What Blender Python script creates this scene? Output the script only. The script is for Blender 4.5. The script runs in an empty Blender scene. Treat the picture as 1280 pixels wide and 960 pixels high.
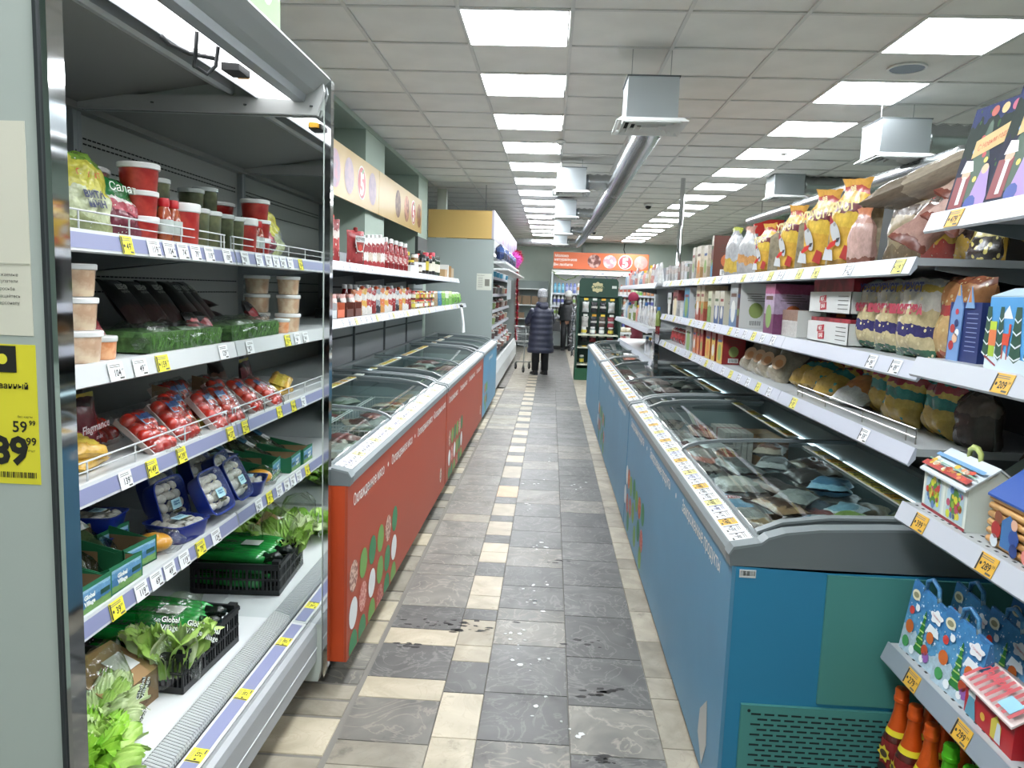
import bpy, math, random
from mathutils import Vector, Matrix, Euler
PI = math.pi
sc = bpy.context.scene
COL = sc.collection
# ---------------------------------------------------------------- camera
cam_d = bpy.data.cameras.new('camera')
cam = bpy.data.objects.new('camera', cam_d)
COL.objects.link(cam)
cam_d.sensor_fit = 'HORIZONTAL'; cam_d.sensor_width = 36.0
cam_d.lens = 935.17 * 36.0 / 1280.0
cam_d.clip_start = 0.05; cam_d.clip_end = 80
_r = Vector((0.99800589, 0.05236337, 0.03524657)); _u = Vector((-0.04138288, 0.12115002, 0.99177121)); _f = Vector((-0.04766236, 0.99125211, -0.12307538))
m4 = Matrix(((_r.x, _u.x, -_f.x, 0), (_r.y, _u.y, -_f.y, 0), (_r.z, _u.z, -_f.z, 1.62), (0, 0, 0, 1)))
cam.matrix_world = m4
sc.camera = cam
# ---------------------------------------------------------------- world, exposure
w = bpy.data.worlds.new('world'); sc.world = w; w.use_nodes = True
w.node_tree.nodes['Background'].inputs[0].default_value = (0.75, 0.85, 1, 1)
w.node_tree.nodes['Background'].inputs[1].default_value = 0.3
sc.view_settings.view_transform = 'Standard'; sc.view_settings.look = 'None'
sc.view_settings.exposure = 1.55; sc.view_settings.gamma = 1.0
PANEL_E = 11.0      # emission of the ceiling LED panels
CASE_E = 1.3       # light strip inside the chilled case
LED_E = 1.6        # thin tube at the back of the chest freezers

# ---------------------------------------------------------------- materials
def C(h, a=1.0):
    h = h.lstrip('#'); o = []
    for i in (0, 2, 4):
        c = int(h[i:i+2], 16) / 255.0
        o.append(c / 12.92 if c <= 0.04045 else ((c + 0.055) / 1.055) ** 2.4)
    return (o[0], o[1], o[2], a)
_mc = {}
def newmat(name):
    m = bpy.data.materials.new(name); m.use_nodes = True
    return m, m.node_tree, m.node_tree.nodes['Principled BSDF']
def tc(nt, kind='Object', scale=None):
    t = nt.nodes.new('ShaderNodeTexCoord')
    if scale is None: return t.outputs[kind]
    mp = nt.nodes.new('ShaderNodeMapping'); mp.inputs['Scale'].default_value = scale
    nt.links.new(t.outputs[kind], mp.inputs[0]); return mp.outputs[0]
def addbump(nt, b, scale, strength, coord='Object', dist=0.004, detail=3, stretch=None):
    n = nt.nodes.new('ShaderNodeTexNoise'); n.inputs['Scale'].default_value = scale; n.inputs['Detail'].default_value = detail
    nt.links.new(tc(nt, coord, stretch), n.inputs['Vector'])
    bp = nt.nodes.new('ShaderNodeBump'); bp.inputs['Strength'].default_value = strength; bp.inputs['Distance'].default_value = dist
    nt.links.new(n.outputs['Fac'], bp.inputs['Height']); nt.links.new(bp.outputs[0], b.inputs['Normal'])
def M(col, r=0.5, m=0.0, bump=None, mott=None, spec=0.5, coat=0.0, key=None):
    k = (col, r, m, bump, mott, spec, coat)
    if k in _mc: return _mc[k]
    mt, nt, b = newmat('surface ' + col)
    b.inputs['Base Color'].default_value = C(col); b.inputs['Roughness'].default_value = r; b.inputs['Metallic'].default_value = m
    b.inputs['Specular IOR Level'].default_value = spec; b.inputs['Coat Weight'].default_value = coat
    if mott:   # (other colour, scale, lo, hi)
        n = nt.nodes.new('ShaderNodeTexNoise'); n.inputs['Scale'].default_value = mott[1]; n.inputs['Detail'].default_value = 5
        nt.links.new(tc(nt), n.inputs['Vector'])
        cr = nt.nodes.new('ShaderNodeValToRGB'); cr.color_ramp.elements[0].position = mott[2]; cr.color_ramp.elements[1].position = mott[3]
        cr.color_ramp.elements[0].color = C(col); cr.color_ramp.elements[1].color = C(mott[0])
        nt.links.new(n.outputs['Fac'], cr.inputs[0]); nt.links.new(cr.outputs[0], b.inputs['Base Color'])
    if bump: addbump(nt, b, bump[0], bump[1])
    _mc[k] = mt; return mt
def BM(bands, r=0.35, warp=0.06, wscale=6, blot=None, bump=(14, 0.5), axis='Z', m=0.0, inst=True):
    """printed film or card: colour zones along one generated axis, edges bent by noise, optional blotches (colour, scale, threshold)"""
    k = (tuple(bands), r, warp, wscale, blot, bump, axis, m)
    if k in _mc: return _mc[k]
    mt, nt, b = newmat('printed film')
    L = nt.links
    t = nt.nodes.new('ShaderNodeTexCoord')
    sp = nt.nodes.new('ShaderNodeSeparateXYZ'); L.new(t.outputs['Generated'], sp.inputs[0])
    n = nt.nodes.new('ShaderNodeTexNoise'); n.inputs['Scale'].default_value = wscale; L.new(t.outputs['Generated'], n.inputs['Vector'])
    ma = nt.nodes.new('ShaderNodeMath'); ma.operation = 'MULTIPLY_ADD'; ma.inputs[1].default_value = warp * 2; ma.inputs[2].default_value = -warp
    L.new(n.outputs['Fac'], ma.inputs[0])
    ad = nt.nodes.new('ShaderNodeMath'); L.new(sp.outputs[axis], ad.inputs[0]); L.new(ma.outputs[0], ad.inputs[1])
    cr = nt.nodes.new('ShaderNodeValToRGB'); cr.color_ramp.interpolation = 'CONSTANT'
    e = cr.color_ramp.elements
    e[0].position = 0; e[0].color = C(bands[0][1]); e[1].position = max(bands[1][0], .001) if len(bands) > 1 else 1; e[1].color = C(bands[1][1] if len(bands) > 1 else bands[0][1])
    for p, c in bands[2:]:
        q = e.new(p); q.color = C(c)
    L.new(ad.outputs[0], cr.inputs[0]); out = cr.outputs[0]
    if blot:
        n2 = nt.nodes.new('ShaderNodeTexVoronoi'); n2.inputs['Scale'].default_value = blot[1]; L.new(t.outputs['Generated'], n2.inputs['Vector'])
        lt = nt.nodes.new('ShaderNodeMath'); lt.operation = 'LESS_THAN'; lt.inputs[1].default_value = blot[2]; L.new(n2.outputs['Distance'], lt.inputs[0])
        mx = nt.nodes.new('ShaderNodeMix'); mx.data_type = 'RGBA'; mx.inputs['B'].default_value = C(blot[0])
        L.new(lt.outputs[0], mx.inputs['Factor']); L.new(out, mx.inputs['A']); out = mx.outputs['Result']
    n5 = nt.nodes.new('ShaderNodeTexNoise'); n5.inputs['Scale'].default_value = 9; n5.inputs['Detail'].default_value = 7; n5.inputs['Roughness'].default_value = .7; L.new(t.outputs['Generated'], n5.inputs['Vector'])
    mr5 = nt.nodes.new('ShaderNodeMapRange'); mr5.inputs['From Min'].default_value = .3; mr5.inputs['From Max'].default_value = .7; mr5.inputs['To Min'].default_value = .62; mr5.inputs['To Max'].default_value = 1.0; L.new(n5.outputs['Fac'], mr5.inputs['Value'])
    hs5 = nt.nodes.new('ShaderNodeHueSaturation'); hs5.inputs['Saturation'].default_value = .92; L.new(mr5.outputs[0], hs5.inputs['Value']); L.new(out, hs5.inputs['Color']); out = hs5.outputs[0]
    L.new(out, b.inputs['Base Color']); b.inputs['Roughness'].default_value = r; b.inputs['Metallic'].default_value = m
    if bump:
        nn = nt.nodes.new('ShaderNodeTexNoise'); nn.inputs['Scale'].default_value = bump[0]; nn.inputs['Detail'].default_value = 2
        L.new(t.outputs['Object'], nn.inputs['Vector'])
        bp = nt.nodes.new('ShaderNodeBump'); bp.inputs['Strength'].default_value = bump[1]; bp.inputs['Distance'].default_value = 0.01
        L.new(nn.outputs['Fac'], bp.inputs['Height']); L.new(bp.outputs[0], b.inputs['Normal'])
    _mc[k] = mt; return mt
def EM(col, s):
    k = ('em', col, s)
    if k in _mc: return _mc[k]
    mt = bpy.data.materials.new('light'); mt.use_nodes = True; nt = mt.node_tree; nt.nodes.clear()
    e = nt.nodes.new('ShaderNodeEmission'); e.inputs[0].default_value = C(col); e.inputs[1].default_value = s
    o = nt.nodes.new('ShaderNodeOutputMaterial'); nt.links.new(e.outputs[0], o.inputs[0]); _mc[k] = mt; return mt
def FILM(key, tint, gl=0.25, rough=0.12, bump=None):
    """thin clear film or glass: mostly transparent, with fresnel gloss"""
    if key in _mc: return _mc[key]
    mt = bpy.data.materials.new('clear ' + key); mt.use_nodes = True; nt = mt.node_tree; nt.nodes.clear(); L = nt.links
    tr = nt.nodes.new('ShaderNodeBsdfTransparent'); tr.inputs[0].default_value = C(tint)
    g = nt.nodes.new('ShaderNodeBsdfGlossy'); g.inputs['Roughness'].default_value = rough
    lw = nt.nodes.new('ShaderNodeLayerWeight'); lw.inputs[0].default_value = .5
    pw_ = nt.nodes.new('ShaderNodeMath'); pw_.operation = 'POWER'; pw_.inputs[1].default_value = 4.5; L.new(lw.outputs['Facing'], pw_.inputs[0])
    ma_ = nt.nodes.new('ShaderNodeMath'); ma_.operation = 'MULTIPLY_ADD'; ma_.inputs[1].default_value = .75; ma_.inputs[2].default_value = .03 + gl*.2; L.new(pw_.outputs[0], ma_.inputs[0])
    mx = nt.nodes.new('ShaderNodeMixShader'); L.new(ma_.outputs[0], mx.inputs[0]); L.new(tr.outputs[0], mx.inputs[1]); L.new(g.outputs[0], mx.inputs[2])
    if bump:
        n = nt.nodes.new('ShaderNodeTexNoise'); n.inputs['Scale'].default_value = bump[0]; n.inputs['Detail'].default_value = 2; n.inputs['Distortion'].default_value = 1.2
        L.new(tc(nt), n.inputs['Vector'])
        bp = nt.nodes.new('ShaderNodeBump'); bp.inputs['Strength'].default_value = bump[1]; bp.inputs['Distance'].default_value = 0.02
        L.new(n.outputs['Fac'], bp.inputs['Height']); L.new(bp.outputs[0], g.inputs['Normal']); L.new(bp.outputs[0], lw.inputs['Normal'])
    o = nt.nodes.new('ShaderNodeOutputMaterial'); L.new(mx.outputs[0], o.inputs[0]); _mc[key] = mt; return mt

# ---------------------------------------------------------------- text outlines
_tc = {}
def text_geo(s, shear=0.0, bold=0.0):
    k = (s, shear, bold)
    if k in _tc: return _tc[k]
    cu = bpy.data.curves.new('t', 'FONT'); cu.body = s; cu.size = 1.0; cu.resolution_u = 2; cu.shear = shear; cu.offset = bold
    cu.align_x = 'CENTER'; cu.align_y = 'CENTER'
    ob = bpy.data.objects.new('t', cu)
    me = bpy.data.meshes.new_from_object(ob)
    v = [tuple(p.co) for p in me.vertices]; f = [tuple(p.vertices) for p in me.polygons]
    bpy.data.objects.remove(ob); bpy.data.meshes.remove(me); bpy.data.curves.remove(cu)
    if v:
        x0 = min(p[0] for p in v); x1 = max(p[0] for p in v); y0 = min(p[1] for p in v); y1 = max(p[1] for p in v)
        cx, cy = (x0 + x1) / 2, (y0 + y1) / 2
        v = [(p[0] - cx, p[1] - cy) for p in v]
        _tc[k] = (v, f, x1 - x0, y1 - y0)
    else: _tc[k] = ([], [], 1, 1)
    return _tc[k]

# ---------------------------------------------------------------- mesh builder
class MB:
    def __init__(s, mat=None):
        s.v = []; s.f = []; s.fm = []; s.mats = []; s.cur = 0
        if mat: s.use(mat)
    def use(s, mat):
        if mat not in s.mats: s.mats.append(mat)
        s.cur = s.mats.index(mat); return s
    def face(s, pts, mat=None):
        if mat: s.use(mat)
        n = len(s.v); s.v += [tuple(p) for p in pts]; s.f.append(tuple(range(n, n + len(pts)))); s.fm.append(s.cur)
    def box(s, x0, x1, y0, y1, z0, z1, mat=None):
        if mat: s.use(mat)
        n = len(s.v)
        s.v += [(x0,y0,z0),(x1,y0,z0),(x1,y1,z0),(x0,y1,z0),(x0,y0,z1),(x1,y0,z1),(x1,y1,z1),(x0,y1,z1)]
        for q in ((0,3,2,1),(4,5,6,7),(0,1,5,4),(1,2,6,5),(2,3,7,6),(3,0,4,7)):
            s.f.append(tuple(n + i for i in q)); s.fm.append(s.cur)
        return s
    def hexa(s, p, mat=None):
        """eight corners: bottom ring 0-3, top ring 4-7"""
        if mat: s.use(mat)
        n = len(s.v); s.v += [tuple(q) for q in p]
        for q in ((0,3,2,1),(4,5,6,7),(0,1,5,4),(1,2,6,5),(2,3,7,6),(3,0,4,7)):
            s.f.append(tuple(n + i for i in q)); s.fm.append(s.cur)
        return s
    def prism(s, prof, a, b, axis='Y', mat=None):
        """profile (list of 2D points) swept from a to b; axis Y: prof=(x,z); axis X: prof=(y,z); axis Z: prof=(x,y)"""
        if mat: s.use(mat)
        n = len(s.v); k = len(prof)
        for t in (a, b):
            for p, q in prof:
                s.v.append((p, t, q) if axis == 'Y' else ((t, p, q) if axis == 'X' else (p, q, t)))
        s.f.append(tuple(range(n, n + k))); s.fm.append(s.cur); s.f.append(tuple(range(n + 2*k - 1, n + k - 1, -1))); s.fm.append(s.cur)
        for i in range(k):
            j = (i + 1) % k; s.f.append((n + i, n + k + i, n + k + j, n + j)); s.fm.append(s.cur)
        return s
    def lathe(s, prof, seg=16, c=(0,0,0), mat=None, mats=None, sx=1, sy=1, cap=True, pw=2):
        if mat: s.use(mat)
        n = len(s.v)
        for r, z in prof:
            for i in range(seg):
                a = 2*PI*i/seg; ca, sa = math.cos(a), math.sin(a)
                if pw != 2:   # squarish section
                    ca = math.copysign(abs(ca) ** (2/pw), ca); sa = math.copysign(abs(sa) ** (2/pw), sa)
                s.v.append((c[0] + r*ca*sx, c[1] + r*sa*sy, c[2] + z))
        for k in range(len(prof) - 1):
            if mats: s.use(mats[k])
            for i in range(seg):
                j = (i + 1) % seg; s.f.append((n+k*seg+i, n+k*seg+j, n+(k+1)*seg+j, n+(k+1)*seg+i)); s.fm.append(s.cur)
        if cap:
            if mats: s.use(mats[0])
            s.f.append(tuple(n + i for i in range(seg-1, -1, -1))); s.fm.append(s.cur)
            if mats: s.use(mats[-1])
            s.f.append(tuple(n+(len(prof)-1)*seg+i for i in range(seg))); s.fm.append(s.cur)
        return s
    def tube(s, pts, r, seg=8, mat=None, closed=False):
        if mat: s.use(mat)
        P = [Vector(p) for p in pts]; n = len(s.v); k = len(P)
        R = r if isinstance(r, (list, tuple)) else [r]*k
        up = Vector((0.13, 0.31, 0.94))
        for i, p in enumerate(P):
            a = P[i-1] if (i > 0 or closed) else p; b = P[(i+1) % k] if (i < k-1 or closed) else p
            d = (b - a).normalized()
            x = d.cross(up)
            if x.length < 0.1: x = d.cross(Vector((1, 0, 0)))
            x.normalize(); y = d.cross(x)
            for j in range(seg):
                t = 2*PI*j/seg; q = p + (x*math.cos(t) + y*math.sin(t))*R[i]; s.v.append(tuple(q))
        for i in range(k if closed else k-1):
            i2 = (i+1) % k
            for j in range(seg):
                j2 = (j+1) % seg; s.f.append((n+i*seg+j, n+i*seg+j2, n+i2*seg+j2, n+i2*seg+j)); s.fm.append(s.cur)
        if not closed:
            s.f.append(tuple(n + j for j in range(seg-1, -1, -1))); s.fm.append(s.cur)
            s.f.append(tuple(n+(k-1)*seg + j for j in range(seg))); s.fm.append(s.cur)
        return s
    def ball(s, c, rx, ry=None, rz=None, seg=12, rings=8, mat=None, rot=None, nz=0.0, rnd=None):
        if mat: s.use(mat)
        ry = rx if ry is None else ry; rz = rx if rz is None else rz
        n = len(s.v); c = Vector(c)
        for k in range(1, rings):
            ph = PI*k/rings
            for i in range(seg):
                a = 2*PI*i/seg; q = Vector((rx*math.sin(ph)*math.cos(a), ry*math.sin(ph)*math.sin(a), -rz*math.cos(ph)))
                if nz and rnd: q *= 1 + nz*(rnd.random() - .5)
                if rot: q.rotate(rot)
                s.v.append(tuple(c + q))
        a = Vector((0,0,-rz)); b = Vector((0,0,rz))
        if rot: a.rotate(rot); b.rotate(rot)
        s.v.append(tuple(c+a)); s.v.append(tuple(c+b)); lo = len(s.v)-2; hi = lo+1
        for k in range(rings-2):
            for i in range(seg):
                j = (i+1) % seg; s.f.append((n+k*seg+i, n+k*seg+j, n+(k+1)*seg+j, n+(k+1)*seg+i)); s.fm.append(s.cur)
        for i in range(seg):
            j = (i+1) % seg; s.f.append((lo, n+j, n+i)); s.fm.append(s.cur); s.f.append((hi, n+(rings-2)*seg+i, n+(rings-2)*seg+j)); s.fm.append(s.cur)
        return s
    def text(s, t, h, o, u, v, mat=None, shear=0, bold=0.0, maxw=None, squash=1.0):
        """lettering: cap height h, centred on o, along u, up v"""
        if mat: s.use(mat)
        V, F, w_, h_ = text_geo(t, shear, bold); k = h / 0.72 if '\n' not in t else h / max(h_, .01)
        kx = k * squash
        if maxw and w_*kx > maxw: kx = maxw / w_
        o = Vector(o); u = Vector(u); v = Vector(v); n = len(s.v)
        s.v += [tuple(o + u*(x*kx) + v*(y*k)) for x, y in V]
        for f in F: s.f.append(tuple(n+i for i in f)); s.fm.append(s.cur)
        return s
    def shape(s, pts, o, u, v, mat=None, k=1.0):
        """flat printed shape in the plane (o,u,v)"""
        if mat: s.use(mat)
        o = Vector(o); u = Vector(u); v = Vector(v); n = len(s.v)
        s.v += [tuple(o + u*(x*k) + v*(y*k)) for x, y in pts]; s.f.append(tuple(range(n, n+len(pts)))); s.fm.append(s.cur); return s
    def grid(s, rows, mat=None):
        """rows of points -> surface"""
        if mat: s.use(mat)
        n = len(s.v); h = len(rows); w_ = len(rows[0])
        for r in rows: s.v += [tuple(p) for p in r]
        for i in range(h-1):
            for j in range(w_-1):
                s.f.append((n+i*w_+j, n+i*w_+j+1, n+(i+1)*w_+j+1, n+(i+1)*w_+j)); s.fm.append(s.cur)
        return s
    def xf(s, mtx, start=0):
        s.v[start:] = [tuple(mtx @ Vector(p)) for p in s.v[start:]]; return s
    def build(s, name, parent=None, smooth=False, ang=None):
        me = bpy.data.meshes.new(name); me.from_pydata(s.v, [], s.f)
        for m_ in s.mats: me.materials.append(m_)
        me.polygons.foreach_set('material_index', s.fm)
        if smooth: me.polygons.foreach_set('use_smooth', [True]*len(s.f))
        me.validate(clean_customdata=False); me.update()
        if ang and smooth: me.set_sharp_from_angle(angle=math.radians(ang))
        o = bpy.data.objects.new(name, me); COL.objects.link(o)
        if parent: o.parent = parent
        return o
def circ(n=20, r=1.0, a=1.0, b=1.0): return [(math.cos(2*PI*i/n)*r*a, math.sin(2*PI*i/n)*r*b) for i in range(n)]
def rect(w_, h_): return [(-w_/2, -h_/2), (w_/2, -h_/2), (w_/2, h_/2), (-w_/2, h_/2)]
def tree_pts(w_, h_):
    L = []; n = 4
    for i in range(n): t = i/n; L += [(w_/2*(1-t), -h_/2+h_*t), (w_/2*(1-t)*.45, -h_/2+h_*(t+.2))]
    return L + [(0, h_/2)] + [(-x, y) for x, y in reversed(L)]
def star_pts(n, r1, r2): return [(math.cos(PI/2+PI*i/n)*(r1 if i % 2 == 0 else r2), math.sin(PI/2+PI*i/n)*(r1 if i % 2 == 0 else r2)) for i in range(2*n)]
# ---------------------------------------------------------------- things
def tag(o, label=None, cat=None, group=None, kind=None):
    if label: o['label'] = label
    if cat: o['category'] = cat
    if group: o['group'] = group
    if kind: o['kind'] = kind
    return o
def T(name, label, cat, loc=(0,0,0), rot=(0,0,0), group=None):
    o = bpy.data.objects.new(name, None); o.empty_display_size = 0.05; COL.objects.link(o)
    o.location = loc; o.rotation_euler = rot if isinstance(rot, (tuple, list)) else (0, 0, rot)
    return tag(o, label, cat, group)
_kids = {}
def dup(root, loc, rot=(0,0,0), label=None, group=None, scale=None, mats=None):
    if root.name not in _kids: _kids[root.name] = [(c, list(c.children)) for c in root.children]
    def cp(o, par):
        c = o.copy(); COL.objects.link(c)
        if par: c.parent = par
        return c
    r = cp(root, None); r.location = loc; r.rotation_euler = rot if isinstance(rot, (tuple, list)) else (0, 0, rot)
    if label: r['label'] = label
    if group: r['group'] = group
    if scale: r.scale = (scale,)*3 if not isinstance(scale, tuple) else scale
    for ch, gk in _kids[root.name]:
        c = cp(ch, r)
        for g in gk: cp(g, c)
    return r
class Proto:
    """first placement moves the original, later ones copy it"""
    def __init__(s, root): s.root = root; s.used = False
    def at(s, loc, rot=(0,0,0), label=None, group=None, scale=None):
        if not s.used:
            s.used = True; r = s.root; r.location = loc; r.rotation_euler = rot if isinstance(rot, (tuple, list)) else (0, 0, rot)
            _kids[r.name] = [(c, list(c.children)) for c in r.children]
            if label: r['label'] = label
            if group: r['group'] = group
            if scale: r.scale = (scale,)*3 if not isinstance(scale, tuple) else scale
            return r
        return dup(s.root, loc, rot, label, group, scale)
ORD = ['first', 'second', 'third', 'fourth', 'fifth', 'sixth', 'seventh', 'eighth', 'ninth', 'tenth', 'eleventh', 'twelfth', 'thirteenth', 'fourteenth', 'fifteenth', 'sixteenth', 'seventeenth', 'eighteenth', 'nineteenth', 'twentieth']
def od(i): return ORD[i] if i < len(ORD) else '%dth' % (i+1)
R = random.Random(7)
FL = -PI/2   # front (local -Y) turned to face -X, right hand shelves
FR = PI/2    # front turned to face +X, left hand shelves
FCLEAR = lambda: FILM('package film', '#f2f4f4', 0.12, 0.16, (26, 0.6))
GLASS = lambda: FILM('freezer glass', '#dde8e6', 0.10, 0.03)
WHITE = M('#e8e8e6', 0.45); BLACK = M('#141414', 0.5); DK = M('#26282a', 0.5); STEEL = M('#b9bcbc', 0.22, 1.0); SHELF = M('#c9cdcf', 0.35)
# ================================================================ ceiling
H = 3.126; CX0 = -0.568; PW = 0.62; CY0 = 4.2315; PY = 0.6
RX = 4.15; BACKY = 22.6
m_tile = M('#eae8e4', 0.92, bump=(160, 0.25), mott=('#e0deda', 3, 0.4, 0.75))
m_bar = M('#d4d3d0', 0.6)
cm = MB(M('#c0bfbb', 0.9)); cm.box(-3.4, RX, -2.6, BACKY, H+0.05, H+0.12)
ceiling = cm.build('ceiling'); ceiling['kind'] = 'structure'
g = MB(m_bar)
for n in range(-4, 9):
    x = CX0 + n*PW
    ya = -2.6 if n >= -2 else 10.65
    g.box(x-0.011, x+0.011, ya, BACKY, H-0.004, H+0.006)
for n in range(-11, 31):
    y = CY0 + n*PY
    g.box(-1.80 if y < 10.6 else -3.3, RX, y-0.011, y+0.011, H-0.003, H+0.005)
g.build('ceiling_grid', ceiling)
def is_light(i, j): return (i in (0, 4)) and j % 2 == 0 and (j <= (26 if i == 0 else 28)) and j >= -10
tb = MB(m_tile)
tb.hexa([(-.304,-.294,0),(.304,-.294,0),(.304,.294,0),(-.304,.294,0),(-.304,-.294,.012),(.304,-.294,.012),(.304,.294,.012),(-.304,.294,.012)])
tile0 = tb.build('ceiling_tile', ceiling); first = True
far = MB(m_tile)
for j in range(-11, 31):
    for i in range(-5, 8):
        yc = CY0 + (j+.5)*PY; xc = CX0 + (i+.5)*PW
        if is_light(i, j) or (i < -2 and yc < 10.65) or xc > RX - .25: continue
        if i == 3 and j == 2 and False: continue
        if 3.4 < yc < 11.5:
            t_ = tile0 if first else tile0.copy()
            if not first: COL.objects.link(t_)
            first = False
            t_.location = (xc, yc, H + 0.006 + R.uniform(-.001, .002)); t_.rotation_euler = (R.uniform(-.004, .004), R.uniform(-.003, .003), 0)
        else: far.box(xc-.304, xc+.304, yc-.294, yc+.294, H+.006, H+.016)
fo = far.build('ceiling_tiles', ceiling); fo['kind'] = 'stuff'
# LED panels
lt = T('ceiling_light', '', 'light')
fr = MB(M('#dcdcda', 0.4))
for a, b, c, d in ((-.302,.302,-.296,-.288),(-.302,.302,.288,.296),(-.302,-.294,-.288,.288),(.294,.302,-.288,.288)): fr.box(a, b, c, d, -.006, .03)
fr.build('frame', lt)
MB(EM('#f6fbff', PANEL_E)).box(-.294, .294, -.288, .288, 0, .02).build('diffuser', lt)
LP = Proto(lt)
for i, side in ((0, 'left'), (4, 'right')):
    k = 0
    for j in range(-10, 29, 2):
        if not is_light(i, j): continue
        loc = (CX0 + i*PW + .302, CY0 + (j+.5)*PY, H)
        if loc[1] < 3: lab = '%s row ceiling panel outside the view, %s behind the nearest visible one' % (side, od(int((4.53-loc[1])/1.2)-1)); gp = side + ' row of ceiling panels'
        else: lab = '%s glowing white square LED panel from the front, in the %s ceiling row' % (od(k), side); gp = side + ' row of ceiling panels'; k += 1
        LP.at(loc, label=lab, group=gp)
LP.at((1.0, 20.4, H), label='single lit ceiling panel right of the long round duct, near the back wall')
# small ceiling fittings
sp = MB(M('#8d98a4', .7)); sp.lathe([(.001,-.004),(.10,-.004),(.105,0),(.105,.006)], 24); s0 = sp.build('ceiling_speaker', smooth=False)
MB(WHITE).lathe([(.105,-.006),(.118,-.005),(.118,.004),(.105,.004)], 24, cap=False).build('rim', s0)
s0.location = (2.215, 4.2315+.9-.0, H-.001); tag(s0, 'round flush grey ceiling speaker between the two nearest right hand panels', 'speaker')
def smoke(x, y, lab):
    t = T('ceiling_sensor', lab, 'sensor', (x, y, H-.004), group='small sensors under the ceiling grid')
    MB(WHITE).lathe([(.045,0),(.05,-.006),(.05,-.02),(.04,-.03)], 16).build('housing', t); MB(M('#9a9a98', .5)).lathe([(.026,-.03),(.024,-.042),(.008,-.046)], 12).build('sensor_head', t)
smoke(.03, 7.7, 'small white sensor on the ceiling bar beside the left light row')
smoke(2.29, 7.95, 'small white sensor on the ceiling bar between duct and right light row')
smoke(2.0, 11.9, 'small white sensor on the ceiling nearest the chrome pole top')
def dome(x, y, lab):
    t = T('dome_camera', lab, 'camera', (x, y, H-.004))
    MB(M('#d5d5d3', .4)).lathe([(.075,0),(.075,-.03),(.065,-.045)], 18).build('housing', t); MB(M('#0c0c10', .08)).ball((0,0,-.045), .05, rz=.05, seg=14, rings=8).build('lens_dome', t)
dome(1.52, 12.6, 'white ceiling dome camera with dark lens left of the pole top')
dome(.95, 18.2, 'dark ceiling dome camera further back beyond the white one')
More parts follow.
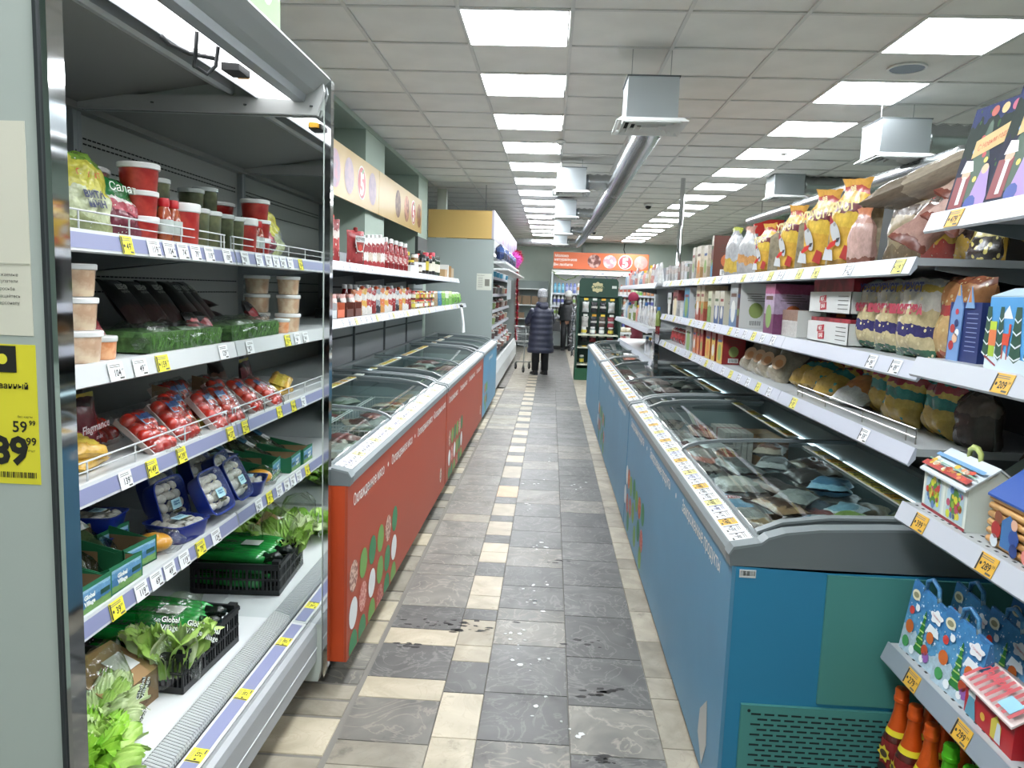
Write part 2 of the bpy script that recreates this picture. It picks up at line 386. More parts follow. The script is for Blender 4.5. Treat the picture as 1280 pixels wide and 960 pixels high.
# ================================================================ floor
FLOORX0, FLOORX1 = -2.3, RX
def marble(name, base, vein, dark, sc_=2.5):
    mt, nt, b = newmat(name); L = nt.links
    t = nt.nodes.new('ShaderNodeTexCoord'); oi = nt.nodes.new('ShaderNodeObjectInfo')
    ad = nt.nodes.new('ShaderNodeVectorMath'); ad.operation = 'ADD'; L.new(t.outputs['Object'], ad.inputs[0])
    mu = nt.nodes.new('ShaderNodeVectorMath'); mu.operation = 'SCALE'; mu.inputs['Scale'].default_value = 37; L.new(oi.outputs['Random'], mu.inputs[0])
    cv = nt.nodes.new('ShaderNodeCombineXYZ'); L.new(oi.outputs['Random'], cv.inputs[0]); L.new(oi.outputs['Random'], cv.inputs[1]); L.new(cv.outputs[0], mu.inputs[0]); L.new(mu.outputs[0], ad.inputs[1])
    n = nt.nodes.new('ShaderNodeTexNoise'); n.inputs['Scale'].default_value = sc_; n.inputs['Detail'].default_value = 8; n.inputs['Distortion'].default_value = 1.6; L.new(ad.outputs[0], n.inputs['Vector'])
    cr = nt.nodes.new('ShaderNodeValToRGB'); e = cr.color_ramp.elements; e[0].position = .3; e[0].color = C(dark); e[1].position = .7; e[1].color = C(base)
    L.new(n.outputs['Fac'], cr.inputs[0])
    # veins: thin band of a distorted noise
    n2 = nt.nodes.new('ShaderNodeTexNoise'); n2.inputs['Scale'].default_value = sc_*1.3; n2.inputs['Detail'].default_value = 6; n2.inputs['Distortion'].default_value = 3.0; L.new(ad.outputs[0], n2.inputs['Vector'])
    c2 = nt.nodes.new('ShaderNodeValToRGB'); e = c2.color_ramp.elements; e[0].position = .47; e[0].color = (0,0,0,1); e[1].position = .53; e[1].color = (0,0,0,1); q = e.new(.5); q.color = (1,1,1,1)
    L.new(n2.outputs['Fac'], c2.inputs[0])
    mx = nt.nodes.new('ShaderNodeMix'); mx.data_type = 'RGBA'; vm = nt.nodes.new('ShaderNodeMath'); vm.operation = 'MULTIPLY'; vm.inputs[1].default_value = .38; L.new(c2.outputs[0], vm.inputs[0]); L.new(vm.outputs[0], mx.inputs['Factor']); L.new(cr.outputs[0], mx.inputs['A']); mx.inputs['B'].default_value = C(vein)
    # per-tile shade
    hs = nt.nodes.new('ShaderNodeHueSaturation'); mr = nt.nodes.new('ShaderNodeMapRange'); mr.inputs['To Min'].default_value = .8; mr.inputs['To Max'].default_value = 1.16
    L.new(oi.outputs['Random'], mr.inputs['Value']); L.new(mr.outputs[0], hs.inputs['Value']); L.new(mx.outputs['Result'], hs.inputs['Color'])
    # scuffs and dirt (world space, larger stains)
    n3 = nt.nodes.new('ShaderNodeTexNoise'); n3.inputs['Scale'].default_value = 5.5; n3.inputs['Detail'].default_value = 9; n3.inputs['Roughness'].default_value = .7
    ge = nt.nodes.new('ShaderNodeNewGeometry'); L.new(ge.outputs['Position'], n3.inputs['Vector'])
    c3 = nt.nodes.new('ShaderNodeValToRGB'); e = c3.color_ramp.elements; e[0].position = .60; e[0].color = (1,1,1,1); e[1].position = .72; e[1].color = (.35,.33,.32,1)
    L.new(n3.outputs['Fac'], c3.inputs[0])
    m3 = nt.nodes.new('ShaderNodeMix'); m3.data_type = 'RGBA'; m3.blend_type = 'MULTIPLY'; m3.inputs['Factor'].default_value = .8
    L.new(hs.outputs[0], m3.inputs['A']); L.new(c3.outputs[0], m3.inputs['B']); L.new(m3.outputs['Result'], b.inputs['Base Color'])
    b.inputs['Roughness'].default_value = .38
    mr2 = nt.nodes.new('ShaderNodeMapRange'); mr2.inputs['To Min'].default_value = .28; mr2.inputs['To Max'].default_value = .6; L.new(n3.outputs['Fac'], mr2.inputs['Value']); L.new(mr2.outputs[0], b.inputs['Roughness'])
    return mt
MAR_D = marble('dark marble', '#5b5a57', '#8a8883', '#403f3d', 3)
MAR_G = marble('grey veined marble', '#807c73', '#b0a797', '#5c5954', 3)
MAR_L = marble('pale marble', '#a29a8a', '#7e776a', '#7b7466', 4)
MAR_C = marble('cream marble', '#bdb39d', '#a0937b', '#9f947e', 4)
MAR_P = marble('peach marble', '#d8b391', '#b8906c', '#c09a76', 4)
fm = MB(M('#75716a', .8)); fm.box(-3.5, RX, -2.6, BACKY, -.06, -.004)
floor = fm.build('floor'); floor['kind'] = 'structure'
_tm = {}
ftc = [0]
def tile(x0, x1, y0, y1, mat):
    k = (round(x1-x0, 3), round(y1-y0, 3), mat.name)
    w_, d_ = k[0]/2 - .0011, k[1]/2 - .0011
    if k not in _tm:
        b_ = MB(mat); c_ = .0016
        b_.hexa([(-w_,-d_,-.004),(w_,-d_,-.004),(w_,d_,-.004),(-w_,d_,-.004),(-w_+c_,-d_+c_,0),(w_-c_,-d_+c_,0),(w_-c_,d_-c_,0),(-w_+c_,d_-c_,0)])
        o = b_.build('floor_tile', floor); _tm[k] = o
    else:
        o = _tm[k].copy(); COL.objects.link(o)
    o.location = ((x0+x1)/2, (y0+y1)/2, 0); ftc[0] += 1
XC = [-.705, -.372, -.205, .133, .468, .80]
RT = random.Random(11)
# checker strip
Y = [2.20, 2.37, 2.53, 2.84, 3.10, 3.25, 3.52, 3.65, 3.82, 4.10, 4.32, 4.50, 4.67, 4.83, 5.13, 5.27, 5.58, 5.77, 6.11, 6.39, 6.83, 7.13]
tile(XC[1], XC[2], 1.7, 2.03, MAR_L); tile(XC[1], XC[2], 2.03, 2.2, MAR_D)
kinds = 'LLLDLLDLLDLLDLDLDPDLDL'
seq = [('C',2.20,2.53),('C',2.53,2.84),('D',2.84,3.10),('C',3.10,3.25),('C',3.25,3.52),('D',3.52,3.65),('C',3.65,3.82),('C',3.82,4.10),('D',4.10,4.32),('C',4.32,4.50),('C',4.50,4.67),('D',4.67,4.83),('C',4.83,5.13),('D',5.13,5.27),('C',5.27,5.58),('D',5.58,5.77),('P',5.77,6.11),('D',6.11,6.39),('C',6.39,6.83),('D',6.83,7.0)]
for c_, a, b_ in seq: tile(XC[1], XC[2], a, b_, {'C': MAR_C, 'D': MAR_D, 'P': MAR_P}[c_])
y = 7.0; k = 0
while y < 12.38:
    d_ = min(12.4-y, .29 if k % 2 == 0 else .17)
    tile(XC[1], XC[2], y, y+d_, MAR_C if k % 2 == 0 else MAR_D); y += d_; k += 1
ycheck = y
def column(x0, x1, ys, mats):
    for (a, b_), m_ in zip(zip(ys, ys[1:]), mats): tile(x0, x1, a, b_, m_)
column(XC[0], XC[1], [1.75, 2.05, 2.34, 2.48, 2.77, 2.93, 3.23, 3.39, 3.65, 4.08], [MAR_D, MAR_L, MAR_L, MAR_G, MAR_C, MAR_D, MAR_C, MAR_D, MAR_G])
y = 4.08
while y < 12.4:
    d_ = min(RT.choice([.335, .335, .30, .17]), 12.401-y); tile(XC[0], XC[1], y, y+d_, RT.choice([MAR_G, MAR_G, MAR_L, MAR_G])); y += d_
column(XC[2], XC[3], [1.8, 2.12, 2.53, 2.86, 3.28, 3.54, 3.68], [MAR_G, MAR_G, MAR_D, MAR_D, MAR_G, MAR_G])
column(XC[3], XC[4], [1.8, 2.16, 2.48, 2.80, 3.20, 3.63], [MAR_D, MAR_D, MAR_G, MAR_D, MAR_D])
for x0, x1, y in ((XC[2], XC[3], 3.68), (XC[3], XC[4], 3.63)):
    while y < 12.4:
        d_ = min(RT.choice([.335, .335, .30, .40]), 12.401-y); tile(x0, x1, y, y+d_, RT.choice([MAR_D, MAR_D, MAR_D, MAR_G])); y += d_
y = 1.7
while y < 12.4:
    d_ = min(RT.choice([.335, .30, .17]), 12.401-y); tile(XC[4], XC[5], y, y+d_, MAR_L); y += d_
# broken narrow pieces beside the left freezers
y = 1.9
while y < 12.4:
    d_ = RT.choice([.12, .2, .3, .24])
    if y < 2.45 or y > 2.6: tile(-1.06 if y > 2.5 else -.98, -.725, y, y+d_-.015, {0: MAR_L, 1: MAR_L, 2: MAR_G, 3: MAR_C}[RT.randrange(4)])
    else: tile(-1.02, -.725, y, y+d_-.015, MAR_P)
    y += d_
# far floor, one piece of stuff
ff = MB(MAR_D); 
for col, (x0, x1) in enumerate([(-2.3,-1.9),(-1.9,-1.5),(-1.5,-1.07),(-1.06,-.71),(XC[0],XC[1]),(XC[1],XC[2]),(XC[2],XC[3]),(XC[3],XC[4]),(XC[4],XC[5]),(.8,1.14),(1.14,1.5),(1.5,1.9),(1.9,2.3),(2.3,2.7),(2.7,3.1)]):
    y = 12.4 if col < 9 else 11.2
    k = 0
    while y < BACKY - .3:
        d_ = RT.choice([.335, .3, .4]) if col != 5 else (.29, .17)[k % 2]
        m_ = [MAR_G, MAR_G, MAR_L, MAR_G, MAR_L, (MAR_C, MAR_D)[k % 2], MAR_D, MAR_D, MAR_L, MAR_L, MAR_L, MAR_L, MAR_L, MAR_L, MAR_L][col]
        ff.use(m_).box(x0+.002, x1-.002, y+.002, y+d_-.002, -.004, 0); y += d_; k += 1
o = ff.build('floor_tiles', floor); o['kind'] = 'stuff'
# scraps trodden on the floor
sm = MB(M('#d8d8d6', .6))
for x, y, n in ((-.08, 3.35, 9), (-.02, 3.1, 7), (-.03, 3.75, 7), (-.02, 4.0, 6), (.0, 4.6, 6), (-.1, 5.5, 6), (-.05, 6.3, 5), (.25, 6.2, 5), (0.02, 2.75, 4), (.12, 2.6, 3), (.05, 7.2, 3)):
    for _ in range(n):
        cx_, cy_ = x + RT.gauss(0, .045), y + RT.gauss(0, .06); r_ = RT.uniform(.004, .016)
        p = [(cx_ + math.cos(a)*r_*RT.uniform(.5, 1.3), cy_ + math.sin(a)*r_*RT.uniform(.4, 1.1)) for a in [i*PI/3 for i in range(6)]]
        sm.prism(p, .0006, .0022, 'Z')
o = sm.build('paper_scraps'); tag(o, 'tiny torn white scraps trodden onto the dark marble floor', 'litter', kind='stuff')
sm = MB(M('#2c2a29', .7))
for x, y, n, s_ in ((-.45, 3.46, 26, .09), (-.60, 3.2, 8, .05), (.28, 2.9, 12, .05), (.25, 2.45, 10, .035), (.2, 3.35, 7, .05), (.15, 4.4, 6, .05), (-.3, 3.42, 10, .05)):
    for _ in range(n):
        cx_, cy_ = x + RT.gauss(0, s_), y + RT.gauss(0, s_*.45); r_ = RT.uniform(.006, .022)
        p = [(cx_ + math.cos(a)*r_*RT.uniform(.7, 1.6), cy_ + math.sin(a)*r_*RT.uniform(.3, .6)) for a in [i*PI/3 for i in range(6)]]
        sm.prism(p, .0003, .0009, 'Z')
o = sm.build('dirt_smears'); tag(o, 'dark trodden mud smears on the grey floor tiles', 'dirt', kind='stuff')
# ================================================================ walls
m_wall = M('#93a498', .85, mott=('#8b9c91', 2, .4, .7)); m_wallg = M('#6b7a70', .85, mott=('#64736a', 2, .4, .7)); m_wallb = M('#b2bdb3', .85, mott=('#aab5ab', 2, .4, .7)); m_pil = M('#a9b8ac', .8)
def struct(name, mb, parent=None):
    o = mb.build(name, parent); 
    if not parent: o['kind'] = 'structure'
    return o
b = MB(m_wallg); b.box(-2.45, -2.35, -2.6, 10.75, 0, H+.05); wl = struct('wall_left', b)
b = MB(m_pil)
for y0, y1 in ((2.0, 2.5), (5.2, 5.9), (7.17, 7.98), (10.0, 10.72)): b.box(-2.35, -1.80, y0, y1, 0, H+.0)
b.box(-2.35, -1.795, -2.6, 10.72, 3.08, H+.0)
b.box(-2.35, -1.84, -2.6, 10.72, 0, 1.2)
struct('wall_piers', b, wl)
b = MB(m_wall); b.box(-3.4, -3.3, 10.6, BACKY, 0, H+.05); b.box(-3.4, -2.35, 10.68, 10.75, 0, H); struct('wall_left_rear', b)
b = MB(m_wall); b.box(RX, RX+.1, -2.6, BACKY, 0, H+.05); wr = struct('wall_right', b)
b = MB(M('#a6bda4', .8)); b.box(RX-.4, RX, 14.0, 14.6, 0, H); struct('wall_pier', b, wr)
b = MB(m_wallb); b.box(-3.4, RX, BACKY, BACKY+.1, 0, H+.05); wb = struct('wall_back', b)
b = MB(m_wall); b.box(-3.4, RX, -2.7, -2.6, 0, H+.05); struct('wall_front', b)
b = MB(M('#c2cbc3', .6)); b.box(-1.80, -1.66, 11.6, 11.74, 1.0, H); struct('trim_1', b)
# pipes and cable on the back wall
t = MB(M('#aab3ad', .5)); t.tube([(.9, BACKY-.06, 2.6), (.9, BACKY-.06, H)], .06, 8); tag(t.build('wall_pipe', smooth=True), 'pale vertical pipe on the back wall above the orange sign', 'pipe')
t = MB(M('#2c2f2e', .6)); t.tube([(2.15, BACKY-.04, 2.6), (2.15, BACKY-.04, 2.75), (2.08, BACKY-.04, 2.95), (2.1, BACKY-.04, H)], .014, 6); tag(t.build('cable', smooth=True), 'thin black cable hanging on the back wall above the sign', 'cable')
# ================================================================ ventilation
m_galv = M('#b4bbbf', .28, .85, bump=(4, .1)); m_duct = M('#a9acad', .25, .9); m_grill = M('#d6d8d6', .4)
def diffuser(x, y, z, lab, w_=.31, h_=.27, dirx=None):
    t = T('air_diffuser', lab, 'air vent', (x, y, z), group='galvanised air diffuser boxes')
    b = MB(m_galv); b.hexa([(-w_/2,-w_/2,.03),(w_/2,-w_/2,.03),(w_/2,w_/2,.03),(-w_/2,w_/2,.03),(-w_/2+.003,-w_/2,h_),(w_/2-.003,-w_/2,h_),(w_/2-.003,w_/2,h_),(-w_/2+.003,w_/2,h_)])
    b.build('plenum_box', t)
    MB(M('#3f4446', .5)).box(-w_/2-.004, w_/2+.004, -w_/2-.004, w_/2+.004, h_, h_+.008).build('top_flange', t)
    p = .215; b = MB(m_grill)
    for k in range(5):
        a = p*(1-k*.19); a2 = a-.026
        for s_ in (-1, 1):
            b.hexa([(s_*a2,-a2,.022),(s_*a,-a,-.004 if k else 0),(s_*a,a,-.004 if k else 0),(s_*a2,a2,.022),(s_*a2,-a2,.026),(s_*a,-a,.004),(s_*a,a,.004),(s_*a2,a2,.026)])
            b.hexa([(-a2,s_*a2,.022),(-a,s_*a,-.004 if k else 0),(a,s_*a,-.004 if k else 0),(a2,s_*a2,.022),(-a2,s_*a2,.026),(-a,s_*a,.004),(a,s_*a,.004),(a2,s_*a2,.026)])
    b.build('louvre_grille', t)
    MB(M('#17191a', .9)).box(-w_/2+.01, w_/2-.01, -w_/2+.01, w_/2-.01, .0285, .0295).build('opening', t)
    b = MB(STEEL)
    for sx in (-1, 1): b = MB(STEEL); b.tube([(sx*.12, 0, h_), (sx*.12, 0, H-z)], .003, 5); b.build('hanger_rod', t)
    return t
def duct_rings(b, pts, r, step=.045, amp=.0035):
    P = [Vector(p) for p in pts]; path = []; rr = []
    for a, c_ in zip(P, P[1:]):
        n = max(1, int((c_-a).length/step))
        for k in range(n): path.append(a.lerp(c_, k/n)); rr.append(r + (amp if k % 2 else -amp))
    path.append(P[-1]); rr.append(r); b.tube(path, rr, 18)
DX = .665; DZ = 2.80
diffuser(.56, 4.86, 2.655, 'nearest galvanised air diffuser box hanging centrally over the aisle')
for i, (y, x) in enumerate(((8.75, .17), (12.2, .17), (15.6, .17), (19.0, .17))):
    diffuser(x, y, 2.80 if i else 2.74, '%s galvanised diffuser box left of the long round duct, counted from the front' % od(i), w_=.33)
b = MB(m_duct); duct_rings(b, [(.60, 5.02, 2.78), (.64, 5.5, 2.78), (DX, 8.6, 2.80), (DX+.02, 8.9, 2.82), (DX, 12.1, 2.82), (DX, 15.5, 2.86), (DX-.05, 19.2, 2.86)], .095)
dt = T('round_duct', 'long shiny spiral round ventilation duct running down the aisle ceiling', 'duct'); b.build('duct_run', dt, smooth=True)
for y, x in ((8.75, .335), (12.2, .335), (15.6, .335), (19.0, .335)):
    b = MB(m_duct); duct_rings(b, [(x, y, 2.88), (DX-.02, y, 2.88)], .085, .04, .006); b.build('branch_duct', dt, smooth=True)
b = MB(m_duct); duct_rings(b, [(DX-.05, 19.2, 2.86), (-2.2, 19.4, 2.86)], .095); b.build('branch_duct', dt, smooth=True)
b = MB(M('#3a3d3f', .5, .6))
for y in (5.4, 7.2, 9.0, 11.0, 13.0): b.lathe([(.101, -.012), (.101, .012)], 18, cap=False); 
for k, y in enumerate((5.4, 7.2, 9.0, 11.0, 13.0)):
    s_ = k*36
    b.v[s_:s_+36] = [(p[0]+DX-.01, y+p[2], 2.80+p[1]+(.01 if y > 8 else 0)) for p in b.v[s_:s_+36]]
b.build('duct_clamp', dt, smooth=True)
for i, (x, y, z) in enumerate(((2.56, 6.02, 2.71), (2.80, 9.55, 2.86))):
    diffuser(x, y, z, ('large nearer', 'smaller farther')[i] + ' galvanised diffuser box with side duct, above the right hand shelves', w_=.36)
    d2 = T('side_duct', ('shiny ringed duct joining the nearer right diffuser box', 'shiny ringed duct joining the farther right diffuser box')[i], 'duct', (x, y, z+.17))
    b = MB(m_duct); duct_rings(b, [(.185, 0, 0), (.9, 0, 0), (RX-x-.06, 0, 0)], .105, .05, .009); b.build('duct_run', d2, smooth=True)
b = MB(m_duct); duct_rings(b, [(2.72, 5.3, 2.64), (2.72, 5.6, 2.64), (2.9, 11.5, 2.78)], .06); tag(b.build('thin_duct', smooth=True), 'thin round duct passing under the right diffuser boxes', 'duct')
# red hanging sign board beyond the right shelves
b = MB(M('#c8322e', .5)); b.box(3.1, 3.75, 12.0, 12.04, 2.55, 2.86); o = b.build('hanging_sign'); tag(o, 'red hanging sign board beyond the right hand shelves', 'sign')
MB(M('#23306e', .5)).box(3.55, 3.75, 11.99, 12.0, 2.55, 2.86).build('blue_panel', o)
MB(DK).tube([(3.2, 12.02, 2.86), (3.2, 12.02, H)], .004, 5).build('hanger_wire', o)
from mathutils import noise as mno
def settle(root, loc):
    loc = Vector(loc); root.location = loc
    for c in root.children: c.location = c.location - loc
# ================================================================ product builders (front = local -Y, base z=0)
def bag(w_, h, d, mat, seed=0, kind='stand', n=11, k=9, wr=.10, sharp=2.4):
    b = MB(mat); F = []; B = []
    for i in range(n+1):
        t = i/n
        if kind == 'stand': th = d/2*(min(1, .72+t*2)*max(0, 1-t)**.55); ww = w_/2*(1-.05*math.sin(PI*t))
        elif kind == 'pillow': th = d/2*max(0, 1-abs(2*t-1)**3)**.7; ww = w_/2*(1-.10*math.sin(PI*t))
        elif kind == 'sack': th = d/2*(min(1, .8+t*2)*(1 if t < .62 else max(.1, 1-(t-.62)/.3) if t < .9 else .1)); ww = w_/2*(1 if t < .7 else 1-.35*math.sin(PI*min(1, (t-.7)/.34)))
        f = []; q = []
        for j in range(k+1):
            s_ = -1 + 2*j/k
            e = max(0, 1-abs(s_)**sharp)**.6
            nz = mno.noise(Vector((s_*2.1+seed*7, t*3.1, seed))) * wr * d
            nz2 = mno.noise(Vector((s_*2.1+seed*7, t*3.1, seed+50))) * wr * d
            dx = mno.noise(Vector((seed, t*3, s_))) * wr * w_ * .25
            dz = mno.noise(Vector((s_*1.7, seed, 9))) * wr * h * .22 * t
            f.append((s_*ww+dx, -th*e - abs(nz)*(e > .01), t*h+dz)); q.append((s_*ww+dx, th*e + abs(nz2)*(e > .01), t*h+dz))
        F.append(f); B.append(q)
    b.grid(F); B2 = [list(reversed(r)) for r in B]; b.grid(B2)
    b.face(list(reversed(F[0])) + [p for p in B[0]][1:-1] if False else [p for p in B[0]] + list(reversed(F[0]))[1:-1])
    return b
def bag_thing(name, label, cat, w_, h, d, mat, seed=0, kind='stand', group=None, deco=None, **kw):
    t = T(name, label, cat, group=group)
    bag(w_, h, d, mat, seed, kind, **kw).build('bag_film', t, smooth=True)
    if deco: deco(t)
    return t
def tub(name, label, cat, r, h, content, lid=None, group=None, taper=.86, pw=2.0, sy=1.0, seg=20, lh=.012):
    t = T(name, label, cat, group=group)
    MB(content).lathe([(r*taper*.93, 0), (r*taper, .004), (r*.97, h-lh), (r*.97, h-lh)][:3], seg, pw=pw, sy=sy).build('cup', t, smooth=True, ang=50)
    MB(lid or WHITE).lathe([(r*.99, h-lh-.004), (r*1.04, h-lh-.002), (r*1.05, h-.003), (r*1.0, h), (r*.92, h-.001), (r*.90, h-.004)], seg, pw=pw, sy=sy).build('lid', t, smooth=True, ang=40)
    return t
def bottle(name, label, cat, prof, seg, mats, capprof, capmat, band=None, group=None):
    t = T(name, label, cat, group=group)
    MB(mats).lathe(prof, seg).build('bottle_body', t, smooth=True, ang=50)
    MB(capmat).lathe(capprof, seg).build('cap', t, smooth=True, ang=40)
    if band: MB(band[2]).lathe([(band[3], band[0]), (band[3], band[1])], seg, cap=False).build('label_band', t, smooth=True)
    return t
def carton(name, label, cat, w_, h, d, mats, deco=None, group=None):
    """mats: (front, side, top)"""
    t = T(name, label, cat, group=group)
    b = MB(mats[0]); c = .0015
    b.box(-w_/2, w_/2, -d/2, d/2, 0, h)
    for q in range(6): b.fm[q] = 0
    b.use(mats[1]); i1 = b.cur
    b.use(mats[2]); i2 = b.cur
    b.fm[0] = i2; b.fm[1] = i2; b.fm[3] = i1; b.fm[5] = i1
    b.build('carton_body', t)
    if deco: deco(t, w_, h, d)
    return t
_tags = {}
def price_tag(parent, loc, num, yellow=True, w_=.062, h=.046, rz=FR, tilt=0.0, bg=None, small='99'):
    k = (num, yellow, w_, h, bg)
    if k not in _tags:
        b = MB(M(bg or ('#e6dc3c' if yellow else '#e4e6e6'), .5)); b.box(-w_/2, w_/2, 0, .0012, -h/2, h/2)
        dk = M('#2a2a28', .6)
        b.text(num, h*.38, (w_*.06, -.0004, -h*.08), (1,0,0), (0,0,1), dk, bold=.02, squash=.85)
        b.text(small, h*.16, (w_*(.14+.085*len(num)), -.0004, h*.06), (1,0,0), (0,0,1), dk)
        for s_ in range(2): b.shape(rect(w_*.7, h*.045), (-w_*.05, -.0004, h*(.36-.1*s_)), (1,0,0), (0,0,1), M('#77776f', .6))
        b.shape(rect(w_*.3, h*.10), (w_*.28, -.0004, -h*.38), (1,0,0), (0,0,1), M('#55554f', .6))
        if yellow: b.shape(rect(w_*.09, h*.9), (-w_*.44, -.0004, 0), (1,0,0), (0,0,1), dk); b.shape(circ(8, h*.09), (-w_*.3, -.0004, -h*.05), (1,0,0), (0,0,1), dk)
        me = b.build('price_tag'); _tags[k] = me.data; bpy.data.objects.remove(me)
    o = bpy.data.objects.new('price_tag', _tags[k]); COL.objects.link(o); o.parent = parent
    o.location = loc; o.rotation_euler = (tilt, 0, rz)
    return o
# ================================================================ chilled display case (left)
YN, YM = 1.25, 2.75
m_in = M('#a3a5a1', .45); m_out = M('#a9b0aa', .5); m_dark = M('#2b2f31', .5); m_chr = M('#c9cbcc', .05, 1.0); m_gr = M('#9aa0a3', .35, .3)
m_mir = M('#e9edec', .015, 1.0); m_lav = M('#8387a8', .4); m_white = M('#c3c6c6', .35)
case = T('refrigerated_case', 'tall open chilled display case with grey end panels, five lit levels of salads and vegetables', 'fridge')
def CP(b, name, **k): return b.build(name, case, **k)
# end panels
side = [(-1.86, .06), (-.86, .06), (-.845, .12), (-.835, 2.35), (-.95, 2.45), (-1.86, 2.6)]
b = MB(m_out); b.prism(side, YN-.04, YN-.003, 'Y'); sp0 = CP(b, 'side_panel')
b = MB(m_chr); b.prism([(-.835, .08), (-.822, .12), (-.818, 2.345), (-.828, 2.36), (-.84, 2.35), (-.84, .1)], YN-.042, YN+.0, 'Y'); b.build('chrome_trim', sp0)
b = MB(m_dark); b.prism([(-.838, .1), (-.832, .1), (-.832, 2.36), (-.838, 2.36)], YN-.047, YN-.042, 'Y'); b.build('rubber_edge', sp0)
b = MB(m_mir); b.box(-1.785, -.85, YN-.003, YN+.001, .33, 2.24); CP(b, 'mirror_lining')
b = MB(m_out); b.prism(side, YM+.003, YM+.035, 'Y'); sp1 = CP(b, 'side_panel')
b = MB(m_chr); b.prism([(-.835, .08), (-.822, .12), (-.818, 2.345), (-.828, 2.36), (-.84, 2.35), (-.84, .1)], YM-.0, YM+.037, 'Y'); b.build('chrome_trim', sp1)
b = MB(m_mir); b.box(-1.785, -.845, YM-.001, YM+.003, .30, 2.24); CP(b, 'mirror_lining')
# back, soffit
b = MB(m_in); b.box(-1.86, -1.79, YN, YM, .3, 2.5); bp_ = CP(b, 'back_panel')
b = MB(M('#101112', .8))
for zz in (2.135, 2.115, 2.03, 1.62, 1.56, 1.30, 1.24, .96):
    y = YN + .05
    while y < YM - .05: b.box(-1.7905, -1.7885, y, y+.022, zz-.0028, zz+.0028); y += .03
b.build('air_slots', bp_)
b = MB(m_gr)
for y in (YN+.012, YM-.014):
    b = MB(m_gr); b.box(-1.79, -1.76, y-.012, y+.012, .33, 2.24)
    b.use(m_dark)
    for k in range(34): b.box(-1.7602, -1.7592, y-.003, y+.003, .4+k*.05, .43+k*.05)
    CP(b, 'shelf_upright')
b = MB(M('#8b8c88', .5)); b.prism([(-1.80, 2.235), (-1.22, 2.33), (-1.22, 2.36), (-1.80, 2.27)], YN, YM, 'Y'); b.prism([(-1.80, 2.22), (-1.74, 2.22), (-1.74, 2.245), (-1.80, 2.245)], YN, YM, 'Y'); CP(b, 'soffit')
b = MB(m_white); b.prism([(-1.24, 2.31), (-1.18, 2.285), (-1.17, 2.295), (-1.17, 2.36), (-1.24, 2.36)], YN, YM, 'Y'); CP(b, 'air_guide')
b = MB(M('#34322f', .8)); b.prism([(-1.172, 2.33), (-1.078, 2.30), (-1.078, 2.36), (-1.172, 2.36)], YN, YM, 'Y'); CP(b, 'air_outlet')
b = MB(EM('#fafcff', CASE_E)); b.prism([(-1.075, 2.276), (-.945, 2.268), (-.945, 2.28), (-1.075, 2.288)], YN+.03, YM-.01, 'Y'); lp = CP(b, 'light_panel')
b = MB(m_gr)
b.prism([(-.945, 2.262), (-.905, 2.262), (-.90, 2.29), (-.945, 2.30)], YN, YM, 'Y'); b.prism([(-1.078, 2.27), (-1.075, 2.27), (-1.075, 2.31), (-1.078, 2.31)], YN, YM, 'Y'); CP(b, 'light_rail')
b = MB(M('#9fa3a2', .35)); b.prism([(-.905, 2.285), (-.87, 2.30), (-.835, 2.33), (-.82, 2.345), (-.83, 2.36), (-.95, 2.445), (-1.3, 2.5), (-1.3, 2.47), (-.95, 2.42), (-.86, 2.35), (-.905, 2.30)], YN, YM, 'Y'); CP(b, 'canopy_visor')
b = MB(BLACK); b.box(-1.02, -.965, 2.30, 2.385, 2.250, 2.274); b.build('controller', lp)
b = MB(M('#e8a51e', .4)); b.box(-1.01, -.975, 2.385, 2.405, 2.252, 2.273); b.build('orange_key', lp)
b = MB(M('#77797a', .5))
for k in range(7): b.box(-1.06, -1.01, 2.17+k*.012, 2.174+k*.012, 2.2695, 2.2705)
for k in range(5): b.box(-1.05, -1.005, 2.47+k*.012, 2.474+k*.012, 2.2695, 2.2705)
b.build('rating_plate', lp)
b = MB(M('#303234', .5)); b.tube([(-.955, 2.01, 2.265), (-.965, 2.02, 2.20), (-.985, 2.055, 2.19), (-1.0, 2.09, 2.20), (-.975, 2.11, 2.185), (-.955, 2.12, 2.21), (-.95, 2.125, 2.262)], .0055, 8)
b.tube([(-1.04, 1.99, 2.245), (-1.035, 2.02, 2.235), (-1.01, 2.08, 2.23), (-.965, 2.14, 2.235)], .006, 8); CP(b, 'cable', smooth=True)
for y in (YN+.02, YM-.016):
    b = MB(M('#a6a8a6', .35)); b.prism([(-1.785, 2.225), (-.86, 2.218), (-.835, 2.30), (-.84, 2.33), (-.93, 2.28), (-.96, 2.268), (-1.2, 2.278), (-1.785, 2.272)], y-.012, y+.008, 'Y')
    b.use(m_dark)
    for x in (-1.74, -1.46, -1.12, -.88): b.lathe([(.006, 0), (.006, .004)], 8, c=(x, y-.016, 2.245))
    CP(b, 'support_arm')
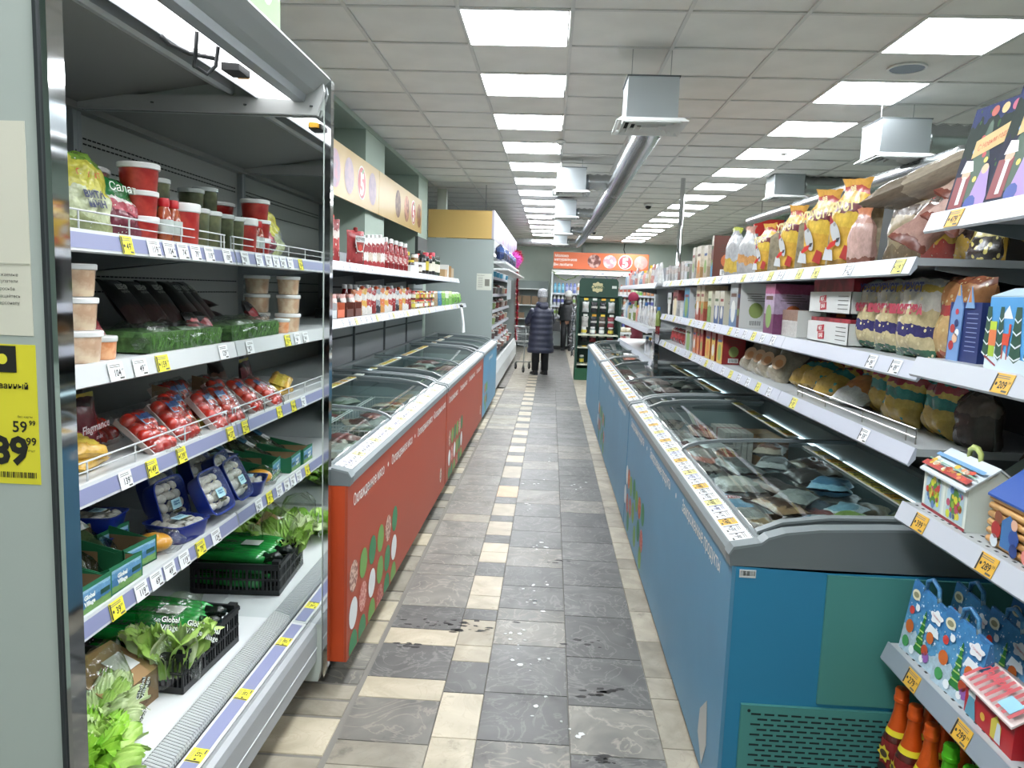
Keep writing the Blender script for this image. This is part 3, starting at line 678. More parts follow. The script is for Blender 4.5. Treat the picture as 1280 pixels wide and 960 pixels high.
# shelves
shelf_z = (1.734, 1.392, 1.084, .732)
strips = []
for i, z in enumerate(shelf_z):
    b = MB(m_white); b.prism([(-1.77, z-.022), (-1.215, z-.022), (-1.20, z-.05), (-1.19, z-.05), (-1.19, z-.004), (-1.77, z-.004)], YN+.005, YM-.004, 'Y'); sh = CP(b, 'shelf')
    for y in (YN+.03, YM-.03):
        b = MB(m_gr); b.prism([(-1.77, z-.022), (-1.24, z-.022), (-1.24, z-.035), (-1.77, z-.10)], y-.004, y+.004, 'Y'); b.build('bracket', sh)
    b = MB(m_white); b.prism([(-1.189, z+.004), (-1.180, z+.003), (-1.168, z-.052), (-1.176, z-.056), (-1.189, z-.05)], YN+.006, YM-.005, 'Y'); b.build('price_strip', sh)
    tl = math.atan2(.012, .055)
    if i != 1:
        b = MB(m_lav); b.prism([(-1.1790, z-.006), (-1.1765, z-.006), (-1.1680, z-.045), (-1.171, z-.045)], YN+.008, YM-.007, 'Y'); b.build('strip_insert', sh)
    strips.append((sh, z, tl))
def ctag(i, y, num, yel, wd=.062):
    sh, z, tl = strips[i]; price_tag(sh, (-1.1685, y, z-.026), num, yel, wd, .05, FR, -tl)
for y, n_, ye in ((2.03, '49', 1), (2.17, '119', 0), (2.26, '104', 0), (2.345, '74', 0), (2.43, '79', 0), (2.53, '119', 0), (2.67, '109', 0)): ctag(0, y, n_, ye, .055 if ye else .068)
for y, n_, ye in ((1.96, '104', 0), (2.08, '49', 0), (2.205, '159', 1), (2.63, '129', 0)): ctag(1, y, n_, ye, .07)
for y, n_, ye in ((1.99, '139', 0), (2.13, '149', 1), (2.31, '139', 1), (2.68, '137', 1)): ctag(2, y, n_, ye, .06)
for y, n_, ye in ((1.93, '39', 1), (2.055, '119', 0), (2.14, '69', 0), (2.22, '49', 0), (2.315, '119', 0), (2.43, '79', 1), (2.55, '124', 0)): ctag(3, y, n_, ye, .066)
# wire fences on two shelves
for i in (0, 2):
    sh, z, tl = strips[i]; b = MB(m_white)
    for hz, r_ in ((.052, .0028), (.026, .002)): b.tube([(-1.205, YN+.03, z+hz), (-1.20, YM-.03, z+hz)], r_, 6)
    y = YN + .04
    for y in (YN+.03, 1.60, 1.87, 2.10, 2.40, YM-.055, YM-.03): b.tube([(-1.203, y, z-.003), (-1.203, y, z+.052)], .0025, 6)
    b.build('wire_guard', sh)
# base with air grille and bumper
b = MB(M('#dfe2e2', .3)); b.box(-1.79, -1.035, YN, YM, .29, .315); b.box(-1.30, -1.29, YN, YM, .315, .318); CP(b, 'deck')
b = MB(m_dark); b.box(-1.84, -.93, YN, YM, .05, .10); b.box(-1.035, -1.0, YN, YM, .2, .33); CP(b, 'plinth')
bm_ = MB(M('#9b9ea0', .45)); bm_.prism([(-1.79, .1), (-.90, .1), (-.866, .145), (-.862, .275), (-.868, .30), (-.885, .306), (-.90, .300), (-.905, .285), (-.93, .29), (-1.0, .29), (-1.0, .27), (-1.79, .27)], YN, YM, 'Y'); bump_ = CP(bm_, 'bumper')
b = MB(M('#c8cacb', .35)); b.prism([(-.8655, .20), (-.8625, .20), (-.8615, .205), (-.8645, .205)], YN, YM, 'Y'); b.build('seam', bump_)
b = MB(m_lav); b.prism([(-.955, .303), (-.915, .298), (-.915, .3005), (-.955, .3055)], YN+.03, YM-.02, 'Y'); ls = b.build('strip_insert', bump_)
b = MB(M('#c9cbc9', .4)); b.prism([(-.965, .29), (-.905, .285), (-.905, .298), (-.965, .304)], YN+.0, YM-.0, 'Y'); b.build('price_rail', bump_)
for y, n_ in ((1.30, '39'), (1.90, '59'), (2.22, '39'), (2.585, '39')):
    o = price_tag(bump_, (-.935, y, .3035), n_, True, .062, .046, FR, -PI/2+.1)
b = MB(M('#b4b7b7', .4)); g0, g1 = -1.035, -.97
b.prism([(-1.035, .335), (-1.03, .342), (-.975, .325), (-.97, .315), (-.975, .31), (-1.03, .32)], YN, YM, 'Y'); gr_ = CP(b, 'air_grille')
b = MB(M('#a3a7a7', .4)); b2 = MB(M('#1d1f20', .8))
y = YN + .006
while y < YM - .006:
    b.prism([(-1.037, .315), (-1.032, .3445), (-.973, .3275), (-.968, .306), (-.972, .305), (-.977, .322), (-1.030, .338), (-1.034, .315)], y, y+.006, 'Y')
    b2.box(-1.038, -1.0345, y+.006, y+.012, .295, .335)
    y += .0125
o = b.build('grille_ribs', gr_); o['kind'] = 'stuff'; o = b2.build('grille_slots', gr_); o['kind'] = 'stuff'
settle(case, (-1.34, 2.0, 0))
# paper notices on the near panel
def on_panel(name, lab, cat, x0, x1, z0, z1, mat, y=YN-.0405):
    b = MB(mat); b.box(x0, x1, y-.001, y, z0, z1); return tag(b.build(name), lab, cat)
yp = YN - .0415
o = on_panel('paper_notice', 'large cream paper notice taped to the near end panel', 'notice', -1.20, -.862, 1.517, 1.865, M('#d3cfbf', .6))
b = MB(M('#b8b4a4', .7)); b.box(-1.2, -.863, yp-.0018, yp-.0010, 1.635, 1.637); b.box(-.955, -.9535, yp-.0018, yp-.0010, 1.517, 1.635); b.build('paper_edge', o)
b = MB(M('#55534c', .7))
for k, s_ in enumerate(('Уважаемые', 'покупатели', 'просьба', 'обращайтесь', 'к персоналу')): b.text(s_, .0055, (-.905, yp-.0012, 1.618-k*.012), (1,0,0), (0,0,1))
b.build('print', o)
o = on_panel('yellow_price_poster', 'yellow price poster reading 59.99 and 9.99 on the near end panel', 'poster', -1.10, -.860, 1.262, 1.502, M('#ddd233', .5))
b = MB(M('#1c1b16', .6)); ux, uz = (1,0,0), (0,0,1); py = yp-.0014
b.shape(rect(.05, .045), (-.918, py, 1.477), ux, uz); b.text('прессованный', .0105, (-.925, py, 1.431), ux, uz, bold=.02)
b.text('без карты', .004, (-.882, py, 1.379), ux, uz); b.text('59', .0195, (-.892, py, 1.362), ux, uz, bold=.015); b.text('99', .0085, (-.870, py, 1.369), ux, uz, bold=.02)
b.text('89', .047, (-.912, py, 1.320), ux, uz, bold=.04); b.text('99', .0135, (-.873, py, 1.337), ux, uz, bold=.02); b.text('₽/шт', .004, (-.873, py, 1.321), ux, uz)
for k in range(40): b.box(-1.0+k*.0034, -1.0+k*.0034+R.choice([.001, .002]), py-.0002, py+.0003, 1.273, 1.283)
b.build('print', o)
b = MB(M('#e3d93e', .5)); b.shape(circ(14, .009), (-.917, py-.0006, 1.477), ux, uz); b.build('badge', o)
# poster on top of the canopy
def fruitboard():
    b = MB(M('#5f7c48', .5)); b.box(-.965, -.955, 1.3, 2.62, 2.44, 2.95); o = b.build('fascia_board')
    tag(o, 'green fascia board with vegetable pictures standing on top of the chilled case', 'sign')
    d = MB(); fx = -.9545; u = (0,1,0); v = (0,0,1)
    d.shape(circ(24, .10), (fx, 2.33, 2.60), u, v, M('#d4573a', .5)); d.shape(star_pts(5, .045, .015), (fx+.0005, 2.30, 2.67), u, v, M('#4f7f3a', .5))
    d.shape(circ(20, .06, 1, 1.5), (fx, 2.50, 2.60), u, v, M('#a9b497', .6)); d.shape(circ(20, .045, 1, 1.6), (fx+.0006, 2.50, 2.60), u, v, M('#8fa37b', .6))
    d.shape(circ(24, .1), (fx, 2.0, 2.62), u, v, M('#c9b24a', .6)); d.shape(circ(24, .1), (fx, 1.7, 2.62), u, v, M('#77a356', .6))
    d.build('picture_print', o)
fruitboard()
# ---------------------------------------------------------------- shelf 1: pickles and salad bags
Z1, Z2, Z3, Z4, Z5 = [z-.003 for z in shelf_z] + [.317]
def FT(t): return t   # marker
c_kim = M('#a01f1c', .3, mott=('#c8473a', 26, .4, .7), coat=.4); c_olv = M('#4c5238', .3, mott=('#6c6f4c', 22, .4, .65), coat=.5); c_kraut = M('#cfa98a', .35, mott=('#e9d3b4', 30, .4, .65), coat=.4)
c_carrot = M('#d98c5c', .35, mott=('#eab487', 34, .4, .6), coat=.3); clear_lid = M('#cfd3d0', .25)
pk = Proto(tub('pickle_tub', '', 'tub', .050, .076, c_kim))
G = 'red pickle tubs on the top shelf'
for x, y, z, s_, lab in ((-1.27, 2.285, 0, (1.0, 1.0, 1.0), 'small red tub, lowest of the stack of three beside the green salad bag'), (-1.27, 2.285, .076, (1.0, 1.0, 1.0), 'small red tub, middle of the stack of three beside the green salad bag'),
                       (-1.28, 2.295, .152, (1.18, 1.18, 1.10), 'wide red tub with white lid, top of the stack beside the green salad bag'),
                       (-1.46, 2.28, .145, (1.55, 1.55, 1.0), 'widest red tub with white lid, behind the yellow salad bag'), (-1.46, 2.28, .06, (1.4, 1.4, 1.05), 'red tub hidden low behind the yellow salad bag'),
                       (-1.245, 2.50, 0, (1.08, 1.08, 1.85), 'tall red tub with white lid beside the red-capped bottles')):
    pk.at((x, y, Z1+z), label=lab, group=G, scale=s_)
ol = Proto(tub('olive_tub', '', 'tub', .047, .135, c_olv, clear_lid))
G = 'dark green pickle tubs with clear lids on the top shelf'
for x, y, z, lab in ((-1.25, 2.60, 0, 'green pickle tub with clear lid just right of the tall red tub'), (-1.25, 2.695, 0, 'green pickle tub with clear lid next to the mirrored wall'),
                     (-1.40, 2.50, .12, 'raised dark pickle tub in the back row, left one of the pair'), (-1.40, 2.62, .10, 'raised dark pickle tub in the back row, right one of the pair'), (-1.46, 2.58, -.01+.0, 'dark pickle tub under the left raised one in the back row'), (-1.50, 2.42, .10, 'dark pickle tub half hidden behind the wide red tub')):
    ol.at((x, y, Z1+max(z, 0)), label=lab, group=G)
MBp = MB(M('#b9bdb8', .4)); MBp.box(-1.60, -1.40, 2.36, 2.745, Z1, Z1+.098) if False else None
bo = bottle('sauce_bottle', '', 'bottle', [(.022, 0), (.026, .004), (.027, .06), (.024, .085), (.017, .11), (.013, .118)], 14, M('#8b2a1d', .2, mott=('#b0613a', 20, .4, .6), coat=.6), [(.0165, .116), (.017, .118), (.017, .138), (.015, .142)], M('#c01f26', .35), (.03, .075, M('#b9c3bd', .5), .0277))
bp = Proto(bo)
bp.at((-1.24, 2.365, Z1), label='orange sauce bottle with red cap, left one of the pair before the tall red tub', group='red capped bottles'); bp.at((-1.24, 2.425, Z1), label='orange sauce bottle with red cap, right one of the pair before the tall red tub', group='red capped bottles')
def saladbag(name, lab, bands, loc, rot, size, seed):
    t = T(name, lab, 'bag', group='salad bags on the top shelf')
    bag(size[0], size[1], size[2], BM(bands, .2, .12, 5, ('#e8efe0', 9, .10), (26, .9)), seed, 'pillow', 14, 12, .35).build('bag_film', t, smooth=True)
    t.location = loc; t.rotation_euler = rot; return t
t = saladbag('salad_bag', 'yellow and white salad bag leaning at the near end of the top shelf', [(0, '#a9b27a'), (.12, '#cdd6a8'), (.42, '#dfd83e'), (.78, '#7fae2f')], (-1.29, 2.03, Z1), (-.35, .16, FR-.25), (.20, .25, .10), 3)
b = MB(M('#1e2a52', .4)); b.text('ВИТА\nМИН', .05, (0, -.062, .085), (.97, 0, .2), (-.2, 0, .97), bold=.05); b.text('Салат', .022, (0, -.052, .165), (.97, 0, .2), (-.2, 0, .97), M('#d65b2a', .5)); b.build('print', t)
t = saladbag('salad_bag', 'green topped salad bag with red leaves beside the yellow one', [(0, '#7b3040'), (.30, '#b43a4c'), (.48, '#e9e5df'), (.54, '#17803c'), (.95, '#9fc39c')], (-1.27, 2.17, Z1), (-.45, .1, FR-.2), (.16, .20, .09), 5)
b = MB(M('#dfe9dd', .4)); b.text('Салат', .028, (0, -.066, .135), (1, 0, .1), (-.1, 0, 1), shear=.3); b.build('print', t)
# ---------------------------------------------------------------- shelf 2
kt = Proto(tub('cabbage_tub', '', 'tub', .056, .086, c_kraut, None, sy=.92)); G = 'cabbage salad tubs stacked at the near end of the second shelf'
for k, (dy, s_) in enumerate(((0, 1.05), (-.008, .98), (-.008, .95))):
    kt.at((-1.262, 1.945+dy, Z2+k*.0885), label='pale cabbage salad tub with white lid, %s of the near stack on the second shelf' % ('bottom', 'middle', 'top')[k], group=G, scale=(s_, s_, 1.0))
for k in range(3): kt.at((-1.41, 1.95, Z2+k*.0885), label='cabbage salad tub standing %s in the stack behind the near one' % ('lowest', 'halfway', 'highest')[k], group=G)
t = tub('carrot_tub', 'small tub of orange shredded carrot beside the cabbage tubs', 'tub', .035, .066, c_carrot, clear_lid); t.location = (-1.255, 2.045, Z2)
def herbs():
    t = T('herb_pack', 'long tray pack of cut green herbs in clear film on the second shelf', 'herbs', (-1.31, 2.46, Z2), FR)
    b = MB(M('#2a4522', .6, mott=('#4a7038', 40, .35, .65), bump=(60, .9)))
    b.prism([(-.25, .004), (.24, .004), (.25, .05), (.24, .062), (-.235, .066), (-.25, .05)], -.10, .10, 'Y'); b.build('herb_bundle', t)
    rr = random.Random(5); b = MB(M('#55803c', .6))
    for k in range(170):
        x = rr.uniform(-.24, .23); z = rr.uniform(.006, .05); a = rr.uniform(-.9, .9); l_ = rr.uniform(.015, .04)
        b.tube([(x, -.1015, z), (x+l_*math.sin(a), -.104, min(.062, z+l_*abs(math.cos(a))))], .0011, 3)
    o = b.build('stems', t); o['kind'] = 'stuff'
    bag(.54, .21, .085, FCLEAR(), 4, 'pillow', 12, 18, .55).xf(Matrix.Translation((0, .105, .037)) @ Matrix.Rotation(PI/2, 4, 'X')).build('film', t, smooth=True)
herbs()
bb = Proto(bag_thing('black_pouch', '', 'pouch', .12, .20, .05, BM([(0, '#15100f'), (.12, '#2c1614'), (.45, '#101010'), (.72, '#16191a')], .3, .08, 5, None, (16, .6)), 2, 'pillow'))
b = MB(M('#b9bdb8', .5)); b.text('ШЕФ', .018, (0, -.0285, .155), (1,0,0), (0,0,1), bold=.02); b.text('купаты', .009, (0, -.0285, .135), (1,0,0), (0,0,1)); b.build('print', bb.root)
G = 'black pouches at the back of the second shelf'
for y, rx, lab, x in ((2.67, -.7, 'black pouch leaning, rightmost of the three upright ones by the mirror', -1.34), (2.58, -.72, 'black pouch leaning, middle one of the three upright ones by the mirror', -1.35), (2.49, -.7, 'black pouch leaning, leftmost of the three upright ones', -1.37)):
    bb.at((x, y, Z2+.045), (rx, .0, FR-.1), lab, G, (1, 1, 1.15))
for k, y in enumerate((2.16, 2.26)):
    for z in range(2): bb.at((-1.52, y+.05*z, Z2+.055+z*.05+.02), (-PI/2+.05, 0, .3+.2*z), 'black pouch lying flat, %s %s of the pile behind the herbs' % (('near', 'far')[k], ('lower', 'upper')[z]), G)
st = MB(M('#2a2c2d', .6)); st.box(-1.62, -1.40, 2.10, 2.42, Z2, Z2+.066); tag(st.build('black_crate_tray'), 'low dark tray holding up the black pouches behind the herbs', 'tray')
rb = Proto(bag_thing('beet_pouch', '', 'pouch', .09, .17, .05, BM([(0, '#7d1825'), (.3, '#cc9999'), (.42, '#a3202c'), (.7, '#1d1a1c')], .25, .1, 6, None, (30, .9)), 9, 'pillow'))
rb.at((-1.31, 2.13, Z2), (-.55, 0, FR-.2), 'red and dark vacuum pouch leaning behind the carrot tub', 'red vacuum pouches'); rb.at((-1.27, 2.74-.04, Z2), (-.6, 0, FR-.1), 'red and dark vacuum pouch leaning at the mirror end of the herbs', 'red vacuum pouches', .8)
# ---------------------------------------------------------------- shelf 3: tomatoes
def tomato_tray():
    t = T('tomato_pack', '', 'tomatoes')
    W_, D_, h_ = .105, .165, .022
    b = MB(M('#c7b9b2', .5)); b.prism([(-W_/2, 0), (W_/2, 0), (W_/2+.008, h_), (W_/2+.002, h_), (W_/2-.006, .004), (-W_/2+.006, .004), (-W_/2-.002, h_), (-W_/2-.008, h_)], -D_/2, D_/2, 'Y')
    b.box(-W_/2, W_/2, -D_/2-.004, -D_/2, 0, h_); b.box(-W_/2, W_/2, D_/2, D_/2+.004, 0, h_); b.build('card_tray', t)
    tm = M('#b3261b', .18, mott=('#c8452a', 10, .4, .7), coat=.6)
    rr = random.Random(3); me = None
    for r_ in range(3):
        for c_ in range(4):
            if me is None: o = MB(tm).ball((0,0,0), .031, .024, .023, 12, 8).build('tomato', t, smooth=True); me = o
            else: o = me.copy(); COL.objects.link(o)
            o.location = (-.031+r_*.031, -.058+c_*.040, .022+rr.uniform(0, .008)); o.rotation_euler = (rr.uniform(-.4, .4), rr.uniform(-.4, .4), rr.uniform(0, 3))
    b = MB(M('#8fa9cc', .35)); b.box(-.012, .045, .015, .062, .0485, .0495); b.use(M('#27528f', .4)).box(-.012, .045, .040, .062, .0495, .050); b.use(M('#d24430', .4)).box(-.006, .02, .018, .036, .0495, .050); b.use(M('#efe7ba', .4)).box(.02, .043, .018, .03, .0495, .0502)
    b.build('label', t)
    bag(.125, .20, .058, FCLEAR(), 6, 'pillow', 12, 10, .5).xf(Matrix.Translation((0, .10, .024)) @ Matrix.Rotation(PI/2, 4, 'X')).build('film', t, smooth=True)
    return t
tt = Proto(tomato_tray()); G = 'film wrapped tomato packs on the third shelf'
# tilted up towards the aisle
for x, y, z, rx, ry, rz, lab in ((-1.27, 2.27, .035, .62, 0, FR-.15, 'film wrapped tomato pack with blue label, nearest and largest on the third shelf'), (-1.28, 2.455, .045, .75, 0, FR-.12, 'film wrapped tomato pack with blue label, second from the near end'),
                                 (-1.33, 2.56, .05, .95, 0, FR, 'tomato pack in film standing in the second row, against a brown divider'), (-1.265, 2.68, .04, .85, 0, FR+.1, 'upright tomato pack next to the mirrored end of the third shelf'),
                                 (-1.48, 2.30, .04, .5, 0, FR, 'tomato pack in film lying in shade at the back of the third shelf'), (-1.42, 2.70, .06, 1.0, 0, FR, 'tomato pack standing behind, at the mirrored end of the third shelf')):
    tt.at((x, y, Z3+z), (rx, ry, rz), lab, G)
b = MB(M('#8c7558', .8)); b.prism([(-1.42, Z3), (-1.24, Z3), (-1.25, Z3+.03), (-1.36, Z3+.15), (-1.42, Z3+.16)], 2.595, 2.600, 'Y'); tag(b.build('card_divider'), 'brown cardboard flap standing between tomato packs', 'cardboard')
t = bag_thing('red_pouch', 'dark red pouch with white script lettering at the near end of the third shelf', 'pouch', .15, .19, .07, BM([(0, '#6d1420'), (.35, '#a1303a'), (.42, '#5d0f1c'), (.8, '#3a0a12'), (.93, '#b0a020')], .25, .05, 5, None, (18, .6)), 12, 'stand')
t.location = (-1.38, 2.13, Z3); t.rotation_euler = (-.12, 0, FR-.12)
b = MB(M('#c9b3b5', .4)); b.text('Flagmance', .024, (.012, -.047, .085), (.97, 0, .12), (-.12, 0, .97), shear=.35, bold=.02, maxw=.12); b.text('mix', .014, (.02, -.048, .058), (.97, 0, .12), (-.12, 0, .97), shear=.35); b.build('print', t)
yb = Proto(bag_thing('yellow_snack_pack', '', 'packet', .15, .10, .045, BM([(0, '#d9a81c'), (.25, '#e8c92a'), (.75, '#d9a21a')], .2, .1, 5, ('#b8641c', 5, .12), (22, .9)), 21, 'pillow', wr=.4))
G = 'yellow packets on the third shelf'
yb.at((-1.245, 1.955, Z3+.05), (-1.2, .15, FR-.2), 'yellow packet with pointed corner, upper one at the near end of the third shelf', G)
yb.at((-1.25, 1.99, Z3+.02), (-1.35, 0, FR+.1), 'yellow packet, lower one at the near end of the third shelf', G)
yb.at((-1.26, 2.715, Z3+.0), (-1.35, 0, FR), 'yellow packet by the mirrored end, far corner of the third shelf', G, .6)
t = bag_thing('dark_pouch', 'dark pouch lying in shadow at the back near end of the third shelf', 'pouch', .14, .17, .06, BM([(0, '#5d1c1c'), (.5, '#8e5a4c'), (.7, '#27100f')], .3, .1, 5, None, (16, .6)), 14, 'pillow'); t.location = (-1.50, 2.12, Z3); t.rotation_euler = (-.3, 0, FR)
# ---------------------------------------------------------------- shelf 4: boxes and trays
m_kraft = M('#8c7354', .8, mott=('#7d6548', 6, .4, .7)); m_green = M('#1f6b47', .5); m_bluep = BM([(0, '#6fa24f'), (.3, '#2f78ad'), (.6, '#5b9cc9'), (.9, '#8fc1dc')], .45, .15, 4, None, None)
def open_box(w_, d_, h_, wall, print_, th=.003):
    t = T('produce_box', '', 'box')
    b = MB(wall); b.box(-w_/2, w_/2, -d_/2, d_/2, 0, th)
    hb = h_*1.3
    b.box(-w_/2, w_/2, -d_/2, -d_/2+th, 0, h_); b.box(-w_/2, w_/2, d_/2-th, d_/2, 0, hb)
    for s_ in (-1, 1):
        x0 = s_*w_/2; x1 = x0 - s_*th
        b.prism([(-d_/2, 0), (d_/2, 0), (d_/2, hb), (-d_/2+.03, h_*.85), (-d_/2, h_)], min(x0, x1), max(x0, x1), 'X')
    b.build('box_walls', t)
    b = MB(m_kraft); i_ = th+.0006; b.box(-w_/2+i_-.0005, -w_/2+i_, -d_/2+th, d_/2-th, th, h_*.84); b.box(w_/2-i_, w_/2-i_+.0005, -d_/2+th, d_/2-th, th, h_*.84); b.box(-w_/2+th, w_/2-th, -d_/2+th, -d_/2+i_, th, h_-.001); b.box(-w_/2+th, w_/2-th, d_/2-i_, d_/2-th, th, hb-.002); b.box(-w_/2+th, w_/2-th, -d_/2+th, d_/2-th, th, i_); b.build('kraft_lining', t)
    b = MB(print_); b.box(-w_/2+.008, w_/2-.008, -d_/2-.0012, -d_/2-.0002, .006, h_-.012); b.use(M('#e8eee8', .5)); b.text('Global\nVillage', h_*.42, (-w_*.14, -d_/2-.0016, h_*.47), (1,0,0), (0,0,1), bold=.05); b.use(M('#1a4a3a', .5)).box(w_*.16, w_*.42, -d_/2-.0018, -d_/2-.0012, h_*.42, h_*.58)
    b.build('print', t); return t
ob = Proto(open_box(.155, .22, .082, m_green, m_bluep)); G = 'green cardboard produce boxes on the fourth shelf'
for y, rz, lab, x in ((1.865, FR-.03, 'green box with blue print, nearest on the fourth shelf', -1.30), (2.03, FR-.05, 'green box with blue print holding a clear bag, second from the near end', -1.305), (2.185, FR-.12, 'green box turned aside, third from the near end of the fourth shelf', -1.345), (2.30, FR-.1, 'green box nearly hidden behind the mango pack', -1.50)):
    ob.at((x, y, Z4), (0, 0, rz), lab, G)
vb = Proto(bag_thing('clear_vegetable_bag', '', 'bag', .10, .24, .05, FILM('veg film', '#c9d0c6', .16, .14, (22, .7)), 31, 'pillow', wr=.5))
MB(M('#3d5a33', .6, mott=('#6f7f58', 20, .4, .6))).ball((0, 0, .11), .036, .018, .085, 12, 8).build('contents', vb.root, smooth=True)
b = MB(M('#d9dcda', .4)); b.box(-.024, .024, -.032, -.030, .12, .16); b.use(M('#2e6f9a', .4)).box(-.03, .03, -.031, -.0295, .165, .205); b.build('label', vb.root)
G = 'clear vegetable bags in the green boxes'
for y, x, a, lab in ((1.865, -1.33, -1.0, 'clear vegetable bag sticking out of the nearest green box'), (2.03, -1.335, -1.05, 'clear vegetable bag with white label in the second green box'), (2.185, -1.37, -1.1, 'clear vegetable bag in the third green box'), (2.03, -1.47, -.6, 'clear vegetable bag piled behind the second green box')):
    vb.at((x+.03, y, Z4+.022 if a < -.9 else Z4+.01), (a, 0, FR-.15), lab, G)
t = T('mango_pack', 'orange mango in a clear pack beside the green boxes', 'fruit', (-1.245, 2.305, Z4), FR)
MB(M('#d9901e', .3, mott=('#e2b13a', 8, .4, .7), coat=.4)).ball((0, .02, .034), .046, .058, .031, 16, 10).build('mango', t, smooth=True); bag(.11, .14, .07, FCLEAR(), 33, 'pillow', 10, 8, .4).xf(Matrix.Translation((0, .075, .034)) @ Matrix.Rotation(PI/2, 4, 'X')).build('film', t, smooth=True)
m_btray = M('#122a86', .3, coat=.3)
def tray(w_, d_, h_, contents):
    t = T('mushroom_tray', '', 'tray')
    b = MB(m_btray); seg = 28
    b.lathe([(.40*w_, 0), (.43*w_, .004), (.50*w_, h_-.004), (.53*w_, h_-.002), (.53*w_, h_), (.49*w_, h_), (.42*w_, .006)], seg, sy=d_/w_, pw=5); b.build('tray_shell', t, smooth=True, ang=40)
    mm = M('#d6cfc0', .6, mott=('#b9a98e', 18, .45, .75)); rr = random.Random(4); first = None
    if contents:
        nx, ny = max(2, int(w_/.036)), max(3, int(d_/.036))
        for i in range(nx):
            for j in range(ny):
                if first is None:
                    b = MB(mm); b.lathe([(.006, -.014), (.007, -.002), (.019, .0), (.021, .006), (.017, .014), (.008, .018), (.001, .0185)], 12); first = o = b.build('mushroom', t, smooth=True)
                else: o = first.copy(); COL.objects.link(o)
                o.location = ((-.5+(i+.5)/nx)*w_*.78, (-.5+(j+.5)/ny)*d_*.80, h_-.020+rr.uniform(-.003, .004)); o.rotation_euler = (rr.uniform(-.9, .9), rr.uniform(-.9, .9), 0); o.scale = (rr.uniform(.8, 1.05),)*3
    b = MB(FILM('tray film', '#eef2f6', .3, .1, (40, .4))); b.lathe([(.51*w_, h_+.001), (.30*w_, h_+.006), (.001, h_+.007)], seg, sy=d_/w_, pw=5, cap=False); b.build('film', t, smooth=True)
    b = MB(M('#a9d3dd', .4)); b.box(-.018, .018, -.03, .005, h_+.0075, h_+.0085); b.text('Global\nVillage', .018, (0, -.010, h_+.009), (1,0,0), (0,1,0), M('#27618f', .4), bold=.04); b.use(M('#3a3a20', .4)).box(-.016, .016, -.045, -.037, h_+.0075, h_+.0085); b.build('label', t)
    return t
tr = Proto(tray(.115, .165, .052, True)); G = 'blue mushroom trays on the fourth shelf'
tr.at((-1.265, 2.455, Z4), (0, 0, FR-.25), 'blue mushroom tray lying flat at the shelf edge', G, (1.45, 1.0, 1.25))
tr.at((-1.27, 2.655, Z4+.09), (1.12, 0, FR-.05), 'blue mushroom tray standing upright at the shelf edge near the mirror', G)
tr.at((-1.38, 2.54, Z4+.09), (1.3, 0, FR-.1), 'blue mushroom tray standing behind, left of the upright one', G)
tr.at((-1.44, 2.60, Z4+.10), (1.25, 0, FR), 'blue mushroom tray upright in the rear row near the mirror', G)
tr.at((-1.47, 2.30, Z4), (0, 0, FR), 'blue mushroom tray lying in the rear row behind the flat one', G, (1.1, 1.1, 1.1))
tr.at((-1.47, 2.31, Z4+.065), (0, 0, FR+.1), 'blue mushroom tray stacked on the rear flat one', G, (1.1, 1.1, 1.1))
# ---------------------------------------------------------------- base level: crates and lettuce
m_cr = M('#15171a', .4)
def crate():
    t = T('plastic_crate', '', 'crate'); W_, D_, h_ = .37, .37, .135
    b = MB(m_cr); b.box(-W_/2, W_/2, -D_/2, D_/2, 0, .006); b.build('crate_floor', t)
    b = MB(m_cr)
    for s_ in (-1, 1):
        for (a0, a1, ax) in ((-W_/2, W_/2, 'x'), (-D_/2, D_/2, 'y')):
            c_ = s_*(D_/2 if ax == 'x' else W_/2)
            def bx(p, q, z0, z1, out=.0):
                lo, hi = sorted((c_ - s_*.004 + 0, c_ + s_*out))
                if ax == 'x': b.box(p, q, lo, hi, z0, z1)
                else: b.box(lo, hi, p, q, z0, z1)
            for z0, z1, o_ in ((0, .022, .002), (.062, .070, .002), (.108, .122, .002), (.122, .135, .008)): bx(a0, a1, z0, z1, o_)
            n = int((a1-a0)/.0165)
            for k in range(n+1):
                p = a0 + (a1-a0)*k/n
                wide = .005 if k % 4 else .011
                bx(max(a0, p-wide/2), min(a1, p+wide/2), .02, .125, .001)
    b.build('crate_walls', t)
    b = MB(m_cr)
    for sx in (-1, 1):
        for sy in (-1, 1): b.box(min(sx*W_/2, sx*(W_/2-.03)), max(sx*W_/2, sx*(W_/2-.03)), min(sy*D_/2, sy*(D_/2-.03)), max(sy*D_/2, sy*(D_/2-.03)), .135, .148)
    b.build('corner_lugs', t); return t
ct = crate(); ct.location = (-1.285, 2.37, Z5); ct.rotation_euler = (0, 0, FR-.06); ct['label'] = 'black slatted plastic crate of green packs on the bottom deck'; ct['category'] = 'crate'
def cuke():
    t = T('green_sleeve_pack', '', 'vegetables'); m_c = M('#0f7a30', .25, mott=('#2b9a45', 9, .4, .7), coat=.5, bump=(30, .5))
    b = MB(m_c)
    for k, dy in enumerate((-.026, 0, .026)): b.tube([(-.15, dy, .022), (-.13, dy, .024), (-.02, dy*1.1, .026), (.12, dy, .024), (.15, dy, .02)], [.012, .021, .023, .022, .014], 10)
    b.build('sleeve', t, smooth=True)
    b = MB(M('#111a14', .2, bump=(60, 1.0))); b.tube([(.145, 0, .022), (.165, .004, .024), (.195, -.006, .03), (.215, .004, .026)], [.024, .017, .022, .012], 9); b.build('twisted_end', t, smooth=True)
    b = MB(M('#0c1a10', .5)); b.text('ПОРЕЙ', .026, (-.05, 0, .0505), (-1,0,0), (0,-1,0), bold=.04); b.build('print', t); return t
ck = Proto(cuke()); G = 'green sleeved vegetable packs in the black crate'
cks = []
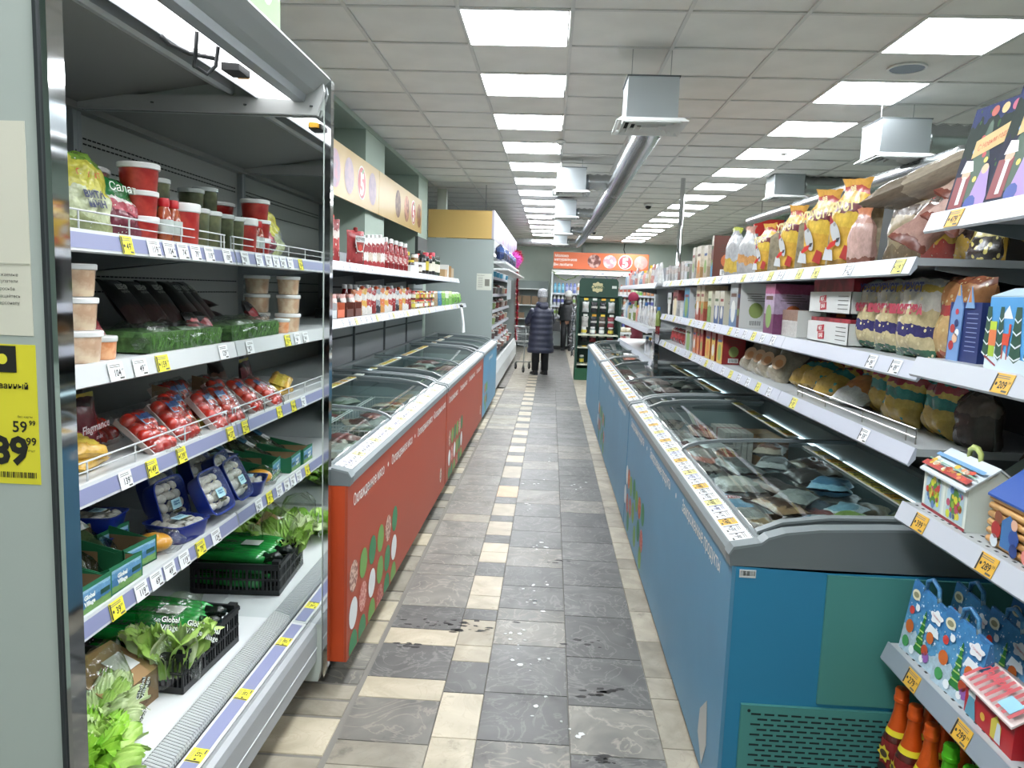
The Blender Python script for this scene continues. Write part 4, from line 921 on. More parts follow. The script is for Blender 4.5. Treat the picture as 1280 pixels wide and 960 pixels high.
for k, (y, z, dx, a) in enumerate(((2.235, .02, -.02, .0), (2.325, .02, -.02, -.0), (2.415, .02, -.02, .0), (2.50, .02, -.02, 0), (2.25, .068, -.02, -.02), (2.36, .068, -.02, .02), (2.47, .068, -.02, 0), (2.29, .118, -.01, .05), (2.39, .122, -.0, 0), (2.48, .12, -.02, -.03))):
    lev = 'bottom layer' if z < .05 else ('middle layer' if z < .1 else 'top layer'); 
    idx = k if k < 4 else (k-4 if k < 7 else k-7)
    ck.at((-1.30+dx, y, Z5+z), (0, .03, a), '%s green sleeved pack from the near side, %s of the black crate' % (od(idx), lev), G)
b = MB(M('#c5c9c6', .5)); b.box(-1.30, -1.22, 2.37, 2.43, Z5+.1735, Z5+.1745); tag(b.build('white_sticker'), 'white sticker on the topmost green pack', 'label')
def leaf_mesh(seed, L_=.16, W_=.11):
    rr = random.Random(seed); rows = []
    n, k = 16, 30
    for i in range(n+1):
        t = i/n; row = []
        for j in range(k+1):
            s_ = -1+2*j/k
            wd = W_/2*(.25+.85*math.sin(PI*min(1, t*.8+.08))**.8)
            ruf = .010*math.sin(s_*11+t*13+seed)*abs(s_)**1.5*t + .008*math.sin(s_*15+t*9+seed*2)*t*t + .005*math.sin(s_*22+seed)*max(0, t-.35)
            row.append((s_*wd, -.055*t*t*(1 if t < .99 else 1.1) + ruf + .022*(1-s_*s_), L_*t*(1-.10*s_*s_) + .007*math.sin(s_*19+seed)*t*t + .005*math.sin(s_*21+seed*3)*t*t))
        rows.append(row)
    return rows
def lettuce(name, size, mats, seed, tight=1.0):
    t = T(name, '', 'lettuce'); rr = random.Random(seed); ms = []
    for q in range(3):
        b = MB(mats[q % len(mats)]); b.grid(leaf_mesh(seed+q)); o = b.build('leaf', t, smooth=True); ms.append(o)
    k = 0
    for ring, (n, tilt, rad, sc_) in enumerate(((6, .12, .010, .62), (8, .38, .022, .78), (10, .65, .034, .86))):
        for i in range(n):
            if k < 3: o = ms[k]
            else: o = ms[k % 3].copy(); COL.objects.link(o)
            a = 2*PI*i/n + ring*.4 + rr.uniform(-.2, .2)
            o.location = (math.sin(a)*rad*-1 if False else math.sin(a)*rad, -math.cos(a)*rad, 0); o.rotation_euler = (tilt*tight+rr.uniform(-.12, .12)*tight, 0, a); o.scale = (sc_*size,)*3; k += 1
    return t
m_l1 = M('#8fb84a', .45, mott=('#b9d47a', 16, .35, .7)); m_l2 = M('#6fae1f', .45, mott=('#a3cf4a', 14, .35, .7)); m_l3 = M('#bccf94', .5, mott=('#dde6bd', 12, .35, .7))
lb = lettuce('lettuce', 1.0, [m_l1, m_l2, m_l3], 1); LB = Proto(lb)
# film sleeve with lettering, child of a bagged head
def sleeve(t, w_, h_, n_, seed, z0=-.02):
    b = bag(w_, h_, .15, FILM('sleeve film', '#f2f6ee', .10, .12, (18, .5)), seed, 'pillow', 12, 10, .25); b.xf(Matrix.Translation((0, 0, z0))); b.build('film_sleeve', t, smooth=True)
    b = MB()
    for (x, z, a) in n_:
        u = Vector((math.cos(a), 0, math.sin(a))); v = Vector((-math.sin(a), 0, math.cos(a)))
        th = .085*(1-min(1, abs(x)/(w_/2))**2.4)**.6 + .040
        b.text('Global\nVillage', .046, (x, -th, z), u, v, M('#15241a', .5), bold=.13); b.text('Global\nVillage', .046, (x, -th-.0012, z), u, v, M('#e6ede4', .5), bold=.01)
    b.build('print', t)
LBs = lettuce('bagged_lettuce', 1.35, [m_l1, m_l3], 9, .45); sleeve(LBs, .24, .29, [(-.075, .17, -.15), (.0, .15, -.25), (.070, .125, -.3)], 3, -.03)
LBs['label'] = 'green lettuce in a printed film sleeve resting on the black crate corner'; LBs['category'] = 'lettuce'
LBs.location = (-1.17, 2.20, Z5+.035); LBs.rotation_euler = (-.30, .25, FR-.55)
L2 = lettuce('bagged_lettuce', .95, [m_l3, m_l1], 5); sleeve(L2, .24, .25, [(.02, .035, .5), (.06, .11, .9)], 8, -.03); L2['label'] = 'pale lettuce head in film in the near corner of the bottom deck'; L2['category'] = 'lettuce'
L2.location = (-1.24, 1.92, Z5+.04); L2.rotation_euler = (.1, -.2, FR-.1)
t = lettuce('lettuce', 1.1, [m_l2, m_l2, m_l1], 12); t['label'] = 'bright green leafy lettuce, nearest on the bottom deck behind the air grille'; t.location = (-1.19, 1.75, Z5+.0); t.rotation_euler = (.1, -.1, FR)
t = T('kraft_box', 'brown cardboard box with white label lying among the lettuces on the bottom deck', 'box', (-1.26, 2.05, Z5), FR-.1)
b = MB(m_kraft); b.box(-.11, .11, -.07, .12, 0, .10); b.build('box_body', t)
b = MB(M('#a5845c', .7)); b.hexa([(-.11, -.07, .101), (.11, -.07, .101), (.12, .10, .16), (-.10, .10, .175), (-.11, -.073, .104), (.11, -.073, .104), (.12, .098, .164), (-.10, .098, .179)]); b.build('kraft_sheet', t)
b = MB(M('#dcdedc', .4)); b.hexa([(-.0, -.03, .1235), (.08, -.03, .1235), (.085, .045, .149), (.005, .045, .151), (-.0, -.031, .125), (.08, -.031, .125), (.085, .044, .1505), (.005, .044, .1525)]); b.build('white_label', t)
b = MB(M('#3a3028', .6)); b.shape(circ(14, .012), (.06, -.0712, .07), (1,0,0), (0,0,1)); b.text('ЭКО ПРОДУКТ', .01, (.03, -.0712, .02), (1,0,0), (0,0,1)); b.build('print', t)
t = lettuce('lettuce', .9, [m_l2, m_l1, m_l3], 15); t['label'] = 'lettuce head standing behind the brown cardboard box on the bottom deck'; t.location = (-1.42, 2.0, Z5); t.rotation_euler = (.1, 0, FR)
LB.root['label'] = 'pale lettuce head at the far back near corner of the bottom deck'; LB.root.location = (-1.45, 1.75, Z5)
# ================================================================ chest freezers
m_cap = M('#7c8486', .35); m_capd = M('#6e7679', .4); m_tub = M('#9aa9a9', .45); m_tagw = M('#d9dcde', .4)
GZ = [(.075, .897), (.10, .915), (.15, .932), (.25, .946), (.45, .957), (.70, .963), (.875, .965)]
D = .93
def gz(d):
    for (a, za), (b_, zb) in zip(GZ, GZ[1:]):
        if d <= b_: return za + (zb-za)*(d-a)/(b_-a)
    return GZ[-1][1]
def freezer(s, Xf, Y0, Y1, zb, front, endm, label, frames, leaves, tags_, rail=True, nearcap=True):
    t = T('chest_freezer', label, 'freezer')
    def X(d): return Xf + s*d
    def pr(b, prof, a, c): return b.prism([(X(d), z) for d, z in prof], a, c, 'Y')
    def bx(b, d0, d1, a, c, z0, z1): return b.box(min(X(d0), X(d1)), max(X(d0), X(d1)), a, c, z0, z1)
    y0, y1 = Y0+.003, Y1-.003
    b = MB(m_tub); bx(b, .012, .06, y0+.01, y1-.01, zb+.01, .86); bx(b, .885, D-.01, y0+.01, y1-.01, zb+.01, .86); bx(b, .06, .885, y0+.01, y0+.06, zb+.01, .86); bx(b, .06, .885, y1-.06, y1-.01, zb+.01, .86); bx(b, .06, .885, y0+.06, y1-.06, zb+.01, .50)
    b.build('insulated_tub', t)
    b = MB(front); bx(b, 0, .011, y0, y1, zb, .834); fp = b.build('front_panel', t)
    b = MB(endm); bx(b, .0115, D, y0, y0+.009, zb, .834); ep = b.build('end_panel', t); b = MB(endm); bx(b, .0115, D, y1-.009, y1, zb, .834); b.build('end_panel', t)
    # rim
    b = MB(m_cap); pr(b, [(-.006, .834), (-.008, .868), (.002, .882), (.078, .899), (.078, .862), (.0, .834)], y0+.006, y1-.006)
    pr(b, [(.872, .85), (.868, .962), (.88, .975), (D-.01, .975), (D, .96), (D, .85)], y0+.006, y1-.006)
    b.build('rim', t)
    for a, c in ((y0, y0+.052), (y1-.052, y1)):
        b = MB(m_capd if a > Y0+.1 else M('#6a7173', .4)); pr(b, [(-.008, .833), (-.010, .868), (.002, .884), (.08, .9)] + [(d, z+.002) for d, z in GZ[1:]] + [(D-.01, .977), (D+.002, .96), (D+.002, .835), (.30, .826)], a, c)
        b.use(m_cap); pr(b, [(-.010, .866), (.001, .883), (.08, .9)] + [(d, z+.002) for d, z in GZ[1:]] + [(D, .975), (D, .981)] + [(d, z+.010) for d, z in reversed(GZ[1:])] + [(.08, .908), (.0, .892), (-.014, .868)], a-.001, c+.001)
        b.build('end_cap', t)
    b = MB(M('#33383a', .4)); bx(b, .04, .88, y0+.06, y1-.06, .834, .84) if False else None
    # LED tube and rear inner wall
    b = MB(M('#6f8083', .3)); bx(b, .884, .886, y0+.06, y1-.06, .5, .95); b.build('rear_liner', t)
    b = MB(EM('#dff4ff', LED_E)); n_ = max(2, int((y1-y0)/.62)); L_ = (y1-y0-.2)/n_
    for k in range(2): 
        ya = y0+.12 + k*(y1-y0-.2)/2; b.box(min(X(.858), X(.866)), max(X(.858), X(.866)), ya, ya+(y1-y0-.2)/2-.07, .853, .867)
    b.build('light_tube', t)
    # glass lids
    ys = [y0+.052] + frames + [y1-.052]
    for k, (a, c) in enumerate(zip(ys, ys[1:])):
        lid = MB(GLASS()); up = .004 if k % 2 else 0
        n = len(GZ); rows = [[(X(d), a, z+up) for d, z in GZ], [(X(d), c, z+up) for d, z in GZ]]
        lid.grid(rows); lo = lid.build('glass_lid', t, smooth=True)
        for q in ((c-.012,) if k < len(ys)-2 else ()):
            b = MB(m_capd); b.prism([(X(d), z+.004) for d, z in GZ] + [(X(d), z+.018) for d, z in reversed(GZ)], q-.014, q+.014, 'Y'); b.build('lid_frame', lo)
        b = MB(m_cap); b.prism([(X(.078), .899), (X(.088), .899), (X(.09), .912), (X(.08), .91)], a, c, 'Y'); b.build('lid_edge', lo)
        if rail:
            b = MB(M('#c8ccc4', .35)); b.prism([(X(.60), gz(.6)+.004), (X(.66), gz(.66)+.004), (X(.66), gz(.66)+.007), (X(.60), gz(.6)+.007)], a+.12, c-.10, 'Y'); rl = b.build('price_rail', lo)
            nt_ = int((c-a-.3)/.078); 
            for q in range(nt_):
                if Y0 < 6 or q % 2 == 0:
                    o = price_tag(lo, (X(.63), a+.18+q*.078, gz(.63)+.0085), R.choice(['79', '65', '99', '59']), True, .066, .046, FL if s > 0 else FR, -PI/2+.01, bg=R.choice(['#d9a83a', '#d8cf62', '#d8cf62', '#cfd2c8']))
    for y_ in leaves:
        b = MB(m_capd); top = [(.085, .912), (.16, .945), (.3, .965), (.5, .972), (.8, .975)]; bot = [(.8, .968), (.6, .955), (.42, .915), (.28, .890), (.16, .884), (.10, .893)]
        b.prism([(X(d), z) for d, z in top+bot], y_-.010, y_+.010, 'Y')
        b.use(m_cap).prism([(X(d), z) for d, z in top] + [(X(d), z+.008) for d, z in reversed(top)], y_-.016, y_+.016, 'Y'); b.build('curved_end_plate', t)
    # tag strip along the front rim
    b = MB(m_tagw); b.prism([(X(.006), .8835), (X(.074), .8985), (X(.074), .9), (X(.006), .885)], y0+.06, y1-.06, 'Y'); b.build('tag_strip', t)
    tl = math.atan2(.0165, .072)
    y = y0 + .10; k = 0
    while y < min(y1-.1, y0 + tags_*.075):
        c_ = ['#e4e6e8', '#dfe2e6', '#e0b03c', '#e4e6e8', '#cfd3ee', '#e3dc86'][k*7 % 6] if s > 0 else ['#e6e7ee', '#d8d6ea', '#e4e6e8', '#e3dd9a'][k*5 % 4]
        price_tag(t, (X(.040), y, .8935), R.choice(['99', '159', '249', '89', '119']), True, .064, .055, FL if s > 0 else FR, -PI/2+tl, bg=c_)
        y += .076; k += 1
    if zb > .05:
        for a in (y0+.15, y1-.15):
            for d in (.12, .8):
                b = MB(BLACK); b.box(min(X(d-.03), X(d+.03)), max(X(d-.03), X(d+.03)), a-.03, a+.03, .055, zb+.01); b.lathe([(.04, -.015), (.04, .015)], 12); 
                b.v[-24:] = [(X(d)+p[2], a+p[0], .0405+p[1]) for p in b.v[-24:]]; b.build('castor', t)
    return t, X
def band_text(t, X_, s, ys_, z, txt, h=.042, squash=.78):
    x = X_(-.0012); u = (0, 1, 0) if s < 0 else (0, -1, 0)
    b = MB(M('#e6e3dc', .5))
    for y in ys_: b.text(txt, h, (x, y, z), u, (0, 0, 1), squash=squash, bold=.008)
    b.build('lettering', t)
m_or = M('#a14228', .5); m_or2 = M('#c0471a', .5, mott=('#a93c16', 2, .4, .7)); m_bl = M('#4f86a6', .42, mott=('#5690b0', 1.5, .4, .7)); m_bl2 = M('#2b7fa6', .5); m_teal = M('#4b8d88', .5)
dotc = dict(white=M('#d9dbd9', .5), lt=M('#6c9a4c', .5), dk=M('#2f7d50', .5), meat=M('#8a5e52', .5, mott=('#d3b3a0', 60, .45, .55)), pink=M('#b85f56', .5, mott=('#d9a496', 80, .45, .55)), red=M('#a4453f', .5, mott=('#c98678', 60, .45, .55)), wh=M('#c9d3d6', .5), **{'or': M('#c07a4a', .5, mott=('#a8503a', 50, .45, .55))})
dotc['red2'] = M('#b04a58', .5, mott=('#8fa06a', 40, .5, .6))
def dots(t, X_, s, L, r=.066):
    u = (0, 1, 0) if s < 0 else (0, -1, 0)
    b = MB()
    for y, z, c in L: b.shape([(p, max(q, -z+.105) if s < 0 else q) for p, q in circ(22, r)], (X_(-.0012), y, z), u, (0, 0, 1), dotc[c])
    b.build('circle_graphics', t)
# left: two orange, one blue
dl = [(2.94,.428,'meat'),(2.94,.268,'white'),(3.105,.423,'lt'),(3.27,.423,'dk'),(3.435,.423,'lt'),(3.6,.42,'meat'),(3.76,.42,'dk'),(3.265,.268,'white'),(3.43,.268,'lt'),(3.59,.268,'dk'),(3.75,.268,'white'),(3.10,.272,'pink'),(3.265,.165,'lt'),(3.09,.165,'dk'),(2.94,.165,'dk'),(3.43,.165,'red'),(3.58,.165,'dk'),(3.74,.165,'lt')]
dl = [(y, z if z > .2 else .125, c) for y, z, c in dl]
f1, X1 = freezer(-1, -.77, 2.84, 5.66, .10, m_or, m_or2, 'orange chest freezer nearest on the left, with lettering and round graphics', [4.0], [5.28], 36)
band_text(f1, X1, -1, [3.21, 3.945, 4.68, 5.32], .748, 'Охлажденное мясо', .05, .86)
b = MB(M('#e6e3dc', .5))
for y in (3.58, 4.31, 5.03): b.shape(circ(10, .012), (X1(-.0012), y, .752), (0,1,0), (0,0,1))
b.build('lettering', f1)
dots(f1, X1, -1, dl)
def sticker(t, X_, s, y, z):
    b = MB(M('#cfcabf', .5)); u = (0, 1, 0) if s < 0 else (0, -1, 0)
    b.shape(circ(16, .055, .8, 1.0), (X_(-.0014), y, z), u, (0,0,1)); b.text('S', .06, (X_(-.002), y, z), u, (0,0,1), M('#5a3a34', .5), bold=.03); b.build('round_sticker', t)
sticker(f1, X1, -1, 5.42, .24)
f2, X2 = freezer(-1, -.77, 5.68, 8.78, .10, m_or, m_or2, 'orange chest freezer, middle one of the left row', [7.0], [5.95, 8.45], 36)
band_text(f2, X2, -1, [6.08, 6.8, 7.52, 8.24], .745, 'Охлажденное мясо', .05, .84)
dots(f2, X2, -1, [(y+2.95, z, c) for y, z, c in dl])
sticker(f2, X2, -1, 8.55, .24)
f3, X3 = freezer(-1, -.77, 8.80, 10.96, .10, m_bl, m_bl2, 'blue chest freezer at the far end of the left row', [9.85], [9.1, 10.6], 20)
dots(f3, X3, -1, [(9.1,.42,'or'),(9.25,.42,'lt'),(9.4,.42,'lt'),(9.1,.27,'lt'),(9.25,.27,'or'),(9.4,.27,'dk'),(9.25,.172,'lt')])
band_text(f3, X3, -1, [9.9], .745, 'Замороженные продукты', .048, .74)
# right row
RD = [(4.93,.4,'or'),(4.79,.386,'lt'),(5.10,.252,'wh'),(5.05,.40,'wh'),(4.95,.228,'red2'),(4.78,.243,'red2'),(4.32,.379,'or'),(4.47,.378,'lt'),(4.16,.387,'dk'),(4.17,.228,'red'),(4.33,.238,'dk'),(4.49,.15,'lt'),(4.2,.12,'lt'),(4.87,.128,'dk'),(4.61,.413,'dk'),(4.62,.26,'lt')]
g1, XR1 = freezer(1, .57, 2.17, 5.12, .035, m_bl, m_bl2, 'blue chest freezer nearest on the right with teal end panel and vent grille', [3.52], [2.26, 4.78], 38)
dots(g1, XR1, 1, RD)
band_text(g1, XR1, 1, [2.66, 3.66, 4.62], .775, 'Замороженные продукты', .05, .80)
b = MB(M('#e6e3dc', .5)); b.shape(circ(10, .012), (XR1(-.0012), 3.16, .775), (0,1,0), (0,0,1)); b.shape(circ(10, .012), (XR1(-.0012), 4.14, .775), (0,1,0), (0,0,1)); b.build('lettering', g1)
# end face details
b = MB(m_teal); b.box(.848, 1.498, 2.163, 2.172, .42, .822); b.build('teal_panel', g1)
b = MB(m_teal); b.box(.625, 1.498, 2.160, 2.172, .05, .405); vp = b.build('vent_panel', g1)
b = MB(M('#15282a', .8))
for r_ in range(15):
    for c_ in range(15):
        x = .655 + c_*.040 + (r_ % 2)*.020; z = .378 - r_*.0165
        if x < 1.2: b.box(x, x+.029, 2.1585, 2.1605, z-.0026, z+.0026)
b.lathe([(.005, 0), (.005, .002)], 10); b.v[-20:] = [(.648+p[0], 2.1585+p[2], .388+p[1]) for p in b.v[-20:]]
o = b.build('vent_slots', vp); o['kind'] = 'stuff'
b = MB(M('#d6d8d6', .4)); b.box(.592, .640, 2.1705, 2.1722, .800, .824); b.use(M('#222222', .5))
for k in range(18): b.box(.595+k*.0024, .595+k*.0024+R.choice([.0008, .0015]), 2.170, 2.1708, .806, .821)
b.build('barcode_sticker', g1)
b = MB(M('#b9bcba', .3, .5)); b.prism([(2.36, .30), (2.45, .22), (2.46, .13), (2.38, .06), (2.33, .16)], .5685, .5696, 'X'); b.build('worn_metal_patch', g1)
g2, XR2 = freezer(1, .57, 5.14, 8.25, .035, m_bl, m_bl2, 'blue chest freezer, middle one of the right row', [6.15], [7.45], 34)
dots(g2, XR2, 1, [(y+3.1, z, c) for y, z, c in RD])
band_text(g2, XR2, 1, [5.65, 6.65, 7.65], .775, 'Замороженные продукты', .048, .72)
g3, XR3 = freezer(1, .57, 8.27, 11.0, .035, m_bl, m_bl2, 'blue chest freezer at the far end of the right row', [9.0], [10.55], 22)
band_text(g3, XR3, 1, [9.3], .775, 'Замороженные продукты', .048, .72)
for t in (f1, f2, f3): settle(t, (-1.235, {f1: 4.25, f2: 7.23, f3: 9.88}[t], 0))
for t in (g1, g2, g3): settle(t, (1.035, {g1: 3.65, g2: 6.7, g3: 9.63}[t], 0))
# ---------------------------------------------------------------- frozen packs
def lay(mb, h):   # lay a bag on its back: front up
    return mb.xf(Matrix.Translation((0, h/2, 0)) @ Matrix.Rotation(PI/2, 4, 'X'))
def flat(name, lab, cat, w_, h, d, mat, seed, loc, rz=0, tilt=0, kind='pillow', wr=.35, deco=None, group=None):
    t = T(name, lab, cat, group=group); b = bag(w_, h, d, mat, seed, kind, 10, 9, wr)
    b.xf(Matrix.Translation((0, h/2, d/2)) @ Matrix.Rotation(PI/2, 4, 'X')); b.build('bag_film', t, smooth=True)
    if deco: deco(t, d)
    t.location = loc; t.rotation_euler = (tilt, 0, rz); return t
FZ = .765
def lid_box(x0, x1, y0, y1, z1, mat): return MB(mat).box(x0, x1, y0, y1, .505, z1)
# baskets (white wire) inside: raise the goods
def basket(x0, x1, y0, y1, lab, col='#c9cccb'):
    b = MB(M(col, .4)); z0, z1 = .53, .84
    for z in (z0, .6, .68, .76, z1): b.tube([(x0,y0,z),(x1,y0,z),(x1,y1,z),(x0,y1,z)], .0025 if z < z1 else .004, 5, closed=True)
    n = int((y1-y0)/.06)
    for k in range(n+1):
        y = y0+(y1-y0)*k/n; b.tube([(x0,y,z1),(x0,y,z0),(x1,y,z0),(x1,y,z1)], .0018, 4)
    n = max(2, int((x1-x0)/.06))
    for k in range(n+1):
        x = x0+(x1-x0)*k/n; b.tube([(x,y0,z1),(x,y0,z0),(x,y1,z0),(x,y1,z1)], .0018, 4)
    o = b.build('wire_basket'); tag(o, lab, 'basket', 'wire baskets inside the left freezers'); return o
k = 0
for a, c, w0 in ((2.92, 3.42, 'first'), (3.44, 3.94, 'second'), (4.06, 4.6, 'third'), (4.62, 5.2, 'fourth')):
    basket(-1.62, -1.24, a, c, 'white wire basket, %s from the front against the rear wall of the nearest left freezer' % w0)
    basket(-1.22, -.86, a, c, 'white wire basket, %s from the front along the aisle side of the nearest left freezer' % w0)
rq = random.Random(21)
pal = [[(0, '#39503a'), (.4, '#5f7a55'), (.7, '#2f4433')], [(0, '#8a8a80'), (.5, '#a9a79b')], [(0, '#7c4a3a'), (.45, '#c9bda9'), (.8, '#5b3328')], [(0, '#9a9d98'), (.3, '#5f7256'), (.8, '#b8bab4')], [(0, '#b9bab6'), (.5, '#8a4038')]]
n = 0
for bi, (a, c) in enumerate(((2.95, 3.40), (3.47, 3.92), (4.09, 4.57), (4.65, 5.17))):
    for side_, (xa, xb) in (('rear', (-1.6, -1.26)), ('front', (-1.2, -.88))):
        for q in range(5):
            x = xa + (xb-xa)*rq.uniform(.25, .75); y = a + (c-a)*(q+.5)/5
            flat('frozen_pack', 'frozen package, %s in the %s %s basket of the nearest left freezer' % (od(q), od(bi), side_), 'frozen food', .16, .20, .05, BM(pal[n % 5], .3, .1, 5, None, (18, .6)), n, (x, y, .75+rq.uniform(0, .05)), rq.uniform(-.8, .8), rq.uniform(-.25, .25), group='packages in the nearest left freezer'); n += 1
ff_ = [('fish_pack', 'whitish clear bag of frozen fish at the front edge behind the near lid frame', .2, .26, .06, [(0, '#b8b3a8'), (.5, '#8e8a82'), (.8, '#c9c6bd')], .86, 3.30, .1), ('long_pack', 'long brown frozen pack lying beside the fish bag', .14, .34, .05, [(0, '#4a3a34'), (.5, '#8c7466'), (.8, '#39302c')], 1.03, 3.22, .35),
   ('round_pack', 'round brown frozen pack in clear film near the price rail', .18, .18, .06, [(0, '#55483f'), (.5, '#3b322d')], 1.20, 3.40, .2), ('blue_pack', 'light blue frozen bag under the price rail', .18, .2, .06, [(0, '#3f86b0'), (.5, '#8cc0d8'), (.8, '#3a7ba3')], 1.22, 3.18, -.4),
   ('dumpling_box', 'pale blue frozen pack with red oval badge at the aisle side', .16, .2, .05, [(0, '#a9bccb'), (.6, '#6fa3c4')], .76, 3.0, .15), ('tan_box', 'pinkish tan frozen carton in front of the pale blue pack', .17, .15, .05, [(0, '#b5806a'), (.4, '#c9bfae'), (.8, '#8f8f8a')], .77, 2.79, .1),
   ('white_pouch', 'white silvery pouch in the middle of the near freezer', .15, .2, .06, [(0, '#c3c4c0'), (.6, '#9fa19c')], 1.02, 3.02, -.6), ('brown_pack', 'brown flat pack with label below the white pouch', .15, .2, .04, [(0, '#6b4a32'), (.5, '#a07a52'), (.8, '#4f3524')], .92, 2.86, .3),
   ('pale_pouch', 'pale blue pouch with red spot beneath the price rail', .12, .2, .05, [(0, '#a8c8d2'), (.5, '#cfdde0'), (.8, '#7fb0c4')], 1.21, 2.98, -.8), ('yellow_pack', 'yellow frozen pack with red spot near the rail', .12, .18, .05, [(0, '#cdbb34'), (.4, '#d8cc4a'), (.75, '#88a83a')], 1.16, 2.82, -.6),
   ('yellow_pack', 'yellow and blue frozen pack nearest to the rail end', .12, .19, .05, [(0, '#d0a92c'), (.5, '#dcd07c'), (.8, '#42669a')], 1.17, 2.62, -.9), ('lime_pack', 'lime green pack under the rail at the rear', .12, .16, .05, [(0, '#9fc236'), (.6, '#c6d63e')], 1.31, 2.72, -.8),
   ('blue_pack', 'deep blue frozen pack in the near front corner', .15, .18, .05, [(0, '#2a6f9f'), (.5, '#5fa0c2'), (.8, '#23587f')], .70, 2.58, .3), ('chocolate_pack', 'dark brown pack with gold print near the front corner', .12, .2, .05, [(0, '#33211d'), (.5, '#5e4034'), (.8, '#8b6a3a')], .80, 2.62, .2),
   ('red_pack', 'red and white frozen pack at the near end of the freezer', .15, .16, .05, [(0, '#a82a2e'), (.5, '#c9c3bc'), (.75, '#9c2428')], .88, 2.44, -.3), ('silver_pack', 'silvery striped pouch leaning on the brown carton', .11, .22, .04, [(0, '#aeb4b6'), (.5, '#4b7890'), (.8, '#c5c9c9')], 1.03, 2.66, .5),
   ('blue_pack', 'small bright blue pouch beside the brown carton', .1, .12, .04, [(0, '#2e78a8'), (.5, '#3f8fc0')], 1.04, 2.82, .5), ('cream_pack', 'cream wafer pack in the near corner', .12, .1, .04, [(0, '#c9b98a'), (.5, '#e0d6b6')], .79, 2.42, .5)]
for i, (nm, lab, w_, h, d, bands, x, y, rz) in enumerate(ff_):
    t = flat(nm, lab, 'frozen food', w_, h, d, BM(bands, .3, .1, 5, None, (20, .6)), 40+i, (x, y, FZ+.015*(i % 4)), rz, .05*((i % 3)-1), group='packages under the nearest right lid')
    if nm == 'dumpling_box':
        b = MB(); b.shape(circ(20, .055, 1, .55), (0, .02, d+.003), (1,0,0), (0,1,0), M('#d9d6d6', .5)); b.shape(circ(20, .048, 1, .5), (0, .02, d+.0036), (1,0,0), (0,1,0), M('#a83a44', .5)); b.text('БУЛЬ', .022, (0, .02, d+.0042), (1,0,0), (0,1,0), M('#e6dede', .5), bold=.03); b.build('badge', t)
t = T('kraft_display_box', 'brown open cardboard display box inside the near freezer', 'box', (1.02, 2.93, .505)); b = MB(m_kraft); b.box(-.10,.12,-.11,-.105,0,.25); b.box(-.10,.12,.105,.11,0,.25); b.box(-.10,-.095,-.11,.11,0,.23); b.box(.115,.12,-.11,.11,0,.23); b.box(-.1,.12,-.11,.11,0,.01); b.build('box_walls', t); t.rotation_euler = (0,0,.25)
t = T('white_carton', 'white display carton with dark blue panel at the near rear of the freezer', 'box', (1.12, 2.42, .505)); MB(M('#cfd4d8', .5)).box(-.13, .13, -.10, .10, 0, .255).build('carton_body', t)
b = MB(M('#2c4f8a', .5)); b.box(-.10, .04, -.1015, -.1, .19, .24); b.box(-.10, .04, -.08, .05, .255, .2562); b.build('blue_panel', t)
for i in range(16):
    c1, c2 = [('#6f5a4c', '#a39684'), ('#8d8a84', '#b9b4aa'), ('#7c3a34', '#b39c8c'), ('#4a5a66', '#9fb0ba'), ('#a08a6a', '#c9bb9a')][i % 5]
    flat('frozen_pack', '%s loose frozen package in the near freezer, counted from its near end' % od(i), 'frozen food', .15, .19, .05, BM([(0, c1), (.45, c2), (.75, c1)], .3, .1, 5, None, (20, .6)), 90+i, (rq.uniform(.72, 1.38), 2.5+i*.065, .735+.01*(i % 3)), rq.uniform(-.9, .9), rq.uniform(-.2, .2), group='loose packages in the near right freezer')
for i, (x, y) in enumerate(((.76, 3.75), (.95, 3.9), (1.18, 3.85), (.78, 4.1), (1.0, 4.25), (1.25, 4.15), (.80, 4.55), (.97, 4.65), (.80, 4.85), (1.36, 3.75))):
    c1, c2 = [('#5d5550', '#9a928a'), ('#8a5a44', '#c0b09c'), ('#77797a', '#b4b6b4'), ('#6a3a34', '#a98f80')][i % 4]
    flat('frozen_pack', '%s loose frozen package under the second right lid' % od(i), 'frozen food', .17, .26, .06, BM([(0, c1), (.4, c2), (.8, c1)], .25, .1, 5, None, (20, .7)), 110+i, (x, y, .75+.012*(i % 2)), .2-.3*(i % 3), rq.uniform(-.15, .15), group='loose packages under the second right lid')
# second and further right lids
def box_pack(name, lab, x, y, w_, d, z0, h, mat, rz=0, group=None, print_=None, cat='frozen food'):
    t = T(name, lab, cat, (x, y, z0), rz, group=group); b = MB(mat)
    b.box(-w_/2, w_/2, -d/2, d/2, 0, h); b.build('carton', t)
    if print_: q = MB(M(print_, .5)); q.box(-w_*.35, w_*.3, -d*.3, d*.2, h, h+.001); q.build('print', t)
    return t
for i in range(5): box_pack('striped_pack', '%s pack from the aisle in the stack of red and white striped packs' % od(i), 1.10+.035*i, 4.72, .03, .34, .6, .21, BM([(0, '#d8cfc6'), (.5, '#a93a34'), (.6, '#e0d8cc')], .4, .02, 5, None, None, 'Y'), .05, 'striped packs under the second lid')
t = box_pack('kraft_tray', 'orange tan tray pack beside the striped packs', 1.37, 4.66, .14, .4, .6, .19, M('#b98c4e', .5, mott=('#8f5a32', 8, .45, .6)), .05)
